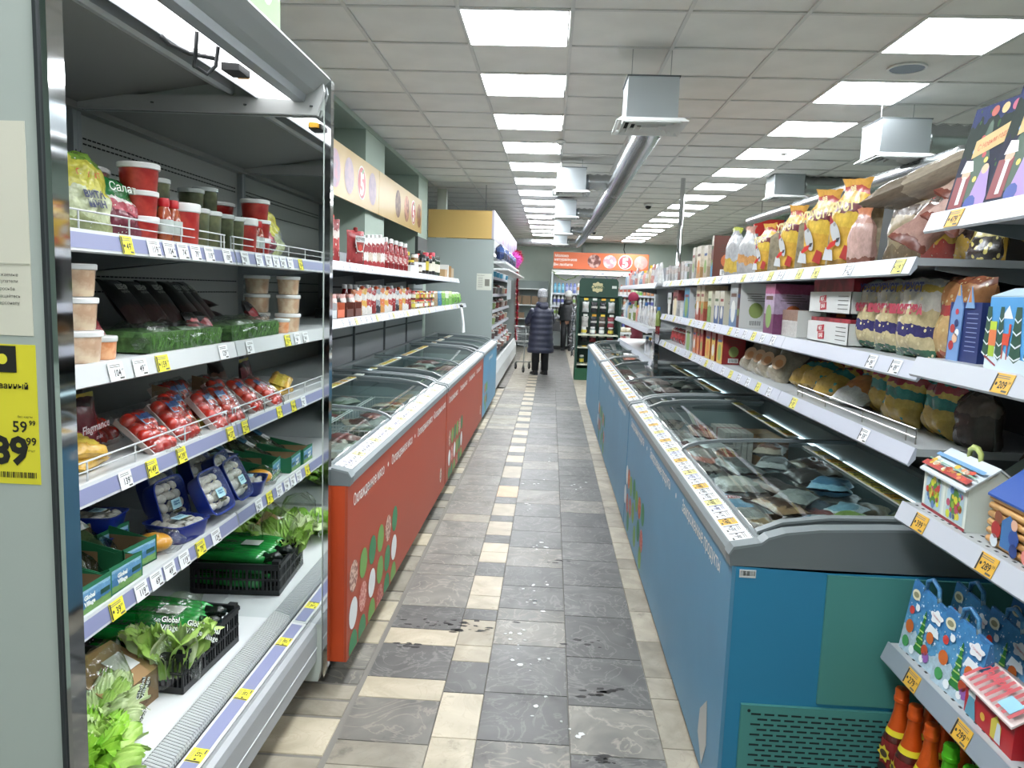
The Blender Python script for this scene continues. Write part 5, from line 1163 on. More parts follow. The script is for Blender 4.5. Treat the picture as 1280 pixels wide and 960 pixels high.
it = [('brown_pack', 'brown glazed frozen pack under the second lid at the aisle side', .74, 4.35, [(0, '#5b5450'), (.5, '#8d8680')]), ('meat_pack', 'frozen meat pack with red spots under the second lid', .82, 3.85, [(0, '#86807c'), (.5, '#b05c44'), (.8, '#9a948c')]), ('clear_pack', 'silvery frozen bag just behind the lid frame', .95, 3.66, [(0, '#8f9492'), (.6, '#6b706e')]), ('grey_pack', 'long grey frozen pouch in the second freezer section', .90, 4.15, [(0, '#6f7472'), (.5, '#b8bab8')])]
for i, (nm, lab, x, y, bands) in enumerate(it): flat(nm, lab, 'frozen food', .18, .3, .06, BM(bands, .3, .1, 5, None, (20, .6)), 70+i, (x, y, .77), .15*i, group='packages under the second right lid')
pal2 = [[(0, '#6e2a2c'), (.5, '#b9aea6')], [(0, '#5c5a54'), (.6, '#8b887e')], [(0, '#b9b6ae'), (.4, '#7c2f2f')], [(0, '#77746a'), (.4, '#3f4a38')], [(0, '#a04a4a'), (.5, '#c9a9a4')], [(0, '#4a4e44'), (.6, '#94907c')]]
n = 0
for fi, (a, c, fn) in enumerate(((5.25, 6.1, 'near half of the middle right freezer'), (6.25, 8.1, 'far half of the middle right freezer'), (8.4, 10.7, 'farthest right freezer'))):
    m_ = int((c-a)/.24)
    for q in range(m_):
        for j, x in enumerate((.78, 1.02, 1.28)):
            flat('frozen_pack', '%s frozen package of the %s line, %s' % (od(q), ('aisle side', 'middle', 'rear')[j], fn), 'frozen food', .2, .22, .06, BM(pal2[(n*5+fi*2) % 6], .35, .1, 5, None, (18, .6)), n % 9, (x+rq.uniform(-.02, .02), a+.12+q*(c-a)/m_, .76+rq.uniform(0, .05)), rq.uniform(-.5, .5), rq.uniform(-.15, .15), group='packages in the further right freezers'); n += 1
n = 0
for fi, (a, c, fn) in enumerate(((5.85, 6.9, 'near half of the middle left freezer'), (7.1, 8.4, 'far half of the middle left freezer'), (9.0, 10.5, 'farthest left freezer'))):
    m_ = int((c-a)/.28)
    for q in range(m_):
        for j, x in enumerate((-.98, -1.3)):
            flat('frozen_pack', '%s frozen package of the %s line, %s' % (od(q), ('aisle side', 'rear')[j], fn), 'frozen food', .24, .24, .06, BM(pal[(n*3+fi) % 5], .35, .1, 5, None, (18, .6)), n % 9, (x, a+.14+q*(c-a)/m_, .76+rq.uniform(0, .05)), rq.uniform(-.5, .5), 0, group='packages in the further left freezers'); n += 1
# ================================================================ right hand shelving
m_sh = M('#a9adaf', .35); m_shd = M('#6c7173', .5); m_strip = M('#b9bdc6', .3)
def shelf_part(par, x0, x1, y0, y1, z, s=1, holes=False, strip=m_strip, tags_=(), th=.022, deck=None):
    """x0 front edge, x1 rear edge; z top; s=+1 front looks to -X"""
    a, c = min(x0, x1), max(x0, x1)
    b = MB(deck or m_sh); b.box(a+.0, c, y0+.004, y1-.004, z-th, z)
    b.use(m_shd)
    for y in (y0+.02, y1-.02): b.prism([(x1, z-th), (x0+s*.06, z-th), (x0+s*.06, z-th-.012), (x1, z-th-.075)], y-.003, y+.003, 'Y')
    sh = b.build('shelf', par)
    b = MB(strip); b.prism([(x0, z+.002), (x0-s*.004, z+.003), (x0-s*.022, z-.046), (x0-s*.018, z-.052), (x0, z-.03)], y0+.002, y1-.002, 'Y'); b.build('price_strip', sh)
    if holes:
        b = MB(M('#2a2d2e', .8))
        y = y0+.03; k = 0
        while y < y1-.03:
            b.box(min(x0+s*.018, x0+s*.024), max(x0+s*.018, x0+s*.024), y, y+.011, z, z+.0006); b.box(min(x0+s*.05, x0+s*.056), max(x0+s*.05, x0+s*.056), y+.01, y+.021, z, z+.0006); y += .034; k += 1
        o = b.build('deck_holes', sh); o['kind'] = 'stuff'
    tl = math.atan2(.018, .049)
    for (y, n_, bg) in tags_: price_tag(sh, (x0-s*.0155, y, z-.0225), n_, True, .066, .046, FL if s > 0 else FR, -tl, bg=bg)
    return sh
OR_, YE_, WH_ = '#d9a93c', '#ddd562', '#dcdfe6'
nb = T('shelving_bay', 'nearest right hand shelving bay with gift boxes, in front of the freezer end', 'shelves')
b = MB(M('#8f9495', .5)); b.box(1.50, 1.53, .45, 2.12, 0, 2.25); b.build('back_panel', nb)
for y in (.47, 2.10): b = MB(m_shd); b.box(1.46, 1.50, y-.015, y+.015, 0, 2.25); b.build('upright', nb)
shelf_part(nb, 1.02, 1.46, .45, 2.12, 1.865, tags_=[(1.98, '479', OR_), (1.5, '399', OR_)], deck=m_sh)
shelf_part(nb, 1.02, 1.46, .45, 2.12, 1.478, tags_=[(1.70, '209', OR_), (1.2, '299', OR_)])
shelf_part(nb, 1.02, 1.46, .45, 2.12, 1.068, holes=True, tags_=[(1.99, '399', OR_), (1.68, '289', OR_)])
shelf_part(nb, 1.02, 1.46, .45, 2.12, .648, holes=True, strip=M('#8a939c', .35), tags_=[(1.945, '279', OR_), (1.70, '299', OR_)])
b = MB(m_shd); b.box(.99, 1.5, .45, 2.12, .0, .195); b.use(m_sh).box(.985, 1.5, .45, 2.12, .195, .21); b.build('base_shelf', nb)
settle(nb, (1.26, 1.3, 0))
bays = []
YB = [2.145, 3.40, 4.65, 5.90, 7.15]
for i in range(4):
    y0, y1 = YB[i], YB[i+1]
    t = T('shelving_bay', '%s shelving bay from the front, mounted above the right hand freezers' % od(i), 'shelves', group='shelving bays above the right freezers')
    b = MB(M('#4a4f51', .6)); b.box(1.55, 1.58, y0, y1, 1.0, 2.1); b.use(M('#14181b', .3)).box(1.505, 1.55, y0, y1, .6, 1.16); b.build('back_panel', t)
    for y in (y0+.012, y1-.012): b = MB(m_shd); b.box(1.51, 1.55, y-.011, y+.011, 0.0, 2.12); b.build('upright', t)
    tg = lambda n: [(y0+R.uniform(.08, 1.15), str(R.choice([59, 89, 119, 79])), R.choice([WH_, WH_, YE_])) for _ in range(n)]
    shelf_part(t, 1.055, 1.54, 2.25 if i == 0 else y0, y1, 1.758, tags_=[(2.34, '119', YE_), (2.72, '62', WH_), (3.05, '99', YE_), (3.25, '98', YE_)] if i == 0 else [(y0+.1+.17*k, str(R.choice([59, 89, 119])), [WH_, YE_, WH_][k % 3]) for k in range(7)], strip=M('#a3a9b0', .35))
    shelf_part(t, 1.055, 1.54, y0, y1, 1.458, tags_=[(y0+.15+.17*k, str(R.choice([59, 89, 119])), [WH_, WH_, YE_][k % 3]) for k in range(2 if i == 0 else 6)], strip=M('#b9bdca', .3))
    shelf_part(t, 1.055, 1.54, y0, y1, 1.215, tags_=[(2.47, '59', '#e6e8ec'), (3.19, '59', YE_)] if i == 0 else [(y0+.15+.19*k, str(R.choice([59, 89, 119])), [WH_, YE_, WH_][k % 3]) for k in range(6)], strip=M('#b9bdca', .3))
    if i == 0:
        b = MB(M('#9c9a94', .3, .8))
        for hz in (.045, .02): b.tube([(1.085, 2.22, 1.215), (1.085, 2.22, 1.215+hz), (1.085, 3.28, 1.215+hz), (1.085, 3.28, 1.215)], .0028, 6)
        for y in (2.28, 2.6, 2.95, 3.22): b.tube([(1.085, y, 1.215), (1.085, y, 1.26)], .0022, 5)
        b.build('wire_guard', t)
    settle(t, (1.3, (y0+y1)/2, 0)); bays.append(t)
# ---------------------------------------------------------------- goods of the nearest bay
ux, uz = (1,0,0), (0,0,1)
S1, S2, S3, S4, S0 = 1.865, 1.478, 1.068, .648, .21
def calendar(lab, loc, rot, w_, h, seed):
    t = T('advent_box', lab, 'box', loc, rot, group='advent boxes on the top right shelf')
    b = MB(BM([(0, '#0f1a3a'), (.55, '#102a22'), (.85, '#152a66')], .7, .25, 4, ('#2f5a2c', 7, .2), None, 'Z', .0)); b.box(-w_/2, w_/2, 0, .035, 0, h); b.build('box_body', t)
    y = -.0008; b = MB()
    b.shape(tree_pts(w_*.75, h*.75), (-w_*.05, y, h*.47), ux, uz, M('#23472f', .5)); 
    for k in range(8): b.shape(circ(8, .008), (-w_*.05+.04*math.sin(k*2.3), y-.0003, h*(.3+.055*k)), ux, uz, M(['#d8c352', '#b43a3a', '#5d8fc9'][k % 3], .5))
    b.shape(rect(w_*.3, h*.3), (-w_*.30, y-.0004, h*.2), ux, uz, M('#7c1a24', .5)); b.shape(circ(12, w_*.09), (-w_*.26, y-.0006, h*.37), ux, uz, M('#d3a68c', .5)); b.shape([(-.02,-.012),(.022,-.012),(.012,.012),(-.012,.016)], (-w_*.26, y-.0008, h*.43), ux, uz, M('#e3dfdd', .5), 1.2); b.shape(rect(w_*.08, h*.26), (-w_*.27, y-.0007, h*.21), ux, uz, M('#dcd8d6', .5))
    b.shape([(-.035, -.05), (.04, -.05), (.012, .05), (-.012, .05)], (w_*.12, y-.0006, h*.2), ux, uz, M('#9f82bd', .5), w_/.17); b.shape(circ(12, w_*.07), (w_*.12, y-.0008, h*.38), ux, uz, M('#d6b392', .5)); b.shape(circ(10, w_*.12), (-w_*.0, y-.0009, h*.07), ux, uz, M('#1f3f94', .5))
    b.shape([(-.06, -.03), (.07, .0), (.07, .045), (-.06, .012)], (w_*.10, y-.001, h*.62), ux, uz, M('#c9a868', .5), w_/.17); b.text('С Новым годом', .016, (w_*.13, y-.0014, h*.64), (.96, 0, .26), (-.26, 0, .96), M('#c0402e', .5), shear=.3, maxw=w_*.62)
    for k in range(3): b.shape(circ(12, .014), (-w_*.05+k*.038, y-.0006, h*.92), ux, uz, M(['#b24a3a', '#d2b27a', '#b24a6a'][k], .5))
    b.shape(rect(w_*.16, h*.25), (w_*.40, y-.0005, h*.14), ux, uz, M('#3aa3c9', .5))
    b.build('picture_print', t); return t
calendar('advent picture box leaning, left one of the two tall ones on the top right shelf', (1.06, 2.03, S1), (-.22, 0, FL+.10), .19, .285, 1)
c2 = calendar('advent picture box with white glare, right one of the two tall ones', (1.045, 1.83, S1), (-.24, 0, FL+.06), .19, .32, 2)
calendar('advent picture box standing at the frame edge behind the other two', (1.12, 1.62, S1), (-.12, 0, FL), .19, .33, 3)
# tower box
t = T('tower_box', 'narrow dark blue gift box with pointed tower top', 'box', (1.11, 2.02, S2), FL+.0)
b = MB(M('#1f2f66', .4)); b.box(-.075, .075, -.03, .03, 0, .155); b.build('box_body', t)
b = MB(M('#6f93c4', .4)); b.prism([(-.066, 0), (-.01, 0), (-.005, .14), (-.022, .175), (-.030, .20), (-.040, .175), (-.060, .13)], -.034, -.031, 'Y'); b.use(M('#c79a5c', .5)).prism([(-.038, .172), (-.022, .172), (-.030, .203)], -.0345, -.034, 'Y'); b.use(M('#7ba0cc', .4)).prism([(.005, .14), (.045, .14), (.025, .195)], -.034, -.031, 'Y'); b.use(M('#c07a3a', .5)).prism([(.018, .155), (.032, .155), (.025, .197)], -.0345, -.034, 'Y'); b.build('tower_front', t)
b = MB(); Y_ = -.0352
for (x, z, r_, c_) in ((-.045, .085, .012, '#b23a3a'), (-.030, .06, .013, '#d9b090'), (-.045, .04, .013, '#a83038'), (-.028, .10, .010, '#2a3a70'), (-.022, .075, .010, '#dfe3ea'), (-.03, .13, .008, '#c33b4a')): b.shape(circ(12, r_), (x, Y_, z), ux, uz, M(c_, .5))
for k in range(9): b.shape(rect(.05, .0018), (.038, -.0308, .03+k*.012), ux, uz, M('#8d9ac4', .5))
b.build('picture_print', t)
# block 3D box with skier
t = T('winter_scene_box', 'large light blue gift box with block style skier and green trees', 'box', (1.10, 1.74, S2), FL-.15)
b = MB(M('#b9cfe2', .4)); b.box(-.10, .14, -.07, .07, 0, .17); b.use(M('#4b9ad6', .4)).box(-.10, .14, -.0705, -.0702, .03, .168); b.build('box_body', t)
b = MB(M('#b7cede', .4)); b.hexa([(-.10,-.07,.171),(.14,-.07,.171),(.14,.07,.171),(-.10,.07,.171),(-.08,-.03,.19),(.13,-.03,.19),(.13,.05,.19),(-.08,.05,.19)]); b.use(M('#5b9bc8', .4)).box(.05, .16, -.01, .0, .19, .245); b.use(M('#9aa4ac', .5)).box(-.03, .04, -.02, .02, .1905, .1915); b.build('lid', t)
b = MB(); Y_ = -.0712
def blk(x0, x1, z0, z1, c_, dy=0): b.shape([(x0, z0), (x1, z0), (x1, z1), (x0, z1)], (0, Y_-dy, 0), ux, uz, M(c_, .5))
b.shape([(-.10, 0), (.14, 0), (.14, .03), (.02, .035), (-.02, .055), (-.10, .05)], (0, Y_, 0), ux, uz, M('#cfdfe8', .5)); b.shape([(-.03, .12), (.03, .12), (.005, .15)], (.0, Y_-.0002, 0), ux, uz, M('#e6eef2', .5))
for cx_, sc2 in ((-.095, .9), (-.028, .75), (.055, 1.05), (.125, 1.0)):
    for k in range(4): w2 = (.028-.004*k)*sc2; b.shape([(cx_-w2, .035+k*.028), (cx_, .022+k*.028), (cx_+w2, .035+k*.028), (cx_+w2*.75, .062+k*.028), (cx_-w2*.75, .062+k*.028)], (0, Y_-.0003, 0), ux, uz, M('#1d4d3c', .5)); b.shape([(cx_-w2, .035+k*.028), (cx_, .026+k*.028), (cx_+w2, .035+k*.028), (cx_+w2, .039+k*.028), (cx_, .030+k*.028), (cx_-w2, .039+k*.028)], (0, Y_-.0006, 0), ux, uz, M('#dde8ec', .5))
blk(-.082, -.050, .030, .055, '#a8c83a', .001); blk(-.086, -.046, .055, .092, '#e07a48', .001); blk(-.084, -.048, .092, .112, '#b8cf3a', .001); b.shape([(-.10, .026), (-.035, .008), (-.033, .012), (-.098, .031)], (0, Y_-.0012, 0), ux, uz, M('#8a2436', .5)); blk(-.012, .022, .06, .086, '#d2492e', .001); blk(.016, .026, .08, .108, '#d2492e', .001); blk(-.010, -.005, .028, .06, '#c23d2a', .001); blk(.014, .019, .028, .06, '#c23d2a', .001)
b.build('picture_print', t)
# gable house box
def gable(name, lab, loc, rz, w_, d, h, wallm, roofm, deco, handle=None):
    t = T(name, lab, 'gift box', loc, rz); hr = h*1.42
    b = MB(wallm); b.prism([(-d/2, 0), (d/2, 0), (d/2, h), (0, hr), (-d/2, h)], -w_/2, w_/2, 'X'); b.build('box_body', t)
    b = MB(roofm); o_ = .012
    for s_ in (-1, 1):
        p = [(s_*(d/2+o_), h-.010), (s_*(d/2+o_), h-.005), (0, hr+.006), (0, hr+.001)]
        b.prism(p, -w_/2-.008, w_/2+.008, 'X')
    b.build('roof', t)
    if handle:
        b = MB(handle); b.tube([(-.03, 0, hr), (-.028, 0, hr+.022), (-.01, 0, hr+.032), (.012, 0, hr+.031), (.03, 0, hr+.02), (.03, 0, hr)], [.006, .007, .008, .008, .007, .006], 7); b.build('handle', t, smooth=True)
    deco(t, w_, d, h, hr); return t
def deco_house(t, w_, d, h, hr):
    Y_ = -d/2-.0009; b = MB()
    for q in range(2):
        cx_ = -w_*.25+q*w_*.5
        b.shape([(-.045, 0), (.045, 0), (.045, .07), (.032, .09), (0, .100), (-.032, .09), (-.045, .07)], (cx_, Y_, .010), ux, uz, M('#a9c4d2', .5))
        b.shape(circ(14, .026, 1, 1.5), (cx_, Y_-.0004, .055), ux, uz, M('#4f8038', .5)); rr_ = random.Random(q)
        for k in range(24): b.shape(circ(8, rr_.uniform(.005, .012)), (cx_+rr_.uniform(-.034, .034), Y_-.0007, rr_.uniform(.02, .09)), ux, uz, M(['#c8cf3a', '#d63f35', '#d9c54a', '#8aa83a', '#b34f6a', '#5277a8'][k % 6], .5))
    for q in range(3): b.shape(rect(.011, h), (-w_*.475+q*w_*.475, Y_-.0003, h/2), ux, uz, M('#dfe5dc', .5))
    b.shape(rect(w_, .008), (0, Y_-.001, .004), ux, uz, M('#8a1f2c', .5)); b.build('window_print', t)
    # roof print (front slope)
    n = Vector((0, -(hr-h), d/2)).normalized(); v = Vector((0, d/2, hr-h)).normalized(); o = Vector((0, -d/4-.006, (h+hr)/2)) + n*.010
    b = MB(); L = math.hypot(d/2, hr-h)
    b.shape(rect(w_*1.04, L*.22), o + v*(-L*.36), ux, v, M('#a8342c', .5)); b.shape(rect(w_*1.04, L*.14), o + v*(L*.15), ux, v, M('#6d9cc4', .5)); b.shape(rect(w_*1.04, L*.05), o + v*(-L*.14) + n*.0003, ux, v, M('#7fae93', .5))
    rr_ = random.Random(4)
    for k in range(26): b.shape(circ(7, rr_.uniform(.005, .010), 1.4, .8), o + Vector((rr_.uniform(-w_*.48, w_*.48), 0, 0)) + v*rr_.uniform(-L*.4, L*.0) + n*.0006, ux, v, M(['#d8b23c', '#c5482c', '#dfd6c0', '#d98a5a'][k % 4], .5))
    b.build('roof_print', t)
gable('house_gift_box', 'white house shaped gift box with arched windows and patterned roof', (1.115, 1.965, S3), FL-.06, .245, .13, .112, M('#cfd9d2', .4), M('#cdd7dd', .35), deco_house, M('#c3cf7a', .4))
def deco_log(t, w_, d, h, hr):
    b = MB(M('#c99a5e', .5, mott=('#a87740', 8, .45, .6)))
    for k in range(6): b.tube([(-w_/2-.004, -d/2-.001, .012+k*.02), (w_/2+.004, -d/2-.001, .012+k*.02)], .0085, 8)
    for k in range(5): b.tube([(-w_/2-.001, -d/2+.01+.014*k, h*.95+.012*k), (-w_/2-.001, d/2-.01-.014*k, h*.95+.012*k)], .0075, 6)
    b.build('log_wall', t, smooth=True)
    b = MB(); Y_ = -d/2-.0105
    b.shape([(-.03, 0), (.03, 0), (.03, .06), (0, .08), (-.03, .06)], (-.04, Y_, .012), ux, uz, M('#3c6fa8', .5))
    for (x, z, r_, c_) in ((-.085, .075, .016, '#8a5138'), (-.09, .045, .02, '#a83030'), (-.095, .018, .016, '#cfd6dc'), (-.02, .075, .013, '#d9ab90'), (-.018, .045, .020, '#2c4d94'), (-.015, .018, .016, '#1f3a78'), (.035, .02, .018, '#d8827a'), (.08, .06, .02, '#2f6d46'), (.09, .03, .018, '#b9c9d6')): b.shape(circ(12, r_), (x, Y_-.0004, z), ux, uz, M(c_, .5))
    b.build('picture_print', t)
gable('log_house_box', 'log cabin gift box with blue snowy roof at the right frame edge', (1.12, 1.64, S3), FL-.05, .26, .13, .125, M('#c08f52', .5), M('#2450a0', .4), deco_log)
gable('log_house_box', 'second house gift box with yellow handle behind the white house box', (1.30, 1.93, S3), FL, .22, .12, .11, M('#b9c4b0', .5), M('#7d8a86', .4), lambda *a: None, M('#c3b96a', .4))
# blue gift bags
def giftbag():
    t = T('blue_gift_bag', '', 'gift bag'); w_, d, h = .165, .065, .205
    mb_ = BM([(0, '#b9d3e2'), (.28, '#4f9dcf'), (.55, '#2f86c4'), (.9, '#2a76b4')], .35, .2, 4, ('#dbe6ee', 14, .16), (10, .2))
    b = MB(mb_); b.hexa([(-w_/2,-d/2,0),(w_/2,-d/2,0),(w_/2,d/2,0),(-w_/2,d/2,0),(-w_/2,-.004,h*.98),(w_/2,-.004,h*.86),(w_/2,.004,h*.86),(-w_/2,.004,h*.98)]); b.build('bag_body', t)
    y0 = -d/2; n = lambda z: y0 + (z/h)*(d/2-.004) - .0014
    b = MB(); v = Vector((0, (d/2-.004), h)).normalized()
    def sh(p, x, z, c_, k=1.0, e=0): b.shape(p, (x, n(z)-e, z), ux, v, M(c_, .5), k)
    sh(tree_pts(.045, .12), .005, .085, '#2f7a3a'); 
    for k in range(5): sh(rect(.03-.004*k, .004), .005, .045+k*.02, '#a9c96a', 1, .0004)
    sh(circ(14, .02, 1, .75), -.055, .165, '#d8d4b8'); sh(circ(14, .013, 1, .6), -.055, .165, '#8f8a6a', 1, .0004); sh([(math.cos(a)*.026*(1+.2*math.sin(5*a)), math.sin(a)*.017*(1+.2*math.sin(5*a))) for a in [2*PI*i/24 for i in range(24)]], .052, .145, '#e9eaec'); b.text('С праздником', .007, (.052, n(.145)-.0008, .145), (.96, 0, -.25), (.25, 0, .96), M('#b6304a', .5), shear=.3, maxw=.038)
    rr_ = random.Random(8)
    for k in range(16): sh(star_pts(6, .007, .002), rr_.uniform(-.07, .07), rr_.uniform(.06, .16), '#e3edf3', rr_.uniform(.6, 1.1), .0002)
    for x, z, r_, c_ in ((-.052, .075, .019, '#c9682c'), (.045, .085, .016, '#c9682c'), (.035, .045, .015, '#b34a2c'), (-.058, .12, .012, '#c9413a'), (-.035, .135, .010, '#e3e6e8'), (-.055, .03, .016, '#4b9a5a'), (.045, .03, .015, '#8f5aa3'), (.03, .018, .010, '#e7e9ea'), (-.02, .02, .012, '#e6ecef')): sh(circ(12, r_), x, z, c_, 1, .0003)
    sh([(-.03, 0), (.03, 0), (.02, .02), (-.02, .025)], .05, .095, '#e2e8ec'); b.build('picture_print', t)
    b = MB(mb_); b.tube([(-.03, 0, h*.9), (-.025, 0, h+.012), (.0, 0, h+.025), (.03, 0, h+.01), (.035, 0, h*.87)], .006, 6); b.build('handle', t, smooth=True)
    return t
gb = Proto(giftbag()); G = 'blue winter gift bags on the lower right shelf'
gb.at((1.075, 2.02, S4), (0, 0, FL+.06), 'blue winter gift bag with green tree, front row, left one', G); gb.at((1.075, 1.835, S4), (0, 0, FL+.1), 'blue winter gift bag with green tree, front row, right one beside the red striped house', G)
for k in range(5): gb.at((1.19 if k < 3 else 1.30, 2.02-.17*k+(0 if k < 3 else .43), S4), (0, 0, FL+.05), 'blue winter gift bag %s in the shaded rows behind the front pair' % ['nearest the freezer', 'in the middle', 'closest to the viewer', 'at the rear left', 'at the rear right'][k], G)
def deco_red(t, w_, d, h, hr):
    n = Vector((0, -(hr-h), d/2)).normalized(); v = Vector((0, d/2, hr-h)).normalized(); L = math.hypot(d/2, hr-h); o = Vector((0, -d/4-.006, (h+hr)/2)) + n*.010
    b = MB()
    for k in range(9): b.shape(rect(w_*.055, L*1.05), o + Vector((-w_*.46+k*w_*.115, 0, 0)), ux, v, M('#b84a50', .5))
    b.text('Подарок', .020, o + Vector((-.03, 0, 0)) + n*.0008 + v*.012, (.95, 0, 0), v, M('#c23f4a', .5), shear=.3, bold=.04); b.shape(rect(.05, .035), o + Vector((.06, 0, 0)) + n*.0006 - v*.01, ux, v, M('#8cc0d8', .5)); b.build('roof_print', t)
    b = MB(); Y_ = -d/2-.0009
    b.shape([(-.02, 0), (.02, 0), (.02, .04), (0, .058), (-.02, .04)], (.035, Y_, .006), ux, uz, M('#cfc04a', .5)); b.shape([(-.012, 0), (.012, 0), (.006, .045), (-.006, .045)], (.045, Y_-.0004, .006), ux, uz, M('#c9d2d8', .5)); b.shape(circ(12, .016), (-.07, Y_, .055), ux, uz, M('#dfe3e6', .5)); b.shape([(-.024, 0), (.024, 0), (.012, .05), (-.012, .05)], (-.07, Y_-.0003, .0), ux, uz, M('#5d9ab0', .5)); b.shape(circ(10, .010), (-.02, Y_, .03), ux, uz, M('#d2a43a', .5)); b.build('picture_print', t)
gable('striped_house_box', 'red house gift box with red and white striped roof', (1.10, 1.665, S4), FL-.03, .20, .12, .085, M('#b32026', .4), M('#dcc9c6', .4), deco_red)
t = T('blue_gift_bag', 'small patterned gift pack at the lower right frame corner beside the striped house', 'gift bag', (1.10, 1.48, S4), FL); MB(BM([(0, '#6f86b8'), (.4, '#c3c9cf'), (.7, '#4a7f5a')], .4, .2, 6, None, None)).box(-.06, .06, -.05, .05, 0, .10).build('bag_body', t)
# bottles with foil tops
def fizz(foil, lab1, body, band):
    t = T('sparkling_bottle', '', 'bottle')
    MB(body).lathe([(.036, 0), (.040, .004), (.041, .15), (.038, .175), (.032, .195)], 20).build('bottle_body', t, smooth=True, ang=50)
    MB(M(foil, .28, .35, bump=(70, .5))).lathe([(.0325, .194), (.024, .225), (.0185, .255), (.0165, .285), (.0175, .287), (.020, .290), (.0205, .300), (.0185, .303), (.0185, .318), (.019, .322), (.016, .328), (.004, .330)], 20).build('foil_top', t, smooth=True, ang=35)
    MB(M(band, .4)).lathe([(.0335, .192), (.0290, .208)], 20, cap=False).build('neck_band', t, smooth=True)
    b = MB(M('#7d1f1f', .4)).lathe([(.0415, .04), (.0416, .15), (.0388, .174)], 20, cap=False)
    b.shape(star_pts(7, .026, .017), (0, -.0425, .135), ux, uz, M('#d8c23a', .4)); b.shape(circ(14, .014, 1, .8), (0, -.0432, .135), ux, uz, M('#4a3d2c', .4)); b.shape(circ(14, .02, 1, .8), (0, -.0425, .09), ux, uz, M('#2a1f1f', .4)); b.build('label', t, smooth=False)
    return t
mb1 = M('#501a14', .15, coat=.5); fo_ = Proto(fizz('#d9581a', '', mb1, '#e3cf2e')); fg_ = Proto(fizz('#55b81f', '', M('#1f3f1a', .15, coat=.5), '#55b81f'))
G = 'orange foil topped bottles on the base shelf'
for (x, y, lab) in ((1.045, 2.065, 'farthest orange foil bottle beside the vent grille, front row'), (1.040, 1.975, 'orange foil bottle, second in the front row'), (1.040, 1.885, 'orange foil bottle nearest the green ones, front row'), (1.125, 2.055, 'orange foil bottle, second row, nearest the freezer'), (1.125, 1.97, 'orange foil bottle, second row, middle'), (1.125, 1.885, 'orange foil bottle, second row, beside the rear green one'), (1.21, 2.0, 'orange foil bottle in the third row in shadow')):
    fo_.at((x, y, S0), (0, 0, FL+R.uniform(-.3, .3)), lab, G)
G = 'green foil topped bottles on the base shelf'
for (x, y, lab) in ((1.042, 1.795, 'green foil bottle, front row, left one'), (1.042, 1.705, 'green foil bottle, front row, right one at the bottom edge'), (1.127, 1.80, 'green foil bottle, second row, left one'), (1.127, 1.715, 'green foil bottle, second row, right one')):
    fg_.at((x, y, S0), (0, 0, FL+R.uniform(-.3, .3)), lab, G)
# ---------------------------------------------------------------- far bays, upper shelf F1
F1, F2, F3 = 1.759, 1.459, 1.216
def sunbag(): 
    t = T('cereal_bag', '', 'bag')
    bag(.20, .34, .10, BM([(0, '#a87b20'), (.10, '#d9a81e'), (.45, '#e3bb28'), (.62, '#7a3340'), (.72, '#e0b02c'), (.84, '#b43a2c'), (.90, '#dca02a')], .25, .06, 4, None, (10, .6)), 61, 'sack', 14, 12, .18).build('bag_film', t, smooth=True)
    b = MB(M('#9b917c', .4, mott=('#7f7662', 30, .4, .6), bump=(18, .5))); b.prism([(-.052, .01), (.05, .01), (.05, .25), (.0, .285), (-.052, .25)], .098, .1015, 'X'); b.build('clear_side', t)
    b = MB(M('#e8d9a0', .5)); b.text('ХРУСТ', .040, (-.012, -.0575, .232), (.97, 0, .2), (-.2, 0, .97), bold=.05, maxw=.16); b.text('98', .022, (.04, -.050, .30), (.97, 0, .2), (-.2, 0, .97), bold=.03)
    ux2, uz2 = (.85, 0, .5), (-.5, 0, .85); b.shape(circ(16, .055, .42, 1), (-.015, -.0610, .13), ux2, uz2, M('#b9bcbd', .5)); b.shape(circ(8, .008), (-.025, -.0616, .165), ux, uz, M('#8a8a88', .5)); b.shape([(-.012, -.008), (.012, -.008), (.004, .03)], (-.045, -.0616, .175), ux2, uz2, M('#a3303a', .5)); b.shape([(-.014, -.01), (.008, -.006), (.014, .012), (-.004, .008)], (-.0, -.0616, .105), ux, uz, M('#3a3836', .5)); b.shape([(-.03, 0), (-.02, -.01), (.02, -.01), (.035, .006), (0, .012)], (-.03, -.0616, .085), ux2, uz2, M('#c9302a', .5)); b.shape([(-.03, -.02), (.02, -.03), (.03, .02), (-.01, .03)], (.05, -.058, .06), ux, uz, M('#a3302a', .5)); b.shape([(-.03, -.02), (.03, -.02), (.02, .02), (-.02, .03)], (-.045, -.058, .045), ux, uz, M('#c3c6c9', .5)); b.build('print', t); return t
sb = Proto(sunbag()); G = 'large yellow cereal bags on the upper right shelf'
sb.at((1.16, 3.06, F1), (.03, .10, FL+.35), 'large yellow cereal bag with cow print, right one of the two biggest', G)
sb.at((1.16, 3.37, F1), (.03, .12, FL+.35), 'large yellow cereal bag with cow print, left one of the two biggest', G)
sb.at((1.15, 3.72, F1), (.03, .12, FL+.3), 'yellow cereal bag with blue print, third from the front', G, .92)
sb.at((1.14, 4.12, F1), (0, .05, FL+.3), 'short yellow bag with tan window, fourth from the front', G, .78)
def dirrot(a, b_): return tuple((Vector(b_)-Vector(a)).to_track_quat('Z', 'Y').to_euler())
def simplebag(name, lab, cat, bands, size, loc, rot, seed, kind='sack', group=None, blot=None, wr=.25, m=.0):
    t = T(name, lab, cat, loc, rot, group=group); bag(size[0], size[1], size[2], BM(bands, .25, .1, 4, blot, (12, .7), 'Z', m), seed, kind, 12, 10, wr).build('bag_film', t, smooth=True); return t
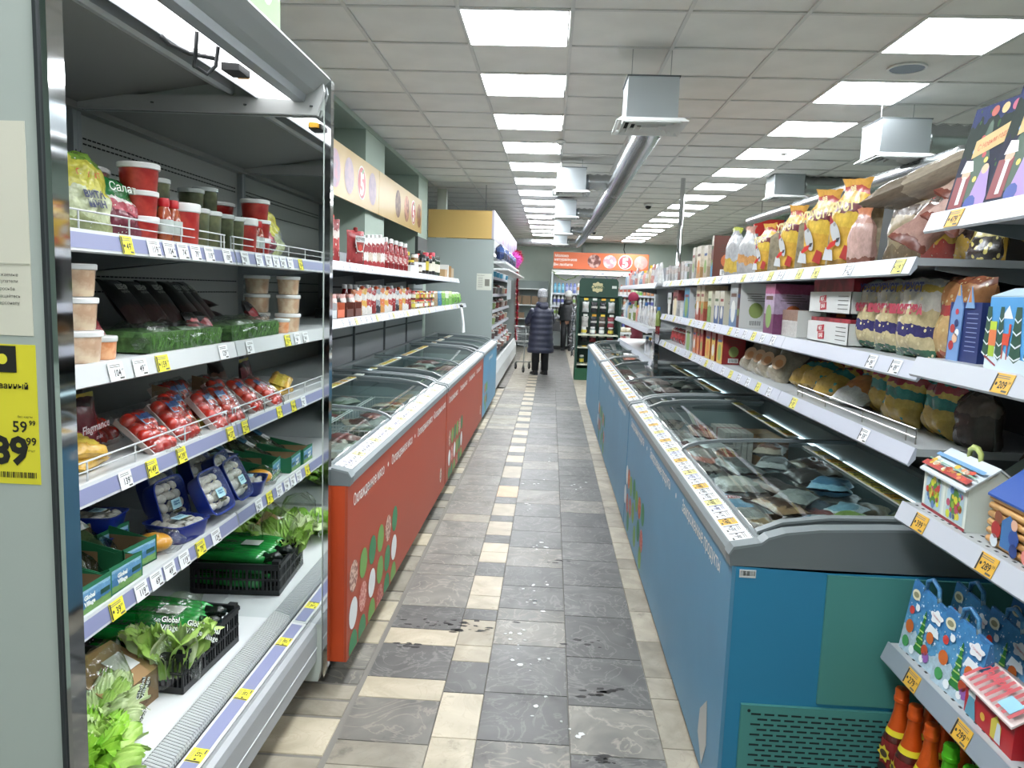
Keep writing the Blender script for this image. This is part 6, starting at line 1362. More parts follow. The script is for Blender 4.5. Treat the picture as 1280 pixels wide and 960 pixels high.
simplebag('small_pouch', 'pink clear pouch standing before the yellow cereal bag', 'pouch', [(0, '#8f5a4a'), (.12, '#c9a39a'), (.7, '#b98a7c'), (.85, '#cf7c50')], (.11, .20, .07), (1.11, 2.80, F1), (0, 0, FL+.2), 71)
silv = [(0, '#b5b2b0'), (.3, '#9fa0a4'), (.85, '#c6c8c4'), (.95, '#cfc53a')]
simplebag('silver_bag', 'long silver checked bag lying over the yellow cereal bags, upper right', 'bag', [(0, '#7f7262'), (.4, '#a39683'), (.9, '#c9a83a')], (.15, .52, .09), (1.2, 2.95, 1.99), dirrot((1.2, 2.95, 1.99), (1.36, 2.45, 2.10)), 72, 'pillow')
simplebag('silver_bag', 'long silver checked bag lying above the third yellow bag', 'bag', silv, (.13, .5, .08), (1.2, 3.95, 1.93), dirrot((1.2, 3.95, 1.93), (1.33, 3.5, 2.03)), 73, 'pillow')
simplebag('silver_bag', 'upright silver bag, fifth pack from the front', 'bag', [(0, '#a8a5a4'), (.25, '#c98f4a'), (.4, '#b5b7ba'), (.85, '#cf9c8a')], (.17, .28, .09), (1.13, 4.48, F1), (0, .08, FL+.2), 74)
simplebag('silver_bag', 'upright silver bag with yellow spot, sixth pack from the front', 'bag', [(0, '#a8a5a4'), (.1, '#d0ae3a'), (.35, '#b5b7ba'), (.9, '#c5cf4a')], (.18, .30, .09), (1.13, 4.80, F1), (0, .08, FL+.2), 75)
for k, (x, y, z, c_) in enumerate(((1.18, 2.62, .06, '#b98f83'), (1.20, 2.46, .11, '#c4a298'), (1.25, 2.50, .19, '#bb9a8c'), (1.30, 2.34, .17, '#b58576'))):
    simplebag('pink_pack', 'pinkish clear film pack, %s of the lying heap right of the cereal bags' % od(k), 'packet', [(0, '#7c4032'), (.08, c_), (.8, '#c7b3a9'), (.9, '#94502f')], (.13, .26, .07), (x, y, F1+z), (-.9, .5+.1*k, FL+.9), 80+k, 'pillow', 'lying pink packs')
simplebag('nut_bag', 'yellow topped dark bag behind the pink packs', 'bag', [(0, '#c99a1c'), (.35, '#a8322a'), (.6, '#3b2f2a'), (.85, '#d8b02a')], (.22, .22, .08), (1.36, 2.42, F1+.10), (-.3, .4, FL+.4), 86, 'pillow')
for k, y in enumerate((2.30, 2.10)):
    simplebag('dark_biscuit_bag', 'dark and yellow biscuit bag under the top near shelf, %s' % ('left', 'right')[k], 'packet', [(0, '#2b2420'), (.5, '#b3a452'), (.7, '#3a2c26')], (.16, .13, .06), (1.28, y+.03, 1.479 + .28 if y > 2.2 else S2), (-.1, 0, FL), 90+k, 'stand', blot=('#c9bb62', 5, .3)) if k == 0 else None
for k, (y, c1, c2) in enumerate(((2.62, '#c9a01c', '#3b2f2a'), (2.85, '#a8322a', '#c9a01c'), (3.15, '#8f8474', '#b3a890'))):
    simplebag('seed_bag', ['dark seed bag with yellow base behind the pink packs', 'red and yellow bag in the rear row behind the pink pouch', 'tan bag in the rear row behind the big yellow bags'][k], 'bag', [(0, c1), (.3, c2), (.7, '#5a4a40'), (.85, c1)], (.24, .30, .09), (1.42, y, F1), (-.08, 0, FL+.2), 190+k, 'pillow', blot=('#b9a890', 12, .18))
# cereal cartons further along F1
def pc(name, lab, cat, x, y, z, w_, h, d, bands, side='#8a6a4a', rz=0, group=None, blot=None):
    t = T(name, lab, cat, (x, y, z), FL+rz, group=group)
    b = MB(BM(bands, .4, .03, 5, blot, None)); b.box(-w_/2, w_/2, -d/2, d/2, 0, h)
    if w_ < .1 or len(bands) < 3: b.use(M(side, .5)); b.fm[3] = b.cur; b.fm[5] = b.cur
    b.build('carton', t)
    if h > .16 and w_ < 1:
        rr = random.Random(int(y*100)); b = MB(); x_ = w_/2+.0008; u = (0, 1, 0); yy = -d/2-.0008
        b.shape(rect(d*.45, h*.14), (x_, 0, h*.12), u, uz, M('#d5d6d4', .5))
        for q in range(8): b.shape(rect(d*.02, h*.10), (x_+.0004, -d*.16+d*.045*q, h*.12), u, uz, M('#2c2c2e', .5))
        for q in range(4): b.shape(rect(d*rr.uniform(.3, .7), h*.012), (x_, 0, h*(.62+.05*q)), u, uz, M('#4a4038', .5))
        b.shape(circ(14, d*.22, 1, 1.1), (x_, 0, h*.40), u, uz, M(rr.choice(['#c9b48a', '#b9663a', '#c7c3b8', '#8a9a5a']), .5)); b.shape(circ(14, w_*.3, 1, 1.2), (0, yy, h*.35), ux, uz, M(rr.choice(['#d2c6a4', '#c27a3a', '#cfd0cc', '#7f9a5a']), .5)); b.shape(rect(w_*.7, h*.08), (0, yy, h*.72), ux, uz, M(rr.choice(['#7a2a2a', '#2f4a7a', '#3f5a34', '#5a3a2c']), .5))
        b.build('print', t)
    return t
for k, (y, w_, h, c1, c2, sd) in enumerate(((5.07, .06, .27, '#3a8fb8', '#6d3a34', '#5a3026'), (5.28, .13, .22, '#b9a98c', '#d9cdb2', '#4b352a'), (5.52, .14, .23, '#b88f5a', '#ddd2ba', '#6b4a34'), (5.72, .10, .23, '#c9cac8', '#b9b2a4', '#8a7a6a'))):
    pc('cereal_carton', '%s upright cereal carton beyond the silver bags on the upper right shelf' % od(k), 'carton', 1.14, y, F1, w_, h, .18, [(0, c1), (.35, c2), (.75, '#d6d0c2')], sd, 0, 'cereal cartons on the upper right shelf')
items = [(5.95, '#2f5a3a', .07, .12), (6.06, '#cdd2d8', .10, .13), (6.22, '#c9c6c2', .11, .15), (6.38, '#8f5a52', .07, .14), (6.52, '#d2d4d4', .12, .13), (6.70, '#b9bbba', .12, .12), (6.88, '#a9a9a6', .10, .14), (7.04, '#cfd2d4', .1, .13)]
for k, (y, c_, w_, h) in enumerate(items): pc('small_carton', '%s small packet behind the cereal cartons on the upper right shelf' % od(k), 'carton', 1.13, y, F1, w_, h, .15, [(0, c_), (.5, '#bfb4ac'), (.8, c_)], '#8c8680', 0, 'small packets on the upper right shelf')
pc('orange_carton', 'long orange topped display carton at the back of the upper right shelf', 'carton', 1.38, 6.4, F1, 1.1, .2, .16, [(0, '#cfc9c0'), (.6, '#d68f3a')], '#d68f3a')
# F2
def popcorn():
    t = T('corn_puff_bag', '', 'bag')
    bag(.21, .245, .10, BM([(0, '#35694e'), (.10, '#c9b98e'), (.26, '#3a356e'), (.38, '#cbb98a'), (.58, '#cfcac0'), (.82, '#c7a83a'), (.90, '#b9b9b6')], .2, .10, 4, ('#e2d3a4', 9, .22), (14, .7)), 101, 'pillow', 14, 12, .25).build('bag_film', t, smooth=True)
    b = MB(M('#a8344a', .5)); b.text('КУКУРУЗА', .026, (0, -.058, .145), ux, uz, bold=.08, maxw=.18); b.text('ХРУСТ', .026, (.0, -.050, .215), ux, uz, M('#23306a', .5), bold=.05); b.build('print', t); return t
cp = Proto(popcorn()); G = 'corn puff bags on the middle right shelf'
for k, y in enumerate((2.78, 2.60, 2.41)): cp.at((1.17-.01*k, y, F2), (-.08, 0, FL+.1), 'clear corn puff bag, %s of three beside the white boxes' % ['leftmost', 'middle', 'rightmost'][k], G)
simplebag('caramel_corn_bag', 'brown and red caramel corn bag right of the corn puff bags', 'bag', [(0, '#b5542c'), (.1, '#c9a468'), (.5, '#b1262c'), (.65, '#bb7a40'), (.9, '#8f4a28')], (.20, .25, .11), (1.19, 2.24, F2), (-.1, 0, FL+.1), 104, 'pillow', blot=('#d9bd84', 9, .2))
for k, z in enumerate((0, .118)):
    t = T('white_display_box', '%s of two white display boxes with red zigzag badge' % ('lower', 'upper')[k], 'box', (1.20, 3.05, F2+z), FL, group='white bar display boxes')
    b = MB(M('#c9cbca', .5)); b.box(-.22, .22, -.10, -.097, 0, .085); b.box(-.22, -.217, -.10, .10, 0, .085); b.box(.217, .22, -.10, .10, 0, .085); b.box(-.22, .22, .097, .10, 0, .085); b.box(-.22, .22, -.10, .10, 0, .004); b.build('box_walls', t)
    b = MB(M('#b02a38', .5)); b.shape([(-.036, 0), (.028, .006), (.030, .028), (-.034, .022)], (-.06, -.1010, .041), ux, uz, None, 1.15); b.shape([(-.022, -.026), (.038, -.022), (.036, .004), (-.024, 0)], (-.06, -.1014, .041), ux, uz, None, 1.15); b.text('MIX', .017, (-.064, -.1022, .057), (.99, 0, .08), (-.08, 0, .99), M('#d8d3cf', .5), bold=.04); b.text('BAR', .017, (-.052, -.1022, .029), (.99, 0, .06), (-.06, 0, .99), M('#d8d3cf', .5), bold=.04); b.use(M('#5a5a58', .5))
    for q in range(4): b.shape(rect(.10, .003), (.15, -.1012, .02+q*.016), ux, uz, M('#5a5a58', .5))
    b.build('print', t)
    b = MB(M('#6e1420', .5, mott=('#a02a38', 10, .45, .6))); b.box(-.21, .21, -.09, .09, .006, .10 if k == 0 else .14); b.build('bar_packs', t)
tt_ = [(3.52, .22, .12, .1, [(0, '#c9c6c2'), (.6, '#9a7a6a')], '#d2d2ce', 'white tray box with cut front left of the badge boxes'), (3.72, .16, .24, .18, [(0, '#7c3a6a'), (.4, '#b9a2c0'), (.8, '#a84a7a')], '#6e1438', 'pink and violet picture carton in the middle right shelf'), (3.62, .2, .25, .1, [(0, '#6a1030'), (.5, '#8a1a3c')], '#5a0f28', 'dark magenta carton behind the white tray box'),
       (4.32, .06, .25, .18, [(0, '#5a1a1c'), (.5, '#3f1416')], '#d2d2d0', 'dark red narrow carton in the middle right shelf'), (4.44, .18, .255, .18, [(0, '#5c7fa8'), (.4, '#a9aeb0'), (.8, '#b8bfc2')], '#a9b0b5', 'grey blue picture carton with a drawn bear'),
       (4.78, .11, .21, .16, [(0, '#2c4f86'), (.55, '#cfcab8')], '#d0cbb8', 'blue and cream carton, right one of the pair'), (4.93, .13, .21, .16, [(0, '#2f5590'), (.55, '#cfcab8')], '#d0cbb8', 'blue and cream carton, left one of the pair'), (5.15, .12, .21, .16, [(0, '#6d8f3a'), (.5, '#c9cfae')], '#cfcab8', 'green and cream carton beside the blue pair'),
       (5.40, .12, .25, .16, [(0, '#a8452c'), (.35, '#c98a3a'), (.55, '#cbbfa0')], '#cfc5a8', 'orange and cream carton, right one of the pair'), (5.56, .14, .25, .16, [(0, '#a8452c'), (.35, '#c98a3a'), (.55, '#cbbfa0')], '#cfc5a8', 'orange and cream carton, left one of the pair'),
       (6.02, .22, .24, .16, [(0, '#2b7fae'), (.8, '#3a8fb8')], '#c6ccd0', 'bright blue upright carton in the middle right shelf'), (6.30, .12, .12, .14, [(0, '#d0d2d3'), (.6, '#b9bcbc')], '#d0d2d3', 'small white cut carton beside the blue one'), (6.62, .26, .22, .14, [(0, '#b4b4b2'), (.3, '#c6c6c4'), (.6, '#8a3a3c')], '#303234', 'white and dark picture carton near the shelf end'), (6.95, .22, .2, .14, [(0, '#25282c'), (.5, '#c3c6c7')], '#202224', 'dark carton at the far end of the middle right shelf')]
for y, w_, h, d, bands, sd, lab in tt_: pc('goods_carton', lab, 'carton', 1.15 if 'behind' not in lab else 1.33, y, F2, w_, h, d, bands, sd, 0, 'cartons on the middle right shelf')
# F3: crisps, pasta, cartons
def crisp(): 
    t = T('crisp_bag', '', 'bag'); bag(.19, .19, .10, BM([(0, '#b8952c'), (.30, '#c2a23a'), (.42, '#1c8078'), (.62, '#c0a234'), (.72, '#a02a34'), (.84, '#1a766e')], .22, .16, 3.5, ('#1f8a80', 3, .22), (11, .8)), 120, 'pillow', 13, 12, .32).build('bag_film', t, smooth=True); return t
cr_ = Proto(crisp()); G = 'teal and yellow crisp bags on the lower right shelf'
for k, (x, y, z, rx, rz, lab) in enumerate(((1.22, 2.60, 0, -.12, .15, 'large teal and yellow crisp bag standing right of the wire guard'), (1.24, 2.37, 0, -.1, 0, 'teal and yellow crisp bag, rightmost of the standing ones'), (1.26, 2.83, 0, -.15, .1, 'teal and yellow crisp bag standing, second left of the biggest'), (1.30, 3.03, 0, -.15, -.1, 'teal and yellow crisp bag standing, third left of the biggest'), (1.30, 3.22, 0, -.2, .1, 'teal and yellow crisp bag standing behind the lying ones, near side'), (1.32, 3.42, 0, -.2, 0, 'teal and yellow crisp bag standing behind the lying ones, far side'),
    (1.17, 3.52, .03, -1.1, .3, 'crisp bag lying at the front edge, farthest of the lying ones'), (1.17, 3.34, .04, -1.05, .4, 'crisp bag lying at the front edge, middle one'), (1.16, 3.15, .03, -1.1, .35, 'crisp bag lying at the front edge next to the orange pack'))):
    cr_.at((x, y, F3+z), (rx, 0, FL+rz), lab, G, .92 if rx < -1 else 1)
t = simplebag('orange_crisp_bag', 'orange bag with grey label lying behind the wire guard', 'bag', [(0, '#b9bcb9'), (.3, '#c97a2c'), (.6, '#d08a3a'), (.8, '#a34424')], (.2, .17, .08), (1.16, 2.95, F3+.02), (-1.05, 0, FL+.3), 131, 'pillow')
for k in range(4): simplebag('brown_sack', 'dark brown bag in shade, %s from the left below the winter boxes' % od(k), 'bag', [(0, '#3f3430'), (.5, '#57493f'), (.8, '#3a302c')], (.15, .19, .10), (1.26+.02*k, 2.22-.15*k if k == 0 else 2.22-.155*k, F3 if k == 0 else S3+.0), (0, 0, FL), 135+k, 'sack', 'dark brown bags') if k < 1 else simplebag('brown_sack', 'dark brown bag in shade, %s from the left below the winter boxes' % od(k), 'bag', [(0, '#3f3430'), (.5, '#57493f'), (.8, '#3a302c')], (.15, .24, .10), (1.37, 2.22-.16*k, S3), (0, 0, FL), 135+k, 'sack', 'dark brown bags')
for k, y in enumerate((3.82, 4.02, 4.18, 4.36)):
    t = simplebag('pasta_bag', 'leaning beige pasta bag with orange print, %s from the front' % od(k), 'bag', [(0, '#9a927e'), (.15, '#8d8674'), (.8, '#7e7766')], (.19, .19, .085), (1.14, y, F3), (-.55, .28, FL+.25), 140+k, 'pillow', 'beige pasta bags on the lower right shelf')
    b = MB(M('#c4a584', .5)); b.shape(circ(16, .05, 1, .8), (-.0, -.052, .09), ux, uz); b.shape(circ(14, .03, 1, .7), (.01, -.0526, .085), ux, uz, M('#c08a5a', .5)); b.build('print', t)
for k, (y, w_, c1) in enumerate(((4.76, .15, '#d6a81e'), (4.95, .11, '#d6a81e'), (5.12, .15, '#d6a81e'), (5.34, .09, '#c9783a'), (5.46, .09, '#c9683a'), (5.60, .10, '#c06a34'))):
    pc('flakes_carton', '%s red topped yellow carton from the front on the lower right shelf' % od(k) if k < 3 else '%s orange carton left of the yellow ones' % od(k-3), 'carton', 1.14, y, F3, w_, .195, .14, [(0, c1), (.72, '#a82a2c')] if k < 3 else [(0, c1), (.6, '#b94a34'), (.8, '#c98a5a')], '#8a2426', 0, 'red topped yellow cartons' if k < 3 else 'orange cartons')
pc('pale_carton', 'pale grey carton between orange cartons and red packs', 'carton', 1.14, 5.85, F3, .24, .19, .14, [(0, '#a9b4ba'), (.6, '#c8c8c2')], '#a8a8a2')
for k in range(6): simplebag('red_sweet_pack', '%s red packet from the front near the far end of the lower right shelf' % od(k), 'packet', [(0, '#8a1a20'), (.3, '#b32a2e'), (.7, '#c9b0a8'), (.8, '#a3242a')], (.15, .13, .06), (1.14, 6.12+.17*k, F3), (-.2, 0, FL), 150+k, 'pillow', 'red packets on the lower right shelf')
# ---------------------------------------------------------------- second gondola beyond, with chrome pole
t = T('shelving_bay', 'farther narrow shelving bay between the red packets and the chrome pole', 'shelves')
b = MB(M('#7c8284', .5)); b.box(1.50, 1.53, 7.25, 11.0, .0, 2.0); b.build('back_panel', t)
b = MB(m_chr); b.box(1.0, 1.04, 7.18, 7.22, .9, 1.34); b.build('end_post', t)
shelf_part(t, 1.0, 1.5, 7.25, 10.9, 1.745); shelf_part(t, .95, 1.5, 7.25, 10.9, 1.31); shelf_part(t, 1.0, 1.5, 7.25, 10.9, 1.0)
settle(t, (1.25, 9.1, 0))
b = MB(m_chr); b.lathe([(.03, 0), (.03, H)], 14); b.lathe([(.05, 0), (.05, .02), (.03, .03)], 14, c=(0,0,0)); o = b.build('chrome_pole', smooth=True); o.location = (1.62, 9.9, 0); tag(o, 'tall vertical chrome pole rising to the ceiling behind the right shelves', 'pole')
rg = random.Random(5)
for lvl, z, h in ((0, 1.745, .2), (1, 1.31, .24), (2, 1.0, .2)):
    for k in range(14 if lvl < 2 else 4):
        y = 7.45 + k*.25; c1 = rg.choice(['#c9ccd0', '#b9a88c', '#8fa3b8', '#c78f86', '#d2d4d2', '#7c8a4a', '#b8b9bb', '#c9c4bc'])
        if rg.random() < .5:
            tb_ = T('cleaner_bottle', '%s slim bottle or pack from the front, %s level of the farther right bay' % (od(k), ('upper', 'middle', 'lower')[lvl]), 'bottle', (1.06, y, z), FL, group='small goods of the farther right bay')
            hh = h*rg.uniform(.75, 1.05); MB(M(c1, .3)).lathe([(.035, 0), (.038, .01), (.038, hh*.6), (.02, hh*.8), (.013, hh*.85)], 12, sy=.7).build('bottle_body', tb_, smooth=True, ang=50); MB(M(rg.choice(['#e2e4e6', '#c0392b', '#3a6ea8', '#d8b23a']), .4)).lathe([(.016, hh*.84), (.016, hh)], 10).build('cap', tb_)
        else: simplebag('refill_pouch', '%s slim bottle or pack from the front, %s level of the farther right bay' % (od(k), ('upper', 'middle', 'lower')[lvl]), 'pouch', [(0, c1), (.4, '#d0d0ce'), (.7, c1)], (.14, h*rg.uniform(.8, 1.05), .06), (1.06, y, z), (0, 0, FL), k, 'stand', 'small goods of the farther right bay')
# ================================================================ left wall shelving above the freezers
t = T('wall_shelving', 'wall shelving above the left freezers, two levels of sauces over grey panels', 'shelves')
m_bp = M('#8b9093', .5); YL = [2.95, 4.22, 5.47, 6.72, 7.97, 9.2, 10.4]
for k, (a, c) in enumerate(zip(YL, YL[1:])):
    b = MB(m_bp)
    for z0, z1 in ((.72, 1.17), (1.18, 1.40), (1.405, 1.60), (1.605, 1.90)): b.box(-1.80, -1.785, a+.004, c-.004, z0+.004, z1-.004)
    b.use(M('#1d2022', .6)).box(-1.803, -1.79, a, c, .7, 1.9); b.build('back_panel', t)
    if k: b = MB(m_shd); b.box(-1.786, -1.765, a-.008, a+.008, .7, 1.92); b.build('upright', t)
for z, ye in ((1.752, 9.75), (1.425, 10.6)):
    for k, (a, c) in enumerate(zip([2.95, 4.22, 5.47, 6.72, 7.97, 9.2], [4.22, 5.47, 6.72, 7.97, 9.2, ye])):
        cols = ['#dfe2e8', '#dfe2e8', '#cfd2e6', '#e3dc8c' if z < 1.5 else '#dfe2e8']
        shelf_part(t, -1.215, -1.77, a, c, z, -1, tags_=[(a+.1+.14*q, str(R.choice([89, 119, 159, 79])), cols[(q+k) % 4]) for q in range(int((c-a-.1)/.14))] if a > 4 else [], strip=M('#b4b7bd', .3))
settle(t, (-1.5, 6.7, 0))
W1, W2 = 1.753, 1.426
def pouch(name, lab, cat, bands, w_, h, loc, rz=0, group=None, cap='#e0e2e2', blot=None, seed=0, d=.06):
    t = T(name, lab, cat, loc, FR+rz, group=group); bag(w_, h*.93, d, BM(bands, .25, .14, 5, blot or ('#cdc8c0', 5, .15), (12, .4)), seed, 'stand', 9, 8, .08).build('bag_film', t, smooth=True)
    if cap: MB(M(cap, .4)).lathe([(.012, h*.90), (.014, h*.91), (.014, h), (.010, h+.004)], 10).build('cap', t)
    return t
kb = [(0, '#7c1a1e'), (.12, '#8f1f22'), (.9, '#a3262a')]
# big ketchup pouch etc.
for k, y in enumerate((4.28, 4.40)): pouch('ketchup_pouch', 'tall red capped sauce pouch, %s at the near end, upper wall shelf' % ('first', 'second')[k], 'pouch', [(0, '#8f1c20'), (.3, '#a8302c'), (.55, '#cfc3b8'), (.75, '#7d1a1c')], .13, .27, (-1.30, y, W1), -.5, 'tall red pouches', '#c43a2c', None, k)
t = pouch('ketchup_pouch', 'widest red sauce pouch with pale crest on the upper wall shelf', 'pouch', kb, .19, .23, (-1.26, 4.78, W1), -.35, None, '#7a1a1c', None, 5)
b = MB(M('#b9bcbb', .5)); b.shape([(-.05, .045), (.05, .045), (.052, 0), (.03, -.055), (-.03, -.055), (-.052, 0)], (0, -.037, .135), ux, uz); b.shape([(-.042, .006), (.042, .006), (.030, -.045), (-.030, -.045)], (0, -.0374, .135), ux, uz, M('#7a2a24', .5)); b.text('КЕТЧУП', .018, (0, -.038, .160), ux, uz, M('#2f3a34', .5), bold=.04); b.shape(circ(12, .022), (0, -.0378, .105), ux, uz, M('#b03a2c', .5)); b.build('crest_label', t)
for k in range(5): pouch('sauce_pouch', '%s slim white and red pouch right of the wide crest pouch' % od(k), 'pouch', [(0, '#a3242a'), (.2, '#c9b9a8') if k % 2 else (.2, '#d9d5d0'), (.5, '#93202a'), (.8, '#cfcac6')], .10, .20+.01*k, (-1.27, 5.02+.125*k, W1), -.5, 'slim sauce pouches', '#dcdedd', None, 10+k, .05)
rk = Proto(bottle('ketchup_bottle', '', 'bottle', [(.026, 0), (.030, .006), (.031, .12), (.027, .16), (.018, .195), (.014, .205)], 14, M('#7a1519', .2, coat=.5), [(.019, .203), (.020, .206), (.020, .232), (.016, .236)], M('#d8dad9', .4), (.05, .13, M('#8f2428', .4, mott=('#cbb9b4', 40, .5, .58)), .0316)))
for k in range(9):
    rk.at((-1.265 if k % 2 == 0 else -1.33, 5.66+.095*k, W1), (0, 0, FR), '%s dark red bottle with white cap from the front on the upper wall shelf' % od(k), 'dark red bottles on the upper wall shelf')
sj = []
rg = random.Random(9)
def jar(lab, cat, x, y, z, r_, h, c1, cl, group, c2=None):
    t = T('jar', lab, cat, (x, y, z), FR, group=group)
    MB(M(c1, .2, coat=.5, mott=(c2 or c1, 20, .4, .6))).lathe([(r_*.9, 0), (r_, .004), (r_, h*.75), (r_*.85, h*.84)], 12).build('glass_body', t, smooth=True, ang=50)
    MB(M(cl, .4)).lathe([(r_*.88, h*.83), (r_*.9, h*.98), (r_*.8, h)], 12).build('lid', t, smooth=True, ang=40)
    MB(M(rg.choice(['#c9c4b4', '#b9a83a', '#a84a3a', '#cfd2cf']), .5)).lathe([(r_*1.015, h*.2), (r_*1.015, h*.6)], 12, cap=False).build('label_band', t, smooth=True)
for k in range(8): jar('%s small jar from the front of the mixed jars on the upper wall shelf' % od(k), 'jar', -1.27 if k % 2 else -1.33, 6.62+.1*k, W1, .036, rg.uniform(.09, .2), rg.choice(['#3a2420', '#7a5a2c', '#26211f', '#8a7a4a']), rg.choice(['#b8342c', '#2a2c2e', '#c9b23a', '#d8dad8']), 'mixed jars on the upper wall shelf')
b_ = MB(M('#c9cccb', .5)); b_.box(-1.27, -1.235, 6.55, 6.95, W1, W1+.05); tag(b_.build('white_tray'), 'low white tray before the mixed jars on the upper wall shelf', 'tray')
for k in range(6): jar('%s dark bottle from the front beside the black display carton' % od(k), 'bottle', -1.27 if k % 2 else -1.34, 7.42+.1*k, W1, .034, .2+.02*(k % 3), '#1d1a1c', rg.choice(['#b83a4a', '#b8342c', '#2a2c2e']), 'dark bottles on the upper wall shelf')
t = T('black_display_carton', 'black display carton with green bottles standing on the upper wall shelf', 'carton', (-1.36, 8.15, W1), FR); b = MB(M('#1b2422', .5)); b.box(-.30, .30, .05, .08, 0, .40); b.box(-.30, -.27, -.06, .08, 0, .2); b.use(M('#7f9a5a', .5)).box(.02, .20, .048, .0495, .08, .26); b.build('carton_back', t)
for k in range(5): jar('%s dark green oil bottle before the black display carton' % od(k), 'bottle', -1.30, 7.98+.12*k, W1, .035, .22, '#20331f', '#1f2a20', 'dark green bottles')
for k, (c_, w_, h) in enumerate((('#a98a62', .18, .09), ('#cfd0cc', .14, .15), ('#9a7a50', .22, .14), ('#b3a48c', .14, .12))): box_pack('brown_pack', ['low brown box at the far end of the upper wall shelf', 'white crumpled pack between the brown boxes', 'taller brown box on the upper wall shelf end', 'pale pack beside the yellow packet'][k], -1.30, 8.78+.2*k, .12, w_, W1, h, M(c_, .6, bump=(20, .5)), .1*k, 'brown packs at the shelf end', None, 'box')
simplebag('yellow_packet', 'yellow packet at the very end of the upper wall shelf', 'packet', [(0, '#c9b52c'), (.5, '#e0d04a')], (.16, .12, .06), (-1.28, 9.6, W1), (-.4, 0, FR), 161, 'pillow')
# lower wall shelf
for k, (y, c_) in enumerate(((4.20, '#c3c6c6'), (4.36, '#c96a4a'), (4.56, '#5b2f24'), (4.76, '#6a3a30'))):
    t = T('open_display_box', ['white open display box with sachets at the near end of the lower wall shelf', 'orange edged display box of sachets, second on the lower wall shelf', 'brown display box of sachets, third on the lower wall shelf', 'brown display box of sachets, fourth on the lower wall shelf'][k], 'box', (-1.29, y, W2), FR, group='sachet display boxes')
    b = MB(M(c_, .5)); b.box(-.075, .075, -.06, -.057, 0, .05); b.box(-.075, -.072, -.06, .08, 0, .09); b.box(.072, .075, -.06, .08, 0, .09); b.box(-.075, .075, .077, .08, 0, .12); b.box(-.075, .075, -.06, .08, 0, .004); b.build('box_walls', t)
    for q in range(4):
        b = bag(.12, .13, .02, BM([(0, '#8f3a2c'), (.3, ['#3a2c6a', '#c9702c', '#c97a3a', '#a8452c'][k]), (.6, '#c9c0b8'), (.8, '#a34a34')], .3, .1, 4, None, (12, .4)), q, 'pillow', 6, 5); b.xf(Matrix.Translation((0, -.03+.03*q, .01)) @ Matrix.Rotation(-.15, 4, 'X')); b.build('sachet', t, smooth=True)
for k in range(14):
    y = 4.9+.135*k; c1, c2 = [('#c98a3a', '#cf6a2c'), ('#d2cfc9', '#a83a34'), ('#3a3a42', '#8a8f94'), ('#d0cbc4', '#d0a03a'), ('#7a1a1c', '#8f2226')][(k*3) % 5]
    pouch('sauce_pouch', '%s sauce pouch from the front on the lower wall shelf' % od(k), 'pouch', [(0, c1), (.3, c2), (.55, '#cfcac4'), (.8, c2)], .11, .18+.01*(k % 3), (-1.28, y, W2), -.45, 'sauce pouches on the lower wall shelf', ['#e3e5e4', '#c9542c', '#e3e5e4'][k % 3], None, 30+k, .05)
for k in range(12): rk.at((-1.36, 4.9+.13*k, W2), (0, 0, FR), '%s bottle from the front in the shaded rear row of the lower wall shelf' % od(k), 'bottles in the rear row of the lower wall shelf', .85)
for k in range(12):
    for lv in range(2): jar('%s small jar from the front, %s tier, on the lower wall shelf' % (od(k), ('lower', 'upper')[lv]), 'jar', -1.28, 6.86+.1*k, W2+lv*.085, .036, .08, rg.choice(['#4a2a20', '#8a6a34', '#7a2420', '#3a2c22', '#9a8a5a']), rg.choice(['#b8342c', '#c9b23a', '#d8dad8', '#2a2c2e']), 'stacked jars on the lower wall shelf')
for k in range(5): pouch('spice_pouch', '%s kraft or green pouch from the front, far part of lower wall shelf' % od(k), 'pouch', [[(0, '#8f7a5a'), (.5, '#a3906c')], [(0, '#2c6a8a'), (.5, '#3a7aa0')], [(0, '#5a9a3a'), (.5, '#8ac04a')], [(0, '#6aa83a'), (.5, '#c9d2b8')], [(0, '#7ab04a'), (.6, '#b0cf7a')]][k], .2, .18, (-1.28, 8.2+.3*k, W2), -.2, 'pouches at the far part of the lower wall shelf', None, None, 50+k)
for k in range(3): simplebag('green_salad_pack', '%s green leafy packet at the end of the lower wall shelf' % od(k), 'packet', [(0, '#5f9a34'), (.5, '#86bf4a'), (.8, '#d0d8c8')], (.24, .16, .08), (-1.27, 9.75+.28*k, W2), (-.2, 0, FR), 165+k, 'pillow', 'green packets at the shelf end')
t = T('white_carrier_bag', 'white plastic bag hanging from the far end of the lower wall shelf', 'bag', (-1.17, 9.9, 1.05), FR); b = MB(M('#d6d9d8', .4, bump=(14, .8))); b.grid([[(-.10, -.02, 0), (-.03, -.05, .01), (.04, -.02, .0)], [(-.07, -.02, .12), (-.02, -.04, .12), (.04, -.01, .12)], [(-.05, 0, .24), (-.02, -.02, .26), (.03, 0, .25)], [(-.03, .02, .33), (0, 0, .35), (.03, .02, .33)]]); b.grid([[(-.10, -.012, 0), (-.03, .0, .01), (.04, .0, .0)], [(-.07, .0, .12), (-.02, .0, .12), (.04, .0, .12)], [(-.05, .01, .24), (-.02, .01, .26), (.03, .01, .25)], [(-.03, .03, .33), (0, .03, .35), (.03, .03, .33)]]); b.build('bag_film', t, smooth=True)
MB(DK).tube([(-.05, .05, .36), (.0, .0, .345), (.16, .04, .36)], .015, 6).build('holder', t)
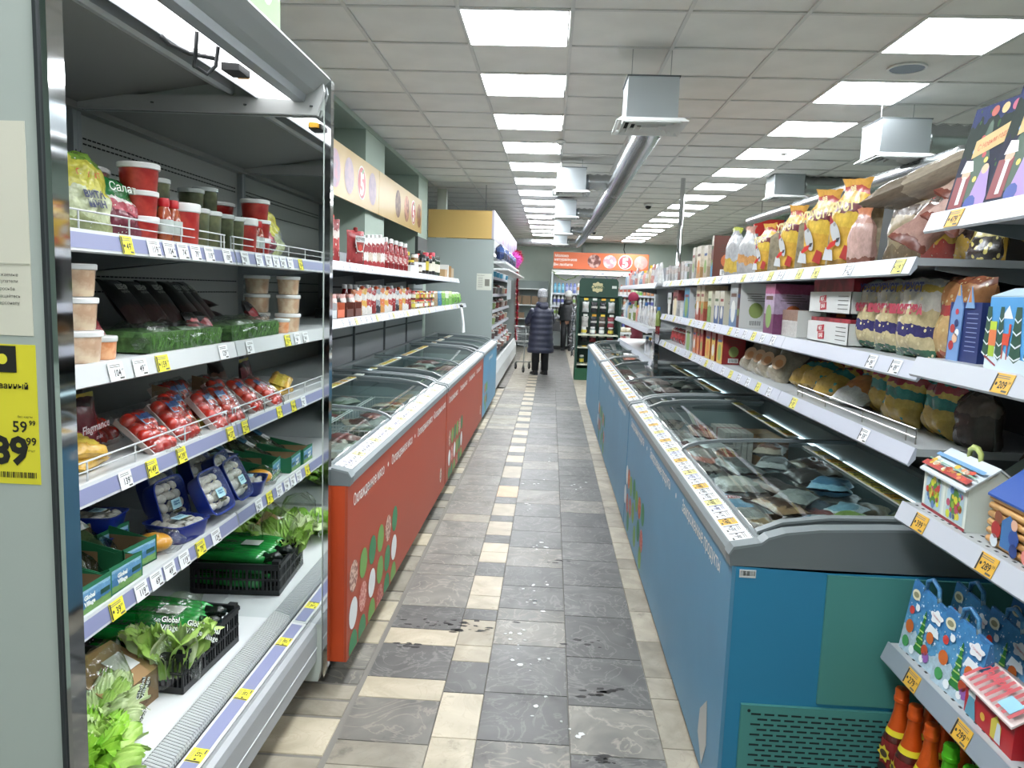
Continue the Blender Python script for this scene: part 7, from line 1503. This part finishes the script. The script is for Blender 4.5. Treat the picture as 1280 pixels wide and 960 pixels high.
# ================================================================ fascia sign on the left wall
m_y = M('#bda066', .35); t = T('wall_fascia', 'long yellow fascia sign with round food pictures high on the left wall', 'sign')
b = MB(m_y)
for a, c in ((4.0, 7.52), (7.53, 9.98)): b.box(-1.765, -1.75, a, c, 2.33, 2.755)
b.build('fascia_board', t)
b = MB(DK); b.box(-1.80, -1.765, 4.0, 9.98, 2.40, 2.43); b.box(-1.80, -1.765, 4.0, 9.98, 2.66, 2.69); b.build('mounting_rail', t)
def pic(b, y, z, c1, c2, r_=.155, x=-1.7485, u=(0,1,0)):
    b.shape(circ(28, r_), (x, y, z), u, uz, M(c1, .45, mott=(c2, 14, .4, .6)))
def five(b, o, u, r_):
    o = Vector(o); n = Vector(u).cross(Vector(uz)); 
    b.shape(circ(32, r_), o, u, uz, M('#e0dcd8', .4)); b.shape(circ(32, r_*.9), o+n*.0012, u, uz, M('#b9434a', .4)); b.text('5', r_*1.25, o+n*.0024-Vector(uz)*r_*.1, u, uz, M('#e6e2de', .4), bold=.05); b.shape([(-.1, 0), (.1, .16), (.45, .22), (.3, -.02), (.05, -.12)], o+n*.003+Vector(uz)*r_*.62, u, uz, M('#6f9a6a', .4), r_)
b = MB(); pic(b, 5.0, 2.54, '#a9949a', '#c9b3b4'); pic(b, 6.0, 2.54, '#a593a4', '#c08f9c', .15); pic(b, 6.42, 2.54, '#a898a8', '#bda8b0', .15); pic(b, 7.25, 2.54, '#a796a6', '#bdaab4', .15); pic(b, 8.45, 2.54, '#5f4038', '#8a6a58', .15); pic(b, 8.95, 2.54, '#7c4a38', '#c98a6a', .15); pic(b, 9.78, 2.54, '#6a3f34', '#b0764a', .15)
b.build('picture_print', t); b = MB(); five(b, (-1.7485, 6.84, 2.54), (0,1,0), .15); five(b, (-1.7485, 9.38, 2.54), (0,1,0), .15); b.build('emblem_print', t)
# ================================================================ end of the wall case run
m_gp = M('#919a97', .5)
t = T('far_display_case', 'long open chilled display case along the left beyond the freezers', 'fridge')
b = MB(m_gp); b.prism([(-1.86, .08), (-.80, .08), (-.80, .35), (-.86, .5), (-.86, 2.35), (-1.86, 2.35)], 11.0, 11.04, 'Y'); ep_ = b.build('side_panel', t)
b = MB(M('#c9cabf', .5)); b.box(-1.10, -.88, 10.996, 10.999, 1.62, 1.86); b.build('notice', t)
b = MB(M('#77766e', .6))
for k in range(8): b.box(-1.08, -1.01, 10.994, 10.9955, 1.66+k*.02, 1.665+k*.02)
b.box(-.98, -.91, 10.994, 10.9955, 1.68, 1.78); b.text('Внимание', .016, (-1.04, 10.9945, 1.835), (1,0,0), uz); b.build('notice_print', ep_)
b = MB(m_in); b.box(-1.86, -1.80, 11.04, 18.0, .1, 2.35); b.build('back_panel', t)
b = MB(m_white); b.prism([(-1.8, .25), (-.95, .25), (-.88, .50), (-.84, .50), (-.80, .35), (-.80, .12), (-1.8, .12)], 11.04, 18.0, 'Y'); b.build('bumper', t)
b = MB(m_dark); b.box(-1.8, -.88, 11.04, 18.0, .0, .12); b.build('plinth', t)
b = MB(m_white); b.prism([(-1.8, 2.28), (-.92, 2.28), (-.90, 2.18), (-.88, 2.18), (-.86, 2.35), (-1.8, 2.35)], 11.04, 18.0, 'Y'); b.build('canopy', t)
b = MB(EM('#fafcff', 3.0)); b.box(-1.1, -1.0, 11.1, 17.9, 2.265, 2.278); b.build('light_panel', t)
CZ = (.72, 1.0, 1.28, 1.56, 1.86)
for z in CZ: shelf_part(t, -1.02, -1.8, 11.05, 18.0, z, -1)
b = MB(m_gp); b.prism([(-1.86, .08), (-.80, .08), (-.80, .35), (-.86, .5), (-.86, 2.35), (-1.86, 2.35)], 18.0, 18.04, 'Y'); b.build('side_panel', t)
b = MB(M('#c8d2d6', .4)); b.box(-.865, -.86, 14.6, 16.0, 1.45, 1.85); b.build('white_sheet', t)
settle(t, (-1.35, 14.5, 0))
t = T('case_fascia', 'tan and white lit fascia box above the far chilled case', 'sign'); b = MB(M('#b99a5a', .5)); b.box(-1.83, -.90, 11.0, 11.03, 2.36, 2.76); b.build('end_board', t)
b = MB(M('#9a97a6', .4)); b.box(-.90, -.87, 11.0, 18.0, 2.36, 2.77); b.build('fascia_board', t)
b = MB()
for k in range(9): b.shape(rect(.42, .3), (-.8685, 11.6+k*.75, 2.56), (0,1,0), uz, M(['#7c6a94', '#6a7ba0', '#946a7c', '#7c6290'][k % 4], .4, mott=('#aaa2b8', 5, .4, .6)))
b.build('picture_print', t)
b = MB(DK); b.tube([(-1.0, 11.02, 2.76), (-1.0, 11.02, H)], .004, 5); b.build('hanger_wire', t)
rg = random.Random(12)
for lv, z in enumerate((.52,) + CZ):
    for k in range(22):
        y = 11.25 + k*.305; c1 = rg.choice(['#8f4a44', '#c9c2bc', '#b9a590', '#7a5a50', '#c9b8b4', '#5a4a4a', '#b8685c', '#8a9a6a'])
        if lv == 5: c1 = rg.choice(['#3a7a94', '#5a9ab0', '#c8d6da'])
        n_ = '%s package from the near end, %s level of the far chilled case' % (od(k), ('base', 'first', 'second', 'third', 'fourth', 'top')[lv])
        if k % 3: simplebag('chilled_pack', n_, 'packet', [(0, c1), (.4, '#c9c3bd'), (.6, c1)], (.22, .16+.05*rg.random(), .08), (-.98 if lv == 0 else -1.10, y, z+.001), (-.3, 0, FR), (k+lv) % 9, 'pillow', 'packages in the far chilled case')
        else: pc_ = T('chilled_tub', n_, 'tub', (-.98 if lv == 0 else -1.10, y, z+.001), 0, group='packages in the far chilled case'); MB(M(c1, .4)).lathe([(.06, 0), (.075, .11)], 12).build('cup', pc_, smooth=True, ang=50); MB(M('#d6d6d2', .4)).lathe([(.078, .108), (.078, .122)], 12).build('lid', pc_)
# tinsel and coloured bags on top
def tinsel(name, lab, pts, r_, mats, seed, density=220, grp=None):
    rr = random.Random(seed); b = MB(); P = [Vector(p) for p in pts]
    segs = list(zip(P, P[1:])); tot = sum((q-p).length for p, q in segs)
    for p, q in segs:
        n = int(density*(q-p).length); d = (q-p).normalized()
        for i in range(n):
            c = p.lerp(q, rr.random()); a = Vector((rr.gauss(0,1), rr.gauss(0,1), rr.gauss(0,1))).normalized(); e = c + a*r_*rr.uniform(.6, 1.2); s_ = a.cross(d); s_ = (s_.normalized() if s_.length > .01 else Vector((1,0,0)))*r_*.12
            b.face([tuple(c-s_), tuple(c+s_), tuple(e)], rr.choice(mats))
    o = b.build(name); tag(o, lab, 'tinsel', grp); return o
mr = [M('#a3182c', .25, .6), M('#c42440', .2, .5), M('#6f0f20', .3, .5)]
tinsel('tinsel_garland', 'thick red tinsel garland hanging down the far corner of the chilled case', [(-.84, 17.9, 2.35), (-.82, 17.95, 1.7), (-.80, 17.95, 1.0), (-.80, 17.95, .5)], .10, mr, 3, 700)
tinsel('tinsel_garland', 'red tinsel bundle on top of the far chilled case end', [(-.84, 17.2, 2.42), (-.84, 17.9, 2.36)], .17, mr, 4, 900)
tinsel('tinsel_garland', 'pink tinsel bundle beside the red one over the far chilled case', [(-.84, 15.9, 2.30), (-.84, 17.0, 2.30)], .17, [M('#c04aa0', .25, .5), M('#d86ac0', .25, .4)], 5, 800)
for k in range(8): simplebag('blue_bag', '%s dark blue bag from the front on top of the far chilled case' % od(k), 'bag', [(0, '#1c2c5a'), (.5, '#2a4a86'), (.8, '#1a2650')], (.42, .24, .14), (-.80, 11.6+k*.5, 2.06), (0, .1, FR), k, 'pillow', 'dark blue bags over the far case')
b = MB(m_white)
b.box(-.90, -.70, 11.3, 15.8, 2.03, 2.058); b.box(-.90, -.66, 11.3, 17.9, 1.93, 1.955); tag(b.build('outrigger_shelf'), 'pale narrow shelf along the top front of the far chilled case', 'shelf')
# ================================================================ back wall units
bw = T('back_display_case', 'wide white chilled case with bottles along the back wall', 'fridge')
x0, x1 = -.02, 3.0; yf = 21.75
b = MB(M('#c3c9c9', .4)); b.box(x0, x0+.05, yf, 22.5, 0, 2.28); b.box(x1-.05, x1, yf, 22.5, 0, 2.28); b.build('side_panel', bw)
b = MB(M('#d8dad6', .4)); b.box(x0, x1, yf-.02, 22.5, 2.18, 2.28); b.build('canopy', bw)
b = MB(m_in); b.box(x0, x1, 22.45, 22.5, .1, 2.2); b.build('back_panel', bw)
b = MB(EM('#fafcff', 3.0)); b.box(x0+.1, x1-.1, yf+.1, yf+.2, 2.165, 2.178); b.build('light_panel', bw)
b = MB(M('#8f9696', .4)); b.box(x0+.05, x1-.05, yf-.1, 22.45, .1, .5); b.use(m_dark).box(x0+.05, x1-.05, yf-.05, 22.45, 0, .1); b.build('bumper', bw)
BZ = (1.62, 1.26, .93, .62)
for z in BZ:
    b = MB(M('#c9cdcd', .4)); b.box(x0+.05, x1-.05, yf+.02, 22.45, z-.03, z); b.use(m_strip).box(x0+.05, x1-.05, yf, yf+.02, z-.05, z+.005); b.build('shelf', bw)
settle(bw, (1.49, 22.1, 0))
milk = {}
def milkp(c1, c2, cap):
    k = (c1, c2, cap)
    if k not in milk:
        t = T('milk_bottle', '', 'bottle'); MB(BM([(0, c1), (.35, c2), (.7, c1)], .4, .02, 3, None, None)).lathe([(.042, 0), (.045, .01), (.045, .20), (.02, .26)], 10).build('bottle_body', t, smooth=True, ang=50); MB(M(cap, .4)).lathe([(.022, .255), (.022, .285)], 8).build('cap', t); milk[k] = Proto(t)
    return milk[k]
for lv, z in enumerate(BZ):
    for k in range(26):
        x = .10 + k*.112
        if 1.05 > x > .98: pass
        if lv == 0: key = ('#4fa3c4', '#8cc4d8', '#3a8fb4') if k < 3 else (('#6f7fc4', '#a9b3dc', '#5a6ab4') if k < 6 else (('#d8d5d0', '#c98a5a', '#e3e4e2') if k < 15 else (('#d8d5d0', '#a8452c', '#c9572c') if k < 20 else (('#7ac04a', '#c9d8b0', '#5aa83a') if k < 23 else ('#c98a5a', '#8a3a2c', '#d8b06a')))))
        else: key = [('#d3d6d6', '#b9bfc4', '#e3e4e2'), ('#d3d6d6', '#5a5fa8', '#e3e4e2'), ('#d3d6d6', '#8aa84a', '#e3e4e2'), ('#cfc9c0', '#a8704a', '#c94a3a')][(k//3+lv) % 4]
        milkp(*key).at((x, yf+.10, z+.001), (0, 0, 0), '%s bottle from the left, %s shelf of the back wall case' % (od(k), ('top', 'second', 'third', 'fourth')[lv]), 'bottles of the back wall case')
t = T('back_fascia', 'orange fascia sign with white lettering and round emblem on the back wall', 'sign')
b = MB(M('#d0683f', .5)); b.box(.02, 2.72, 21.70, 21.73, 2.31, 2.78); b.build('fascia_board', t)
b = MB(M('#e6dcd4', .5)); 
for k, s_ in enumerate(('Молоко', 'натуральное', 'Вы любите')): b.text(s_, .075, (.08+[.17, .29, .22][k], 21.698, 2.68-.125*k), ux, uz, bold=.03)
b.build('lettering', t)
b = MB(); 
for x, c1, c2 in ((1.18, '#6a3a34', '#c9a39a'), (1.62, '#c98a94', '#d8c0bc'), (2.50, '#b98a84', '#cf9f94')): b.shape(circ(24, .19), (x, 21.698, 2.545), ux, uz, M(c1, .5, mott=(c2, 9, .45, .6)))
b.build('picture_print', t); b = MB(); five(b, (2.06, 21.697, 2.545), (1,0,0), .20); b.build('emblem_print', t)
tinsel('tinsel_garland', 'yellow green tinsel swag on the back wall case, left', [(.0, 21.66, 2.25), (.2, 21.66, 2.05), (.4, 21.66, 1.98), (.65, 21.66, 2.08), (.8, 21.66, 2.2)], .07, [M('#9ab52c', .25, .5), M('#4f7a24', .3, .4)], 6, 260)
tinsel('tinsel_garland', 'blue tinsel swag in the middle of the back wall case', [(.8, 21.66, 2.2), (1.0, 21.66, 2.02), (1.15, 21.66, 2.05), (1.3, 21.66, 2.2), (1.45, 21.66, 2.2), (1.6, 21.66, 2.04), (1.8, 21.66, 2.1)], .05, [M('#2c3a7a', .25, .5), M('#3f56a8', .25, .5)], 7, 240)
tinsel('tinsel_garland', 'dark red tinsel swag on the right of the back wall case', [(1.8, 21.66, 2.08), (2.05, 21.66, 2.2), (2.3, 21.66, 2.1), (2.55, 21.66, 2.0), (2.8, 21.66, 2.15)], .06, [M('#6a1a34', .25, .5), M('#8a2a4a', .25, .5)], 8, 240)
# shelf unit with cartons left of it
t = T('back_shelf_unit', 'grey shelf unit with brown cartons in the back left corner', 'shelves')
b = MB(M('#7c8684', .5)); b.box(-1.55, -.10, 22.3, 22.35, 0, 1.95); b.build('back_panel', t)
for z in (1.72, 1.25, .85, .62, .40, .18): b = MB(M('#c6cac8', .4)); b.box(-1.55, -.10, 21.9, 22.3, z-.03, z); b.build('shelf', t)
settle(t, (-.82, 22.1, 0))
for k, (x, z) in enumerate(((-1.0, 1.25), (-.72, 1.25), (-.44, 1.25), (-.9, .85), (-.5, .62))): box_pack('brown_carton', ['left brown carton on the second shelf of the back unit', 'middle brown carton on the second shelf of the back unit', 'right brown carton on the second shelf of the back unit', 'brown carton on the third shelf of the back unit', 'brown carton on the fourth shelf of the back unit'][k], x, 22.05, .25, .26, z+.001, .25 if k < 3 else .16, M('#7a6650', .7), 0, 'brown cartons on the back unit', None, 'carton')
# right part: tables near the red coat
t = T('display_counter', 'small white counter with goods beside the person in the red coat', 'counter', (1.45, 16.6, 0)); b = MB(M('#c6cac9', .4)); b.box(-.25, .3, -.4, .4, .78, .82); b.box(-.22, -.19, -.38, .38, 0, .78); b.box(.25, .28, -.38, .38, 0, .78); b.box(-.25, .3, -.4, .4, .3, .33); b.build('counter_frame', t)
b = MB(M('#a83a40', .5, mott=('#c9c0bc', 14, .45, .6))); b.box(-.2, .25, -.39, -.37, .36, .74); b.build('red_panel', t)
for k in range(5): simplebag('loaf_pack', '%s pale pack from the left on the small white counter' % od(k), 'packet', [(0, '#c9b894'), (.5, '#d8d0bc')], (.12, .1, .1), (1.26+k*.11, 16.4, .821), (0, 0, 0), k, 'pillow', 'pale packs on the small counter')
# ================================================================ green display stand
m_dg = M('#16382b', .45); m_dg2 = M('#1d5236', .5)
ds = T('display_stand', 'dark green free standing display with hanging packs and yellow tags', 'display stand')
b = MB(m_dg); b.box(.53, 1.28, 14.55, 14.60, .02, 1.56); b.prism([(.53, 1.54), (1.28, 1.54), (1.28, 1.86), (1.24, 1.92), (.57, 1.92), (.53, 1.86)], 14.55, 14.60, 'Y'); b.build('back_board', ds)
b = MB(m_dg); b.box(.49, .53, 14.15, 14.60, 0, 1.60); b.build('side_board', ds); b = MB(m_dg); b.box(1.28, 1.32, 14.15, 14.60, 0, 1.60); b.build('side_board', ds)
b = MB(m_dg2); b.box(.49, 1.32, 14.1, 14.6, 0, .22); b.build('base', ds)
for z in (.30, .62, .86): b = MB(M('#c9cbb8', .4)); b.box(.53, 1.28, 14.12, 14.55, z-.02, z); b.build('shelf', ds)
b = MB(M('#b8ae84', .5)); b.shape([(math.cos(a)*(.115+.012*math.cos(8*a)), math.sin(a)*(.095+.010*math.cos(8*a))) for a in [2*PI*i/48 for i in range(48)]], (.88, 14.545, 1.75), ux, uz); b.text('Снеки', .06, (.88, 14.543, 1.76), ux, uz, M('#2a4a34', .5), bold=.03); b.shape(rect(.09, .05), (1.2, 14.545, 1.76), ux, uz, M('#c3c9c3', .5)); b.build('crest_print', ds)
for r_ in range(4):
    for q in range(4):
        b = MB(M(['#d0b03a', '#c9cbc4', '#d09a34'][(r_+q) % 3], .5)); b.box(.62+q*.165, .70+q*.165, 14.30, 14.305, 1.50-r_*.3, 1.54-r_*.3); b.build('price_tag', ds)
settle(ds, (.9, 14.35, 0))
rg = random.Random(3)
for r_ in range(4):
    for q in range(4):
        c1 = rg.choice(['#8a2430', '#c6c9c8', '#d0cdc6', '#5a4a42', '#2c2c30', '#a83a4a', '#b9a98c']); z = 1.27-r_*.28
        if z < .9 and q == 0: pass
        if z < .6: continue
        simplebag('hanging_pack', 'pack hanging in row %s, column %s of the green display stand' % (od(r_), od(q)), 'packet', [(0, c1), (.4, '#bdb9b4'), (.6, c1)], (.13, .2, .05), (.66+q*.165, 14.42, z), (0, 0, 0), q, 'pillow', 'packs on the green display stand')
for q in range(4): jar('%s jar from the left on the shelf of the green display stand' % od(q), 'jar', .64+.17*q, 14.3, .861, .05, .14, rg.choice(['#b9bcbb', '#5a4a3a', '#8a8f90']), '#c9cac8', 'jars on the green display stand')
for q in range(4): jar('%s jar from the left on the lower shelf of the green display stand' % od(q), 'jar', .62+.17*q, 14.25, .301, .045, .16, rg.choice(['#3a5a4a', '#5a4a3a', '#8a8f90']), '#c9cac8', 'jars on the green display stand')
tinsel('tinsel_garland', 'silver tinsel hanging along the left side of the green display stand', [(.44, 14.3, 1.35), (.42, 14.3, .9), (.44, 14.3, .45)], .09, [M('#c9cccf', .2, .8), M('#8f9498', .25, .7)], 9, 500)
# ================================================================ people
def skin_body(parent, pts, edges, rad, mat, root):
    me = bpy.data.meshes.new('body'); me.from_pydata([Vector(p) for p in pts], edges, []); me.materials.append(mat)
    o = bpy.data.objects.new('body', me); COL.objects.link(o); o.parent = parent
    md = o.modifiers.new('Skin', 'SKIN'); md.use_smooth_shade = True
    if not me.skin_vertices: return o
    for i, r_ in enumerate(rad):
        sv = me.skin_vertices[0].data[i]; sv.radius = (r_, r_) if not isinstance(r_, tuple) else r_; sv.use_root = (i == root)
    o.modifiers.new('Subdivision', 'SUBSURF').levels = 2; o.modifiers['Subdivision'].render_levels = 2
    return o
def person(label, loc, rz, sc_, coatc, hem, quilt, hatc, trous, hatkind, arms, skin='#b98d78', group=None, lean=0.0):
    t = T('person', label, 'person', loc, rz); t.scale = (sc_,)*3
    ms = M(skin, .55)
    P = []; E_ = []; Rr = []
    def v(p, r_, par=None):
        P.append(p); Rr.append(r_)
        if par is not None: E_.append((par, len(P)-1))
        return len(P)-1
    pel = v((0, 0, .92), (.13, .10)); sp1 = v((0, 0, 1.10), (.12, .09), pel); ch = v((0, lean*.5, 1.28), (.14, .10), sp1); nk = v((0, lean, 1.43), .052, ch); hd = v((0, lean+.005, 1.50), .06, nk); h2 = v((0, lean+.012, 1.60), (.078, .088), hd); h3 = v((0, lean+.005, 1.67), .055, h2)
    for s_ in (-1, 1):
        hp = v((s_*.09, 0, .86), .085, pel); kn = v((s_*.095, .02, .48), .058, hp); an = v((s_*.10, 0, .10), .040, kn); v((s_*.11, .12, .035), .034, an)
        sh = v((s_*.135, lean*.6, 1.33), .045, ch); el = v((s_*.25, arms[0], 1.10), .040, sh); wr_ = v((s_*.19, arms[1], arms[2]), .028, el); pm = v((s_*.18, arms[1]+.06, arms[2]-.01), (.036, .020), wr_)
        for q in range(4):
            k1 = v((s_*(.155+.018*q), arms[1]+.105-.004*abs(q-1.5), arms[2]-.010), .0085, pm); v((s_*(.155+.018*q), arms[1]+.125, arms[2]-.035-.004*q), .0075, k1)
        th = v((s_*.145, arms[1]+.065, arms[2]-.012), .0095, pm); v((s_*.130, arms[1]+.088, arms[2]-.028), .008, th)
    skin_body(t, P, E_, Rr, ms, 0)
    # face towards +Y
    b = MB(ms); b.ball((0, lean+.108, 1.585), .012, .016, .020, 8, 6); b.ball((-.082, lean+.0, 1.59), .010, .016, .028, 8, 6); b.ball((.082, lean, 1.59), .010, .016, .028, 8, 6); b.build('nose_and_ears', t, smooth=True)['kind'] = 'stuff'
    b = MB(M('#ecebe8', .3)); 
    for s_ in (-1, 1): b.ball((s_*.03, lean+.088, 1.61), .012, .010, .008, 8, 6)
    b.use(M('#2a1c14', .3))
    for s_ in (-1, 1): b.ball((s_*.03, lean+.097, 1.61), .005, .003, .005, 6, 4)
    b.use(M('#96504a', .5)).ball((0, lean+.092, 1.545), .022, .008, .006, 8, 6); b.build('eyes_and_mouth', t, smooth=True)['kind'] = 'stuff'
    mt = M(coatc, .5, bump=(24, .5))
    b = MB(mt); rows = []
    z = hem; n = 0
    zs = []
    while z < 1.345: zs.append(z); z += .028
    zs += [1.36, 1.39, 1.42, 1.45]
    for z in zs:
        if z < 1.35:
            k = (z-hem)/(1.35-hem); rx = .275 - .055*math.sin(k*PI*.5) if hem < .7 else .235-.02*k; ry = rx*(.74 if hem < .7 else .66)
            pu = quilt*abs(math.sin((z-hem)*PI/.115)) ; rx += pu; ry += pu
            if z > 1.25: rx *= 1-.25*(z-1.25)/.1; ry *= 1-.12*(z-1.25)/.1
        else: rx, ry = {1.36: (.165, .125), 1.39: (.13, .11), 1.42: (.105, .10), 1.45: (.10, .10)}[z]
        cy_ = lean*max(0, (z-.9)/.5)
        rows.append([(rx*math.cos(a), cy_+ry*math.sin(a), z) for a in [2*PI*i/24 for i in range(25)]])
    b.grid(rows); b.face([p for p in rows[0][:-1]][::-1])
    for s_ in (-1, 1):
        pts = []; rr = []
        A, B_, C_ = Vector((s_*.165, lean*.7, 1.33)), Vector((s_*.265, arms[0], 1.09)), Vector((s_*.195, arms[1]-.01, arms[2]))
        for k in range(11): pts.append(A.lerp(B_, k/10)); rr.append(.078-.012*k/10 + quilt*.6*abs(math.sin(k*.9)))
        for k in range(1, 10): pts.append(B_.lerp(C_, k/9)); rr.append(.066-.022*k/9 + quilt*.5*abs(math.sin(k*.9)))
        b.tube(pts, rr, 12)
    b.build('coat', t, smooth=True)
    b = MB(mt); b.lathe([(.115, 1.37), (.135, 1.41), (.13, 1.46), (.10, 1.50), (.092, 1.49)], 18, c=(0, lean, 0), cap=False); b.ball((0, lean-.10, 1.40), .10, .05, .07, 12, 8); b.build('hood', t, smooth=True)
    b = MB(M(hatc, .8, bump=(90, 1.0), mott=('#a2a2a4', 60, .4, .6) if hatkind == 'knit' else None))
    if hatkind == 'hood': b.ball((0, lean, 1.60), .125, .13, .135, 16, 10)
    else: b.lathe([(.098, 1.585), (.108, 1.60), (.106, 1.645), (.100, 1.66), (.103, 1.68), (.09, 1.73), (.055, 1.765), (.01, 1.775)], 20, c=(0, lean, 0), sy=1.08)
    b.build('hat', t, smooth=True)
    b = MB(M('#77706a', .8, bump=(60, .6))); b.lathe([(.085, 1.47), (.094, 1.52), (.097, 1.60)], 18, c=(0, lean-.012, 0), cap=False); b.build('hair', t, smooth=True)
    for s_ in (-1, 1):
        b = MB(M(trous, .7)); b.tube([(s_*.10, 0, hem+.12 if hem < .8 else .95), (s_*.10, .012, .48), (s_*.105, 0, .09)], [.095, .085, .072], 12); b.build('trouser_leg', t, smooth=True)
        b = MB(M('#16161a', .4)); b.hexa([(s_*.105-.045, -.07, 0), (s_*.105+.045, -.07, 0), (s_*.115+.045, .19, 0), (s_*.115-.045, .19, 0), (s_*.105-.042, -.065, .10), (s_*.105+.042, -.065, .10), (s_*.112+.032, .17, .05), (s_*.112-.032, .17, .05)]); b.tube([(s_*.105, -.01, .05), (s_*.105, -.01, .16)], [.055, .06], 12); b.build('boot', t, smooth=False)
    return t
person('person in a long quilted slate blue coat and grey knit hat, seen from behind', (-.17, 14.75, 0), .35, .955, '#272a3c', .46, .016, '#6a6d71', '#15161a', 'knit', (.12, .30, 1.02))
person('person in a black jacket and white hat standing at the back wall case', (.48, 21.2, 0), -.15, .96, '#0d0f13', .88, .004, '#b3b3b1', '#16181c', 'plain', (.16, .32, 1.1), lean=.04)
person('person in a long dark red hooded coat behind the right hand shelves', (1.93, 17.4, 0), .9, .98, '#5c1026', .54, .012, '#7d1838', '#141418', 'hood', (.16, .34, 1.08), lean=.06)
# ---------------------------------------------------------------- trolley
t = T('shopping_trolley', 'chrome wheeled shopping trolley in front of the person in the slate blue coat', 'trolley', (-.42, 15.35, 0), .35)
mc = M('#b5b9ba', .3, .9)
b = MB(mc)
for s_ in (-1, 1):
    b.tube([(s_*.20, -.42, 1.0), (s_*.20, -.34, .55), (s_*.20, -.30, .22), (s_*.20, -.30, .12)], .011, 7); b.tube([(s_*.20, -.30, .22), (s_*.15, .35, .16), (s_*.15, .38, .10)], .011, 7)
b.tube([(-.20, -.30, .22), (.20, -.30, .22)], .010, 7); b.build('trolley_frame', t, smooth=True)
b = MB(M('#3a6a4a', .4)); b.tube([(-.22, -.42, 1.01), (.22, -.42, 1.01)], .016, 8); b.build('handle_bar', t, smooth=True)
b = MB(mc)
for z, f in ((.52, .80), (.60, .84), (.70, .89), (.80, .94), (.90, 1.0)): b.tube([(-.21*f, -.36, z), (.21*f, -.36, z), (.17*f, .42*f, z), (-.17*f, .42*f, z)], .004 if z < .9 else .007, 5, closed=True)
for k in range(9):
    x = -.20+.05*k; b.tube([(x, -.36, .9), (x*.8, -.36, .52), (x*.66, .34, .52), (x*.82, .42, .9)], .003, 4)
for k in range(9):
    y = -.30+.08*k
    for s_ in (-1, 1): b.tube([(s_*(.205-.004*k), y, .9), (s_*(.165-.003*k), y*.85-.02, .52)], .003, 4)
o = b.build('wire_basket', t)
for x, y in ((-.20, -.30), (.20, -.30), (-.15, .38), (.15, .38)):
    b = MB(M('#3a3a3c', .5)); b.lathe([(.055, -.013), (.062, -.008), (.062, .008), (.055, .013)], 16); b.use(mc).lathe([(.03, -.015), (.03, .015)], 10); b.v = [(x+p[2], y+p[0], .0625+p[1]) for p in b.v]; b.build('wheel', t)
    MB(mc).box(x-.02, x+.02, y-.012, y+.012, .06, .14).build('wheel_fork', t)
t = T('shoulder_bag', 'black shopping bag hanging beside the person in black at the back', 'bag', (.16, 21.1, .55)); MB(M('#121317', .5)).hexa([(-.13,-.06,0),(.13,-.06,0),(.13,.06,0),(-.13,.06,0),(-.11,-.03,.28),(.11,-.03,.28),(.11,.03,.28),(-.11,.03,.28)]).build('bag_body', t); MB(M('#121317', .5)).tube([(-.07,0,.27),(-.05,0,.40),(.05,0,.40),(.07,0,.27)], .009, 6).build('handle', t)
for o in COL.objects:
    n = o.name.split('.')[0]
    if o.type == 'MESH' and o.parent and n in ('print', 'picture_print', 'lettering', 'circle_graphics', 'emblem_print', 'crest_print', 'window_print', 'roof_print', 'notice_print', 'stems', 'mounting_rail', 'insulated_tub', 'tinsel', 'rating_plate') and 'kind' not in o: o['kind'] = 'stuff'
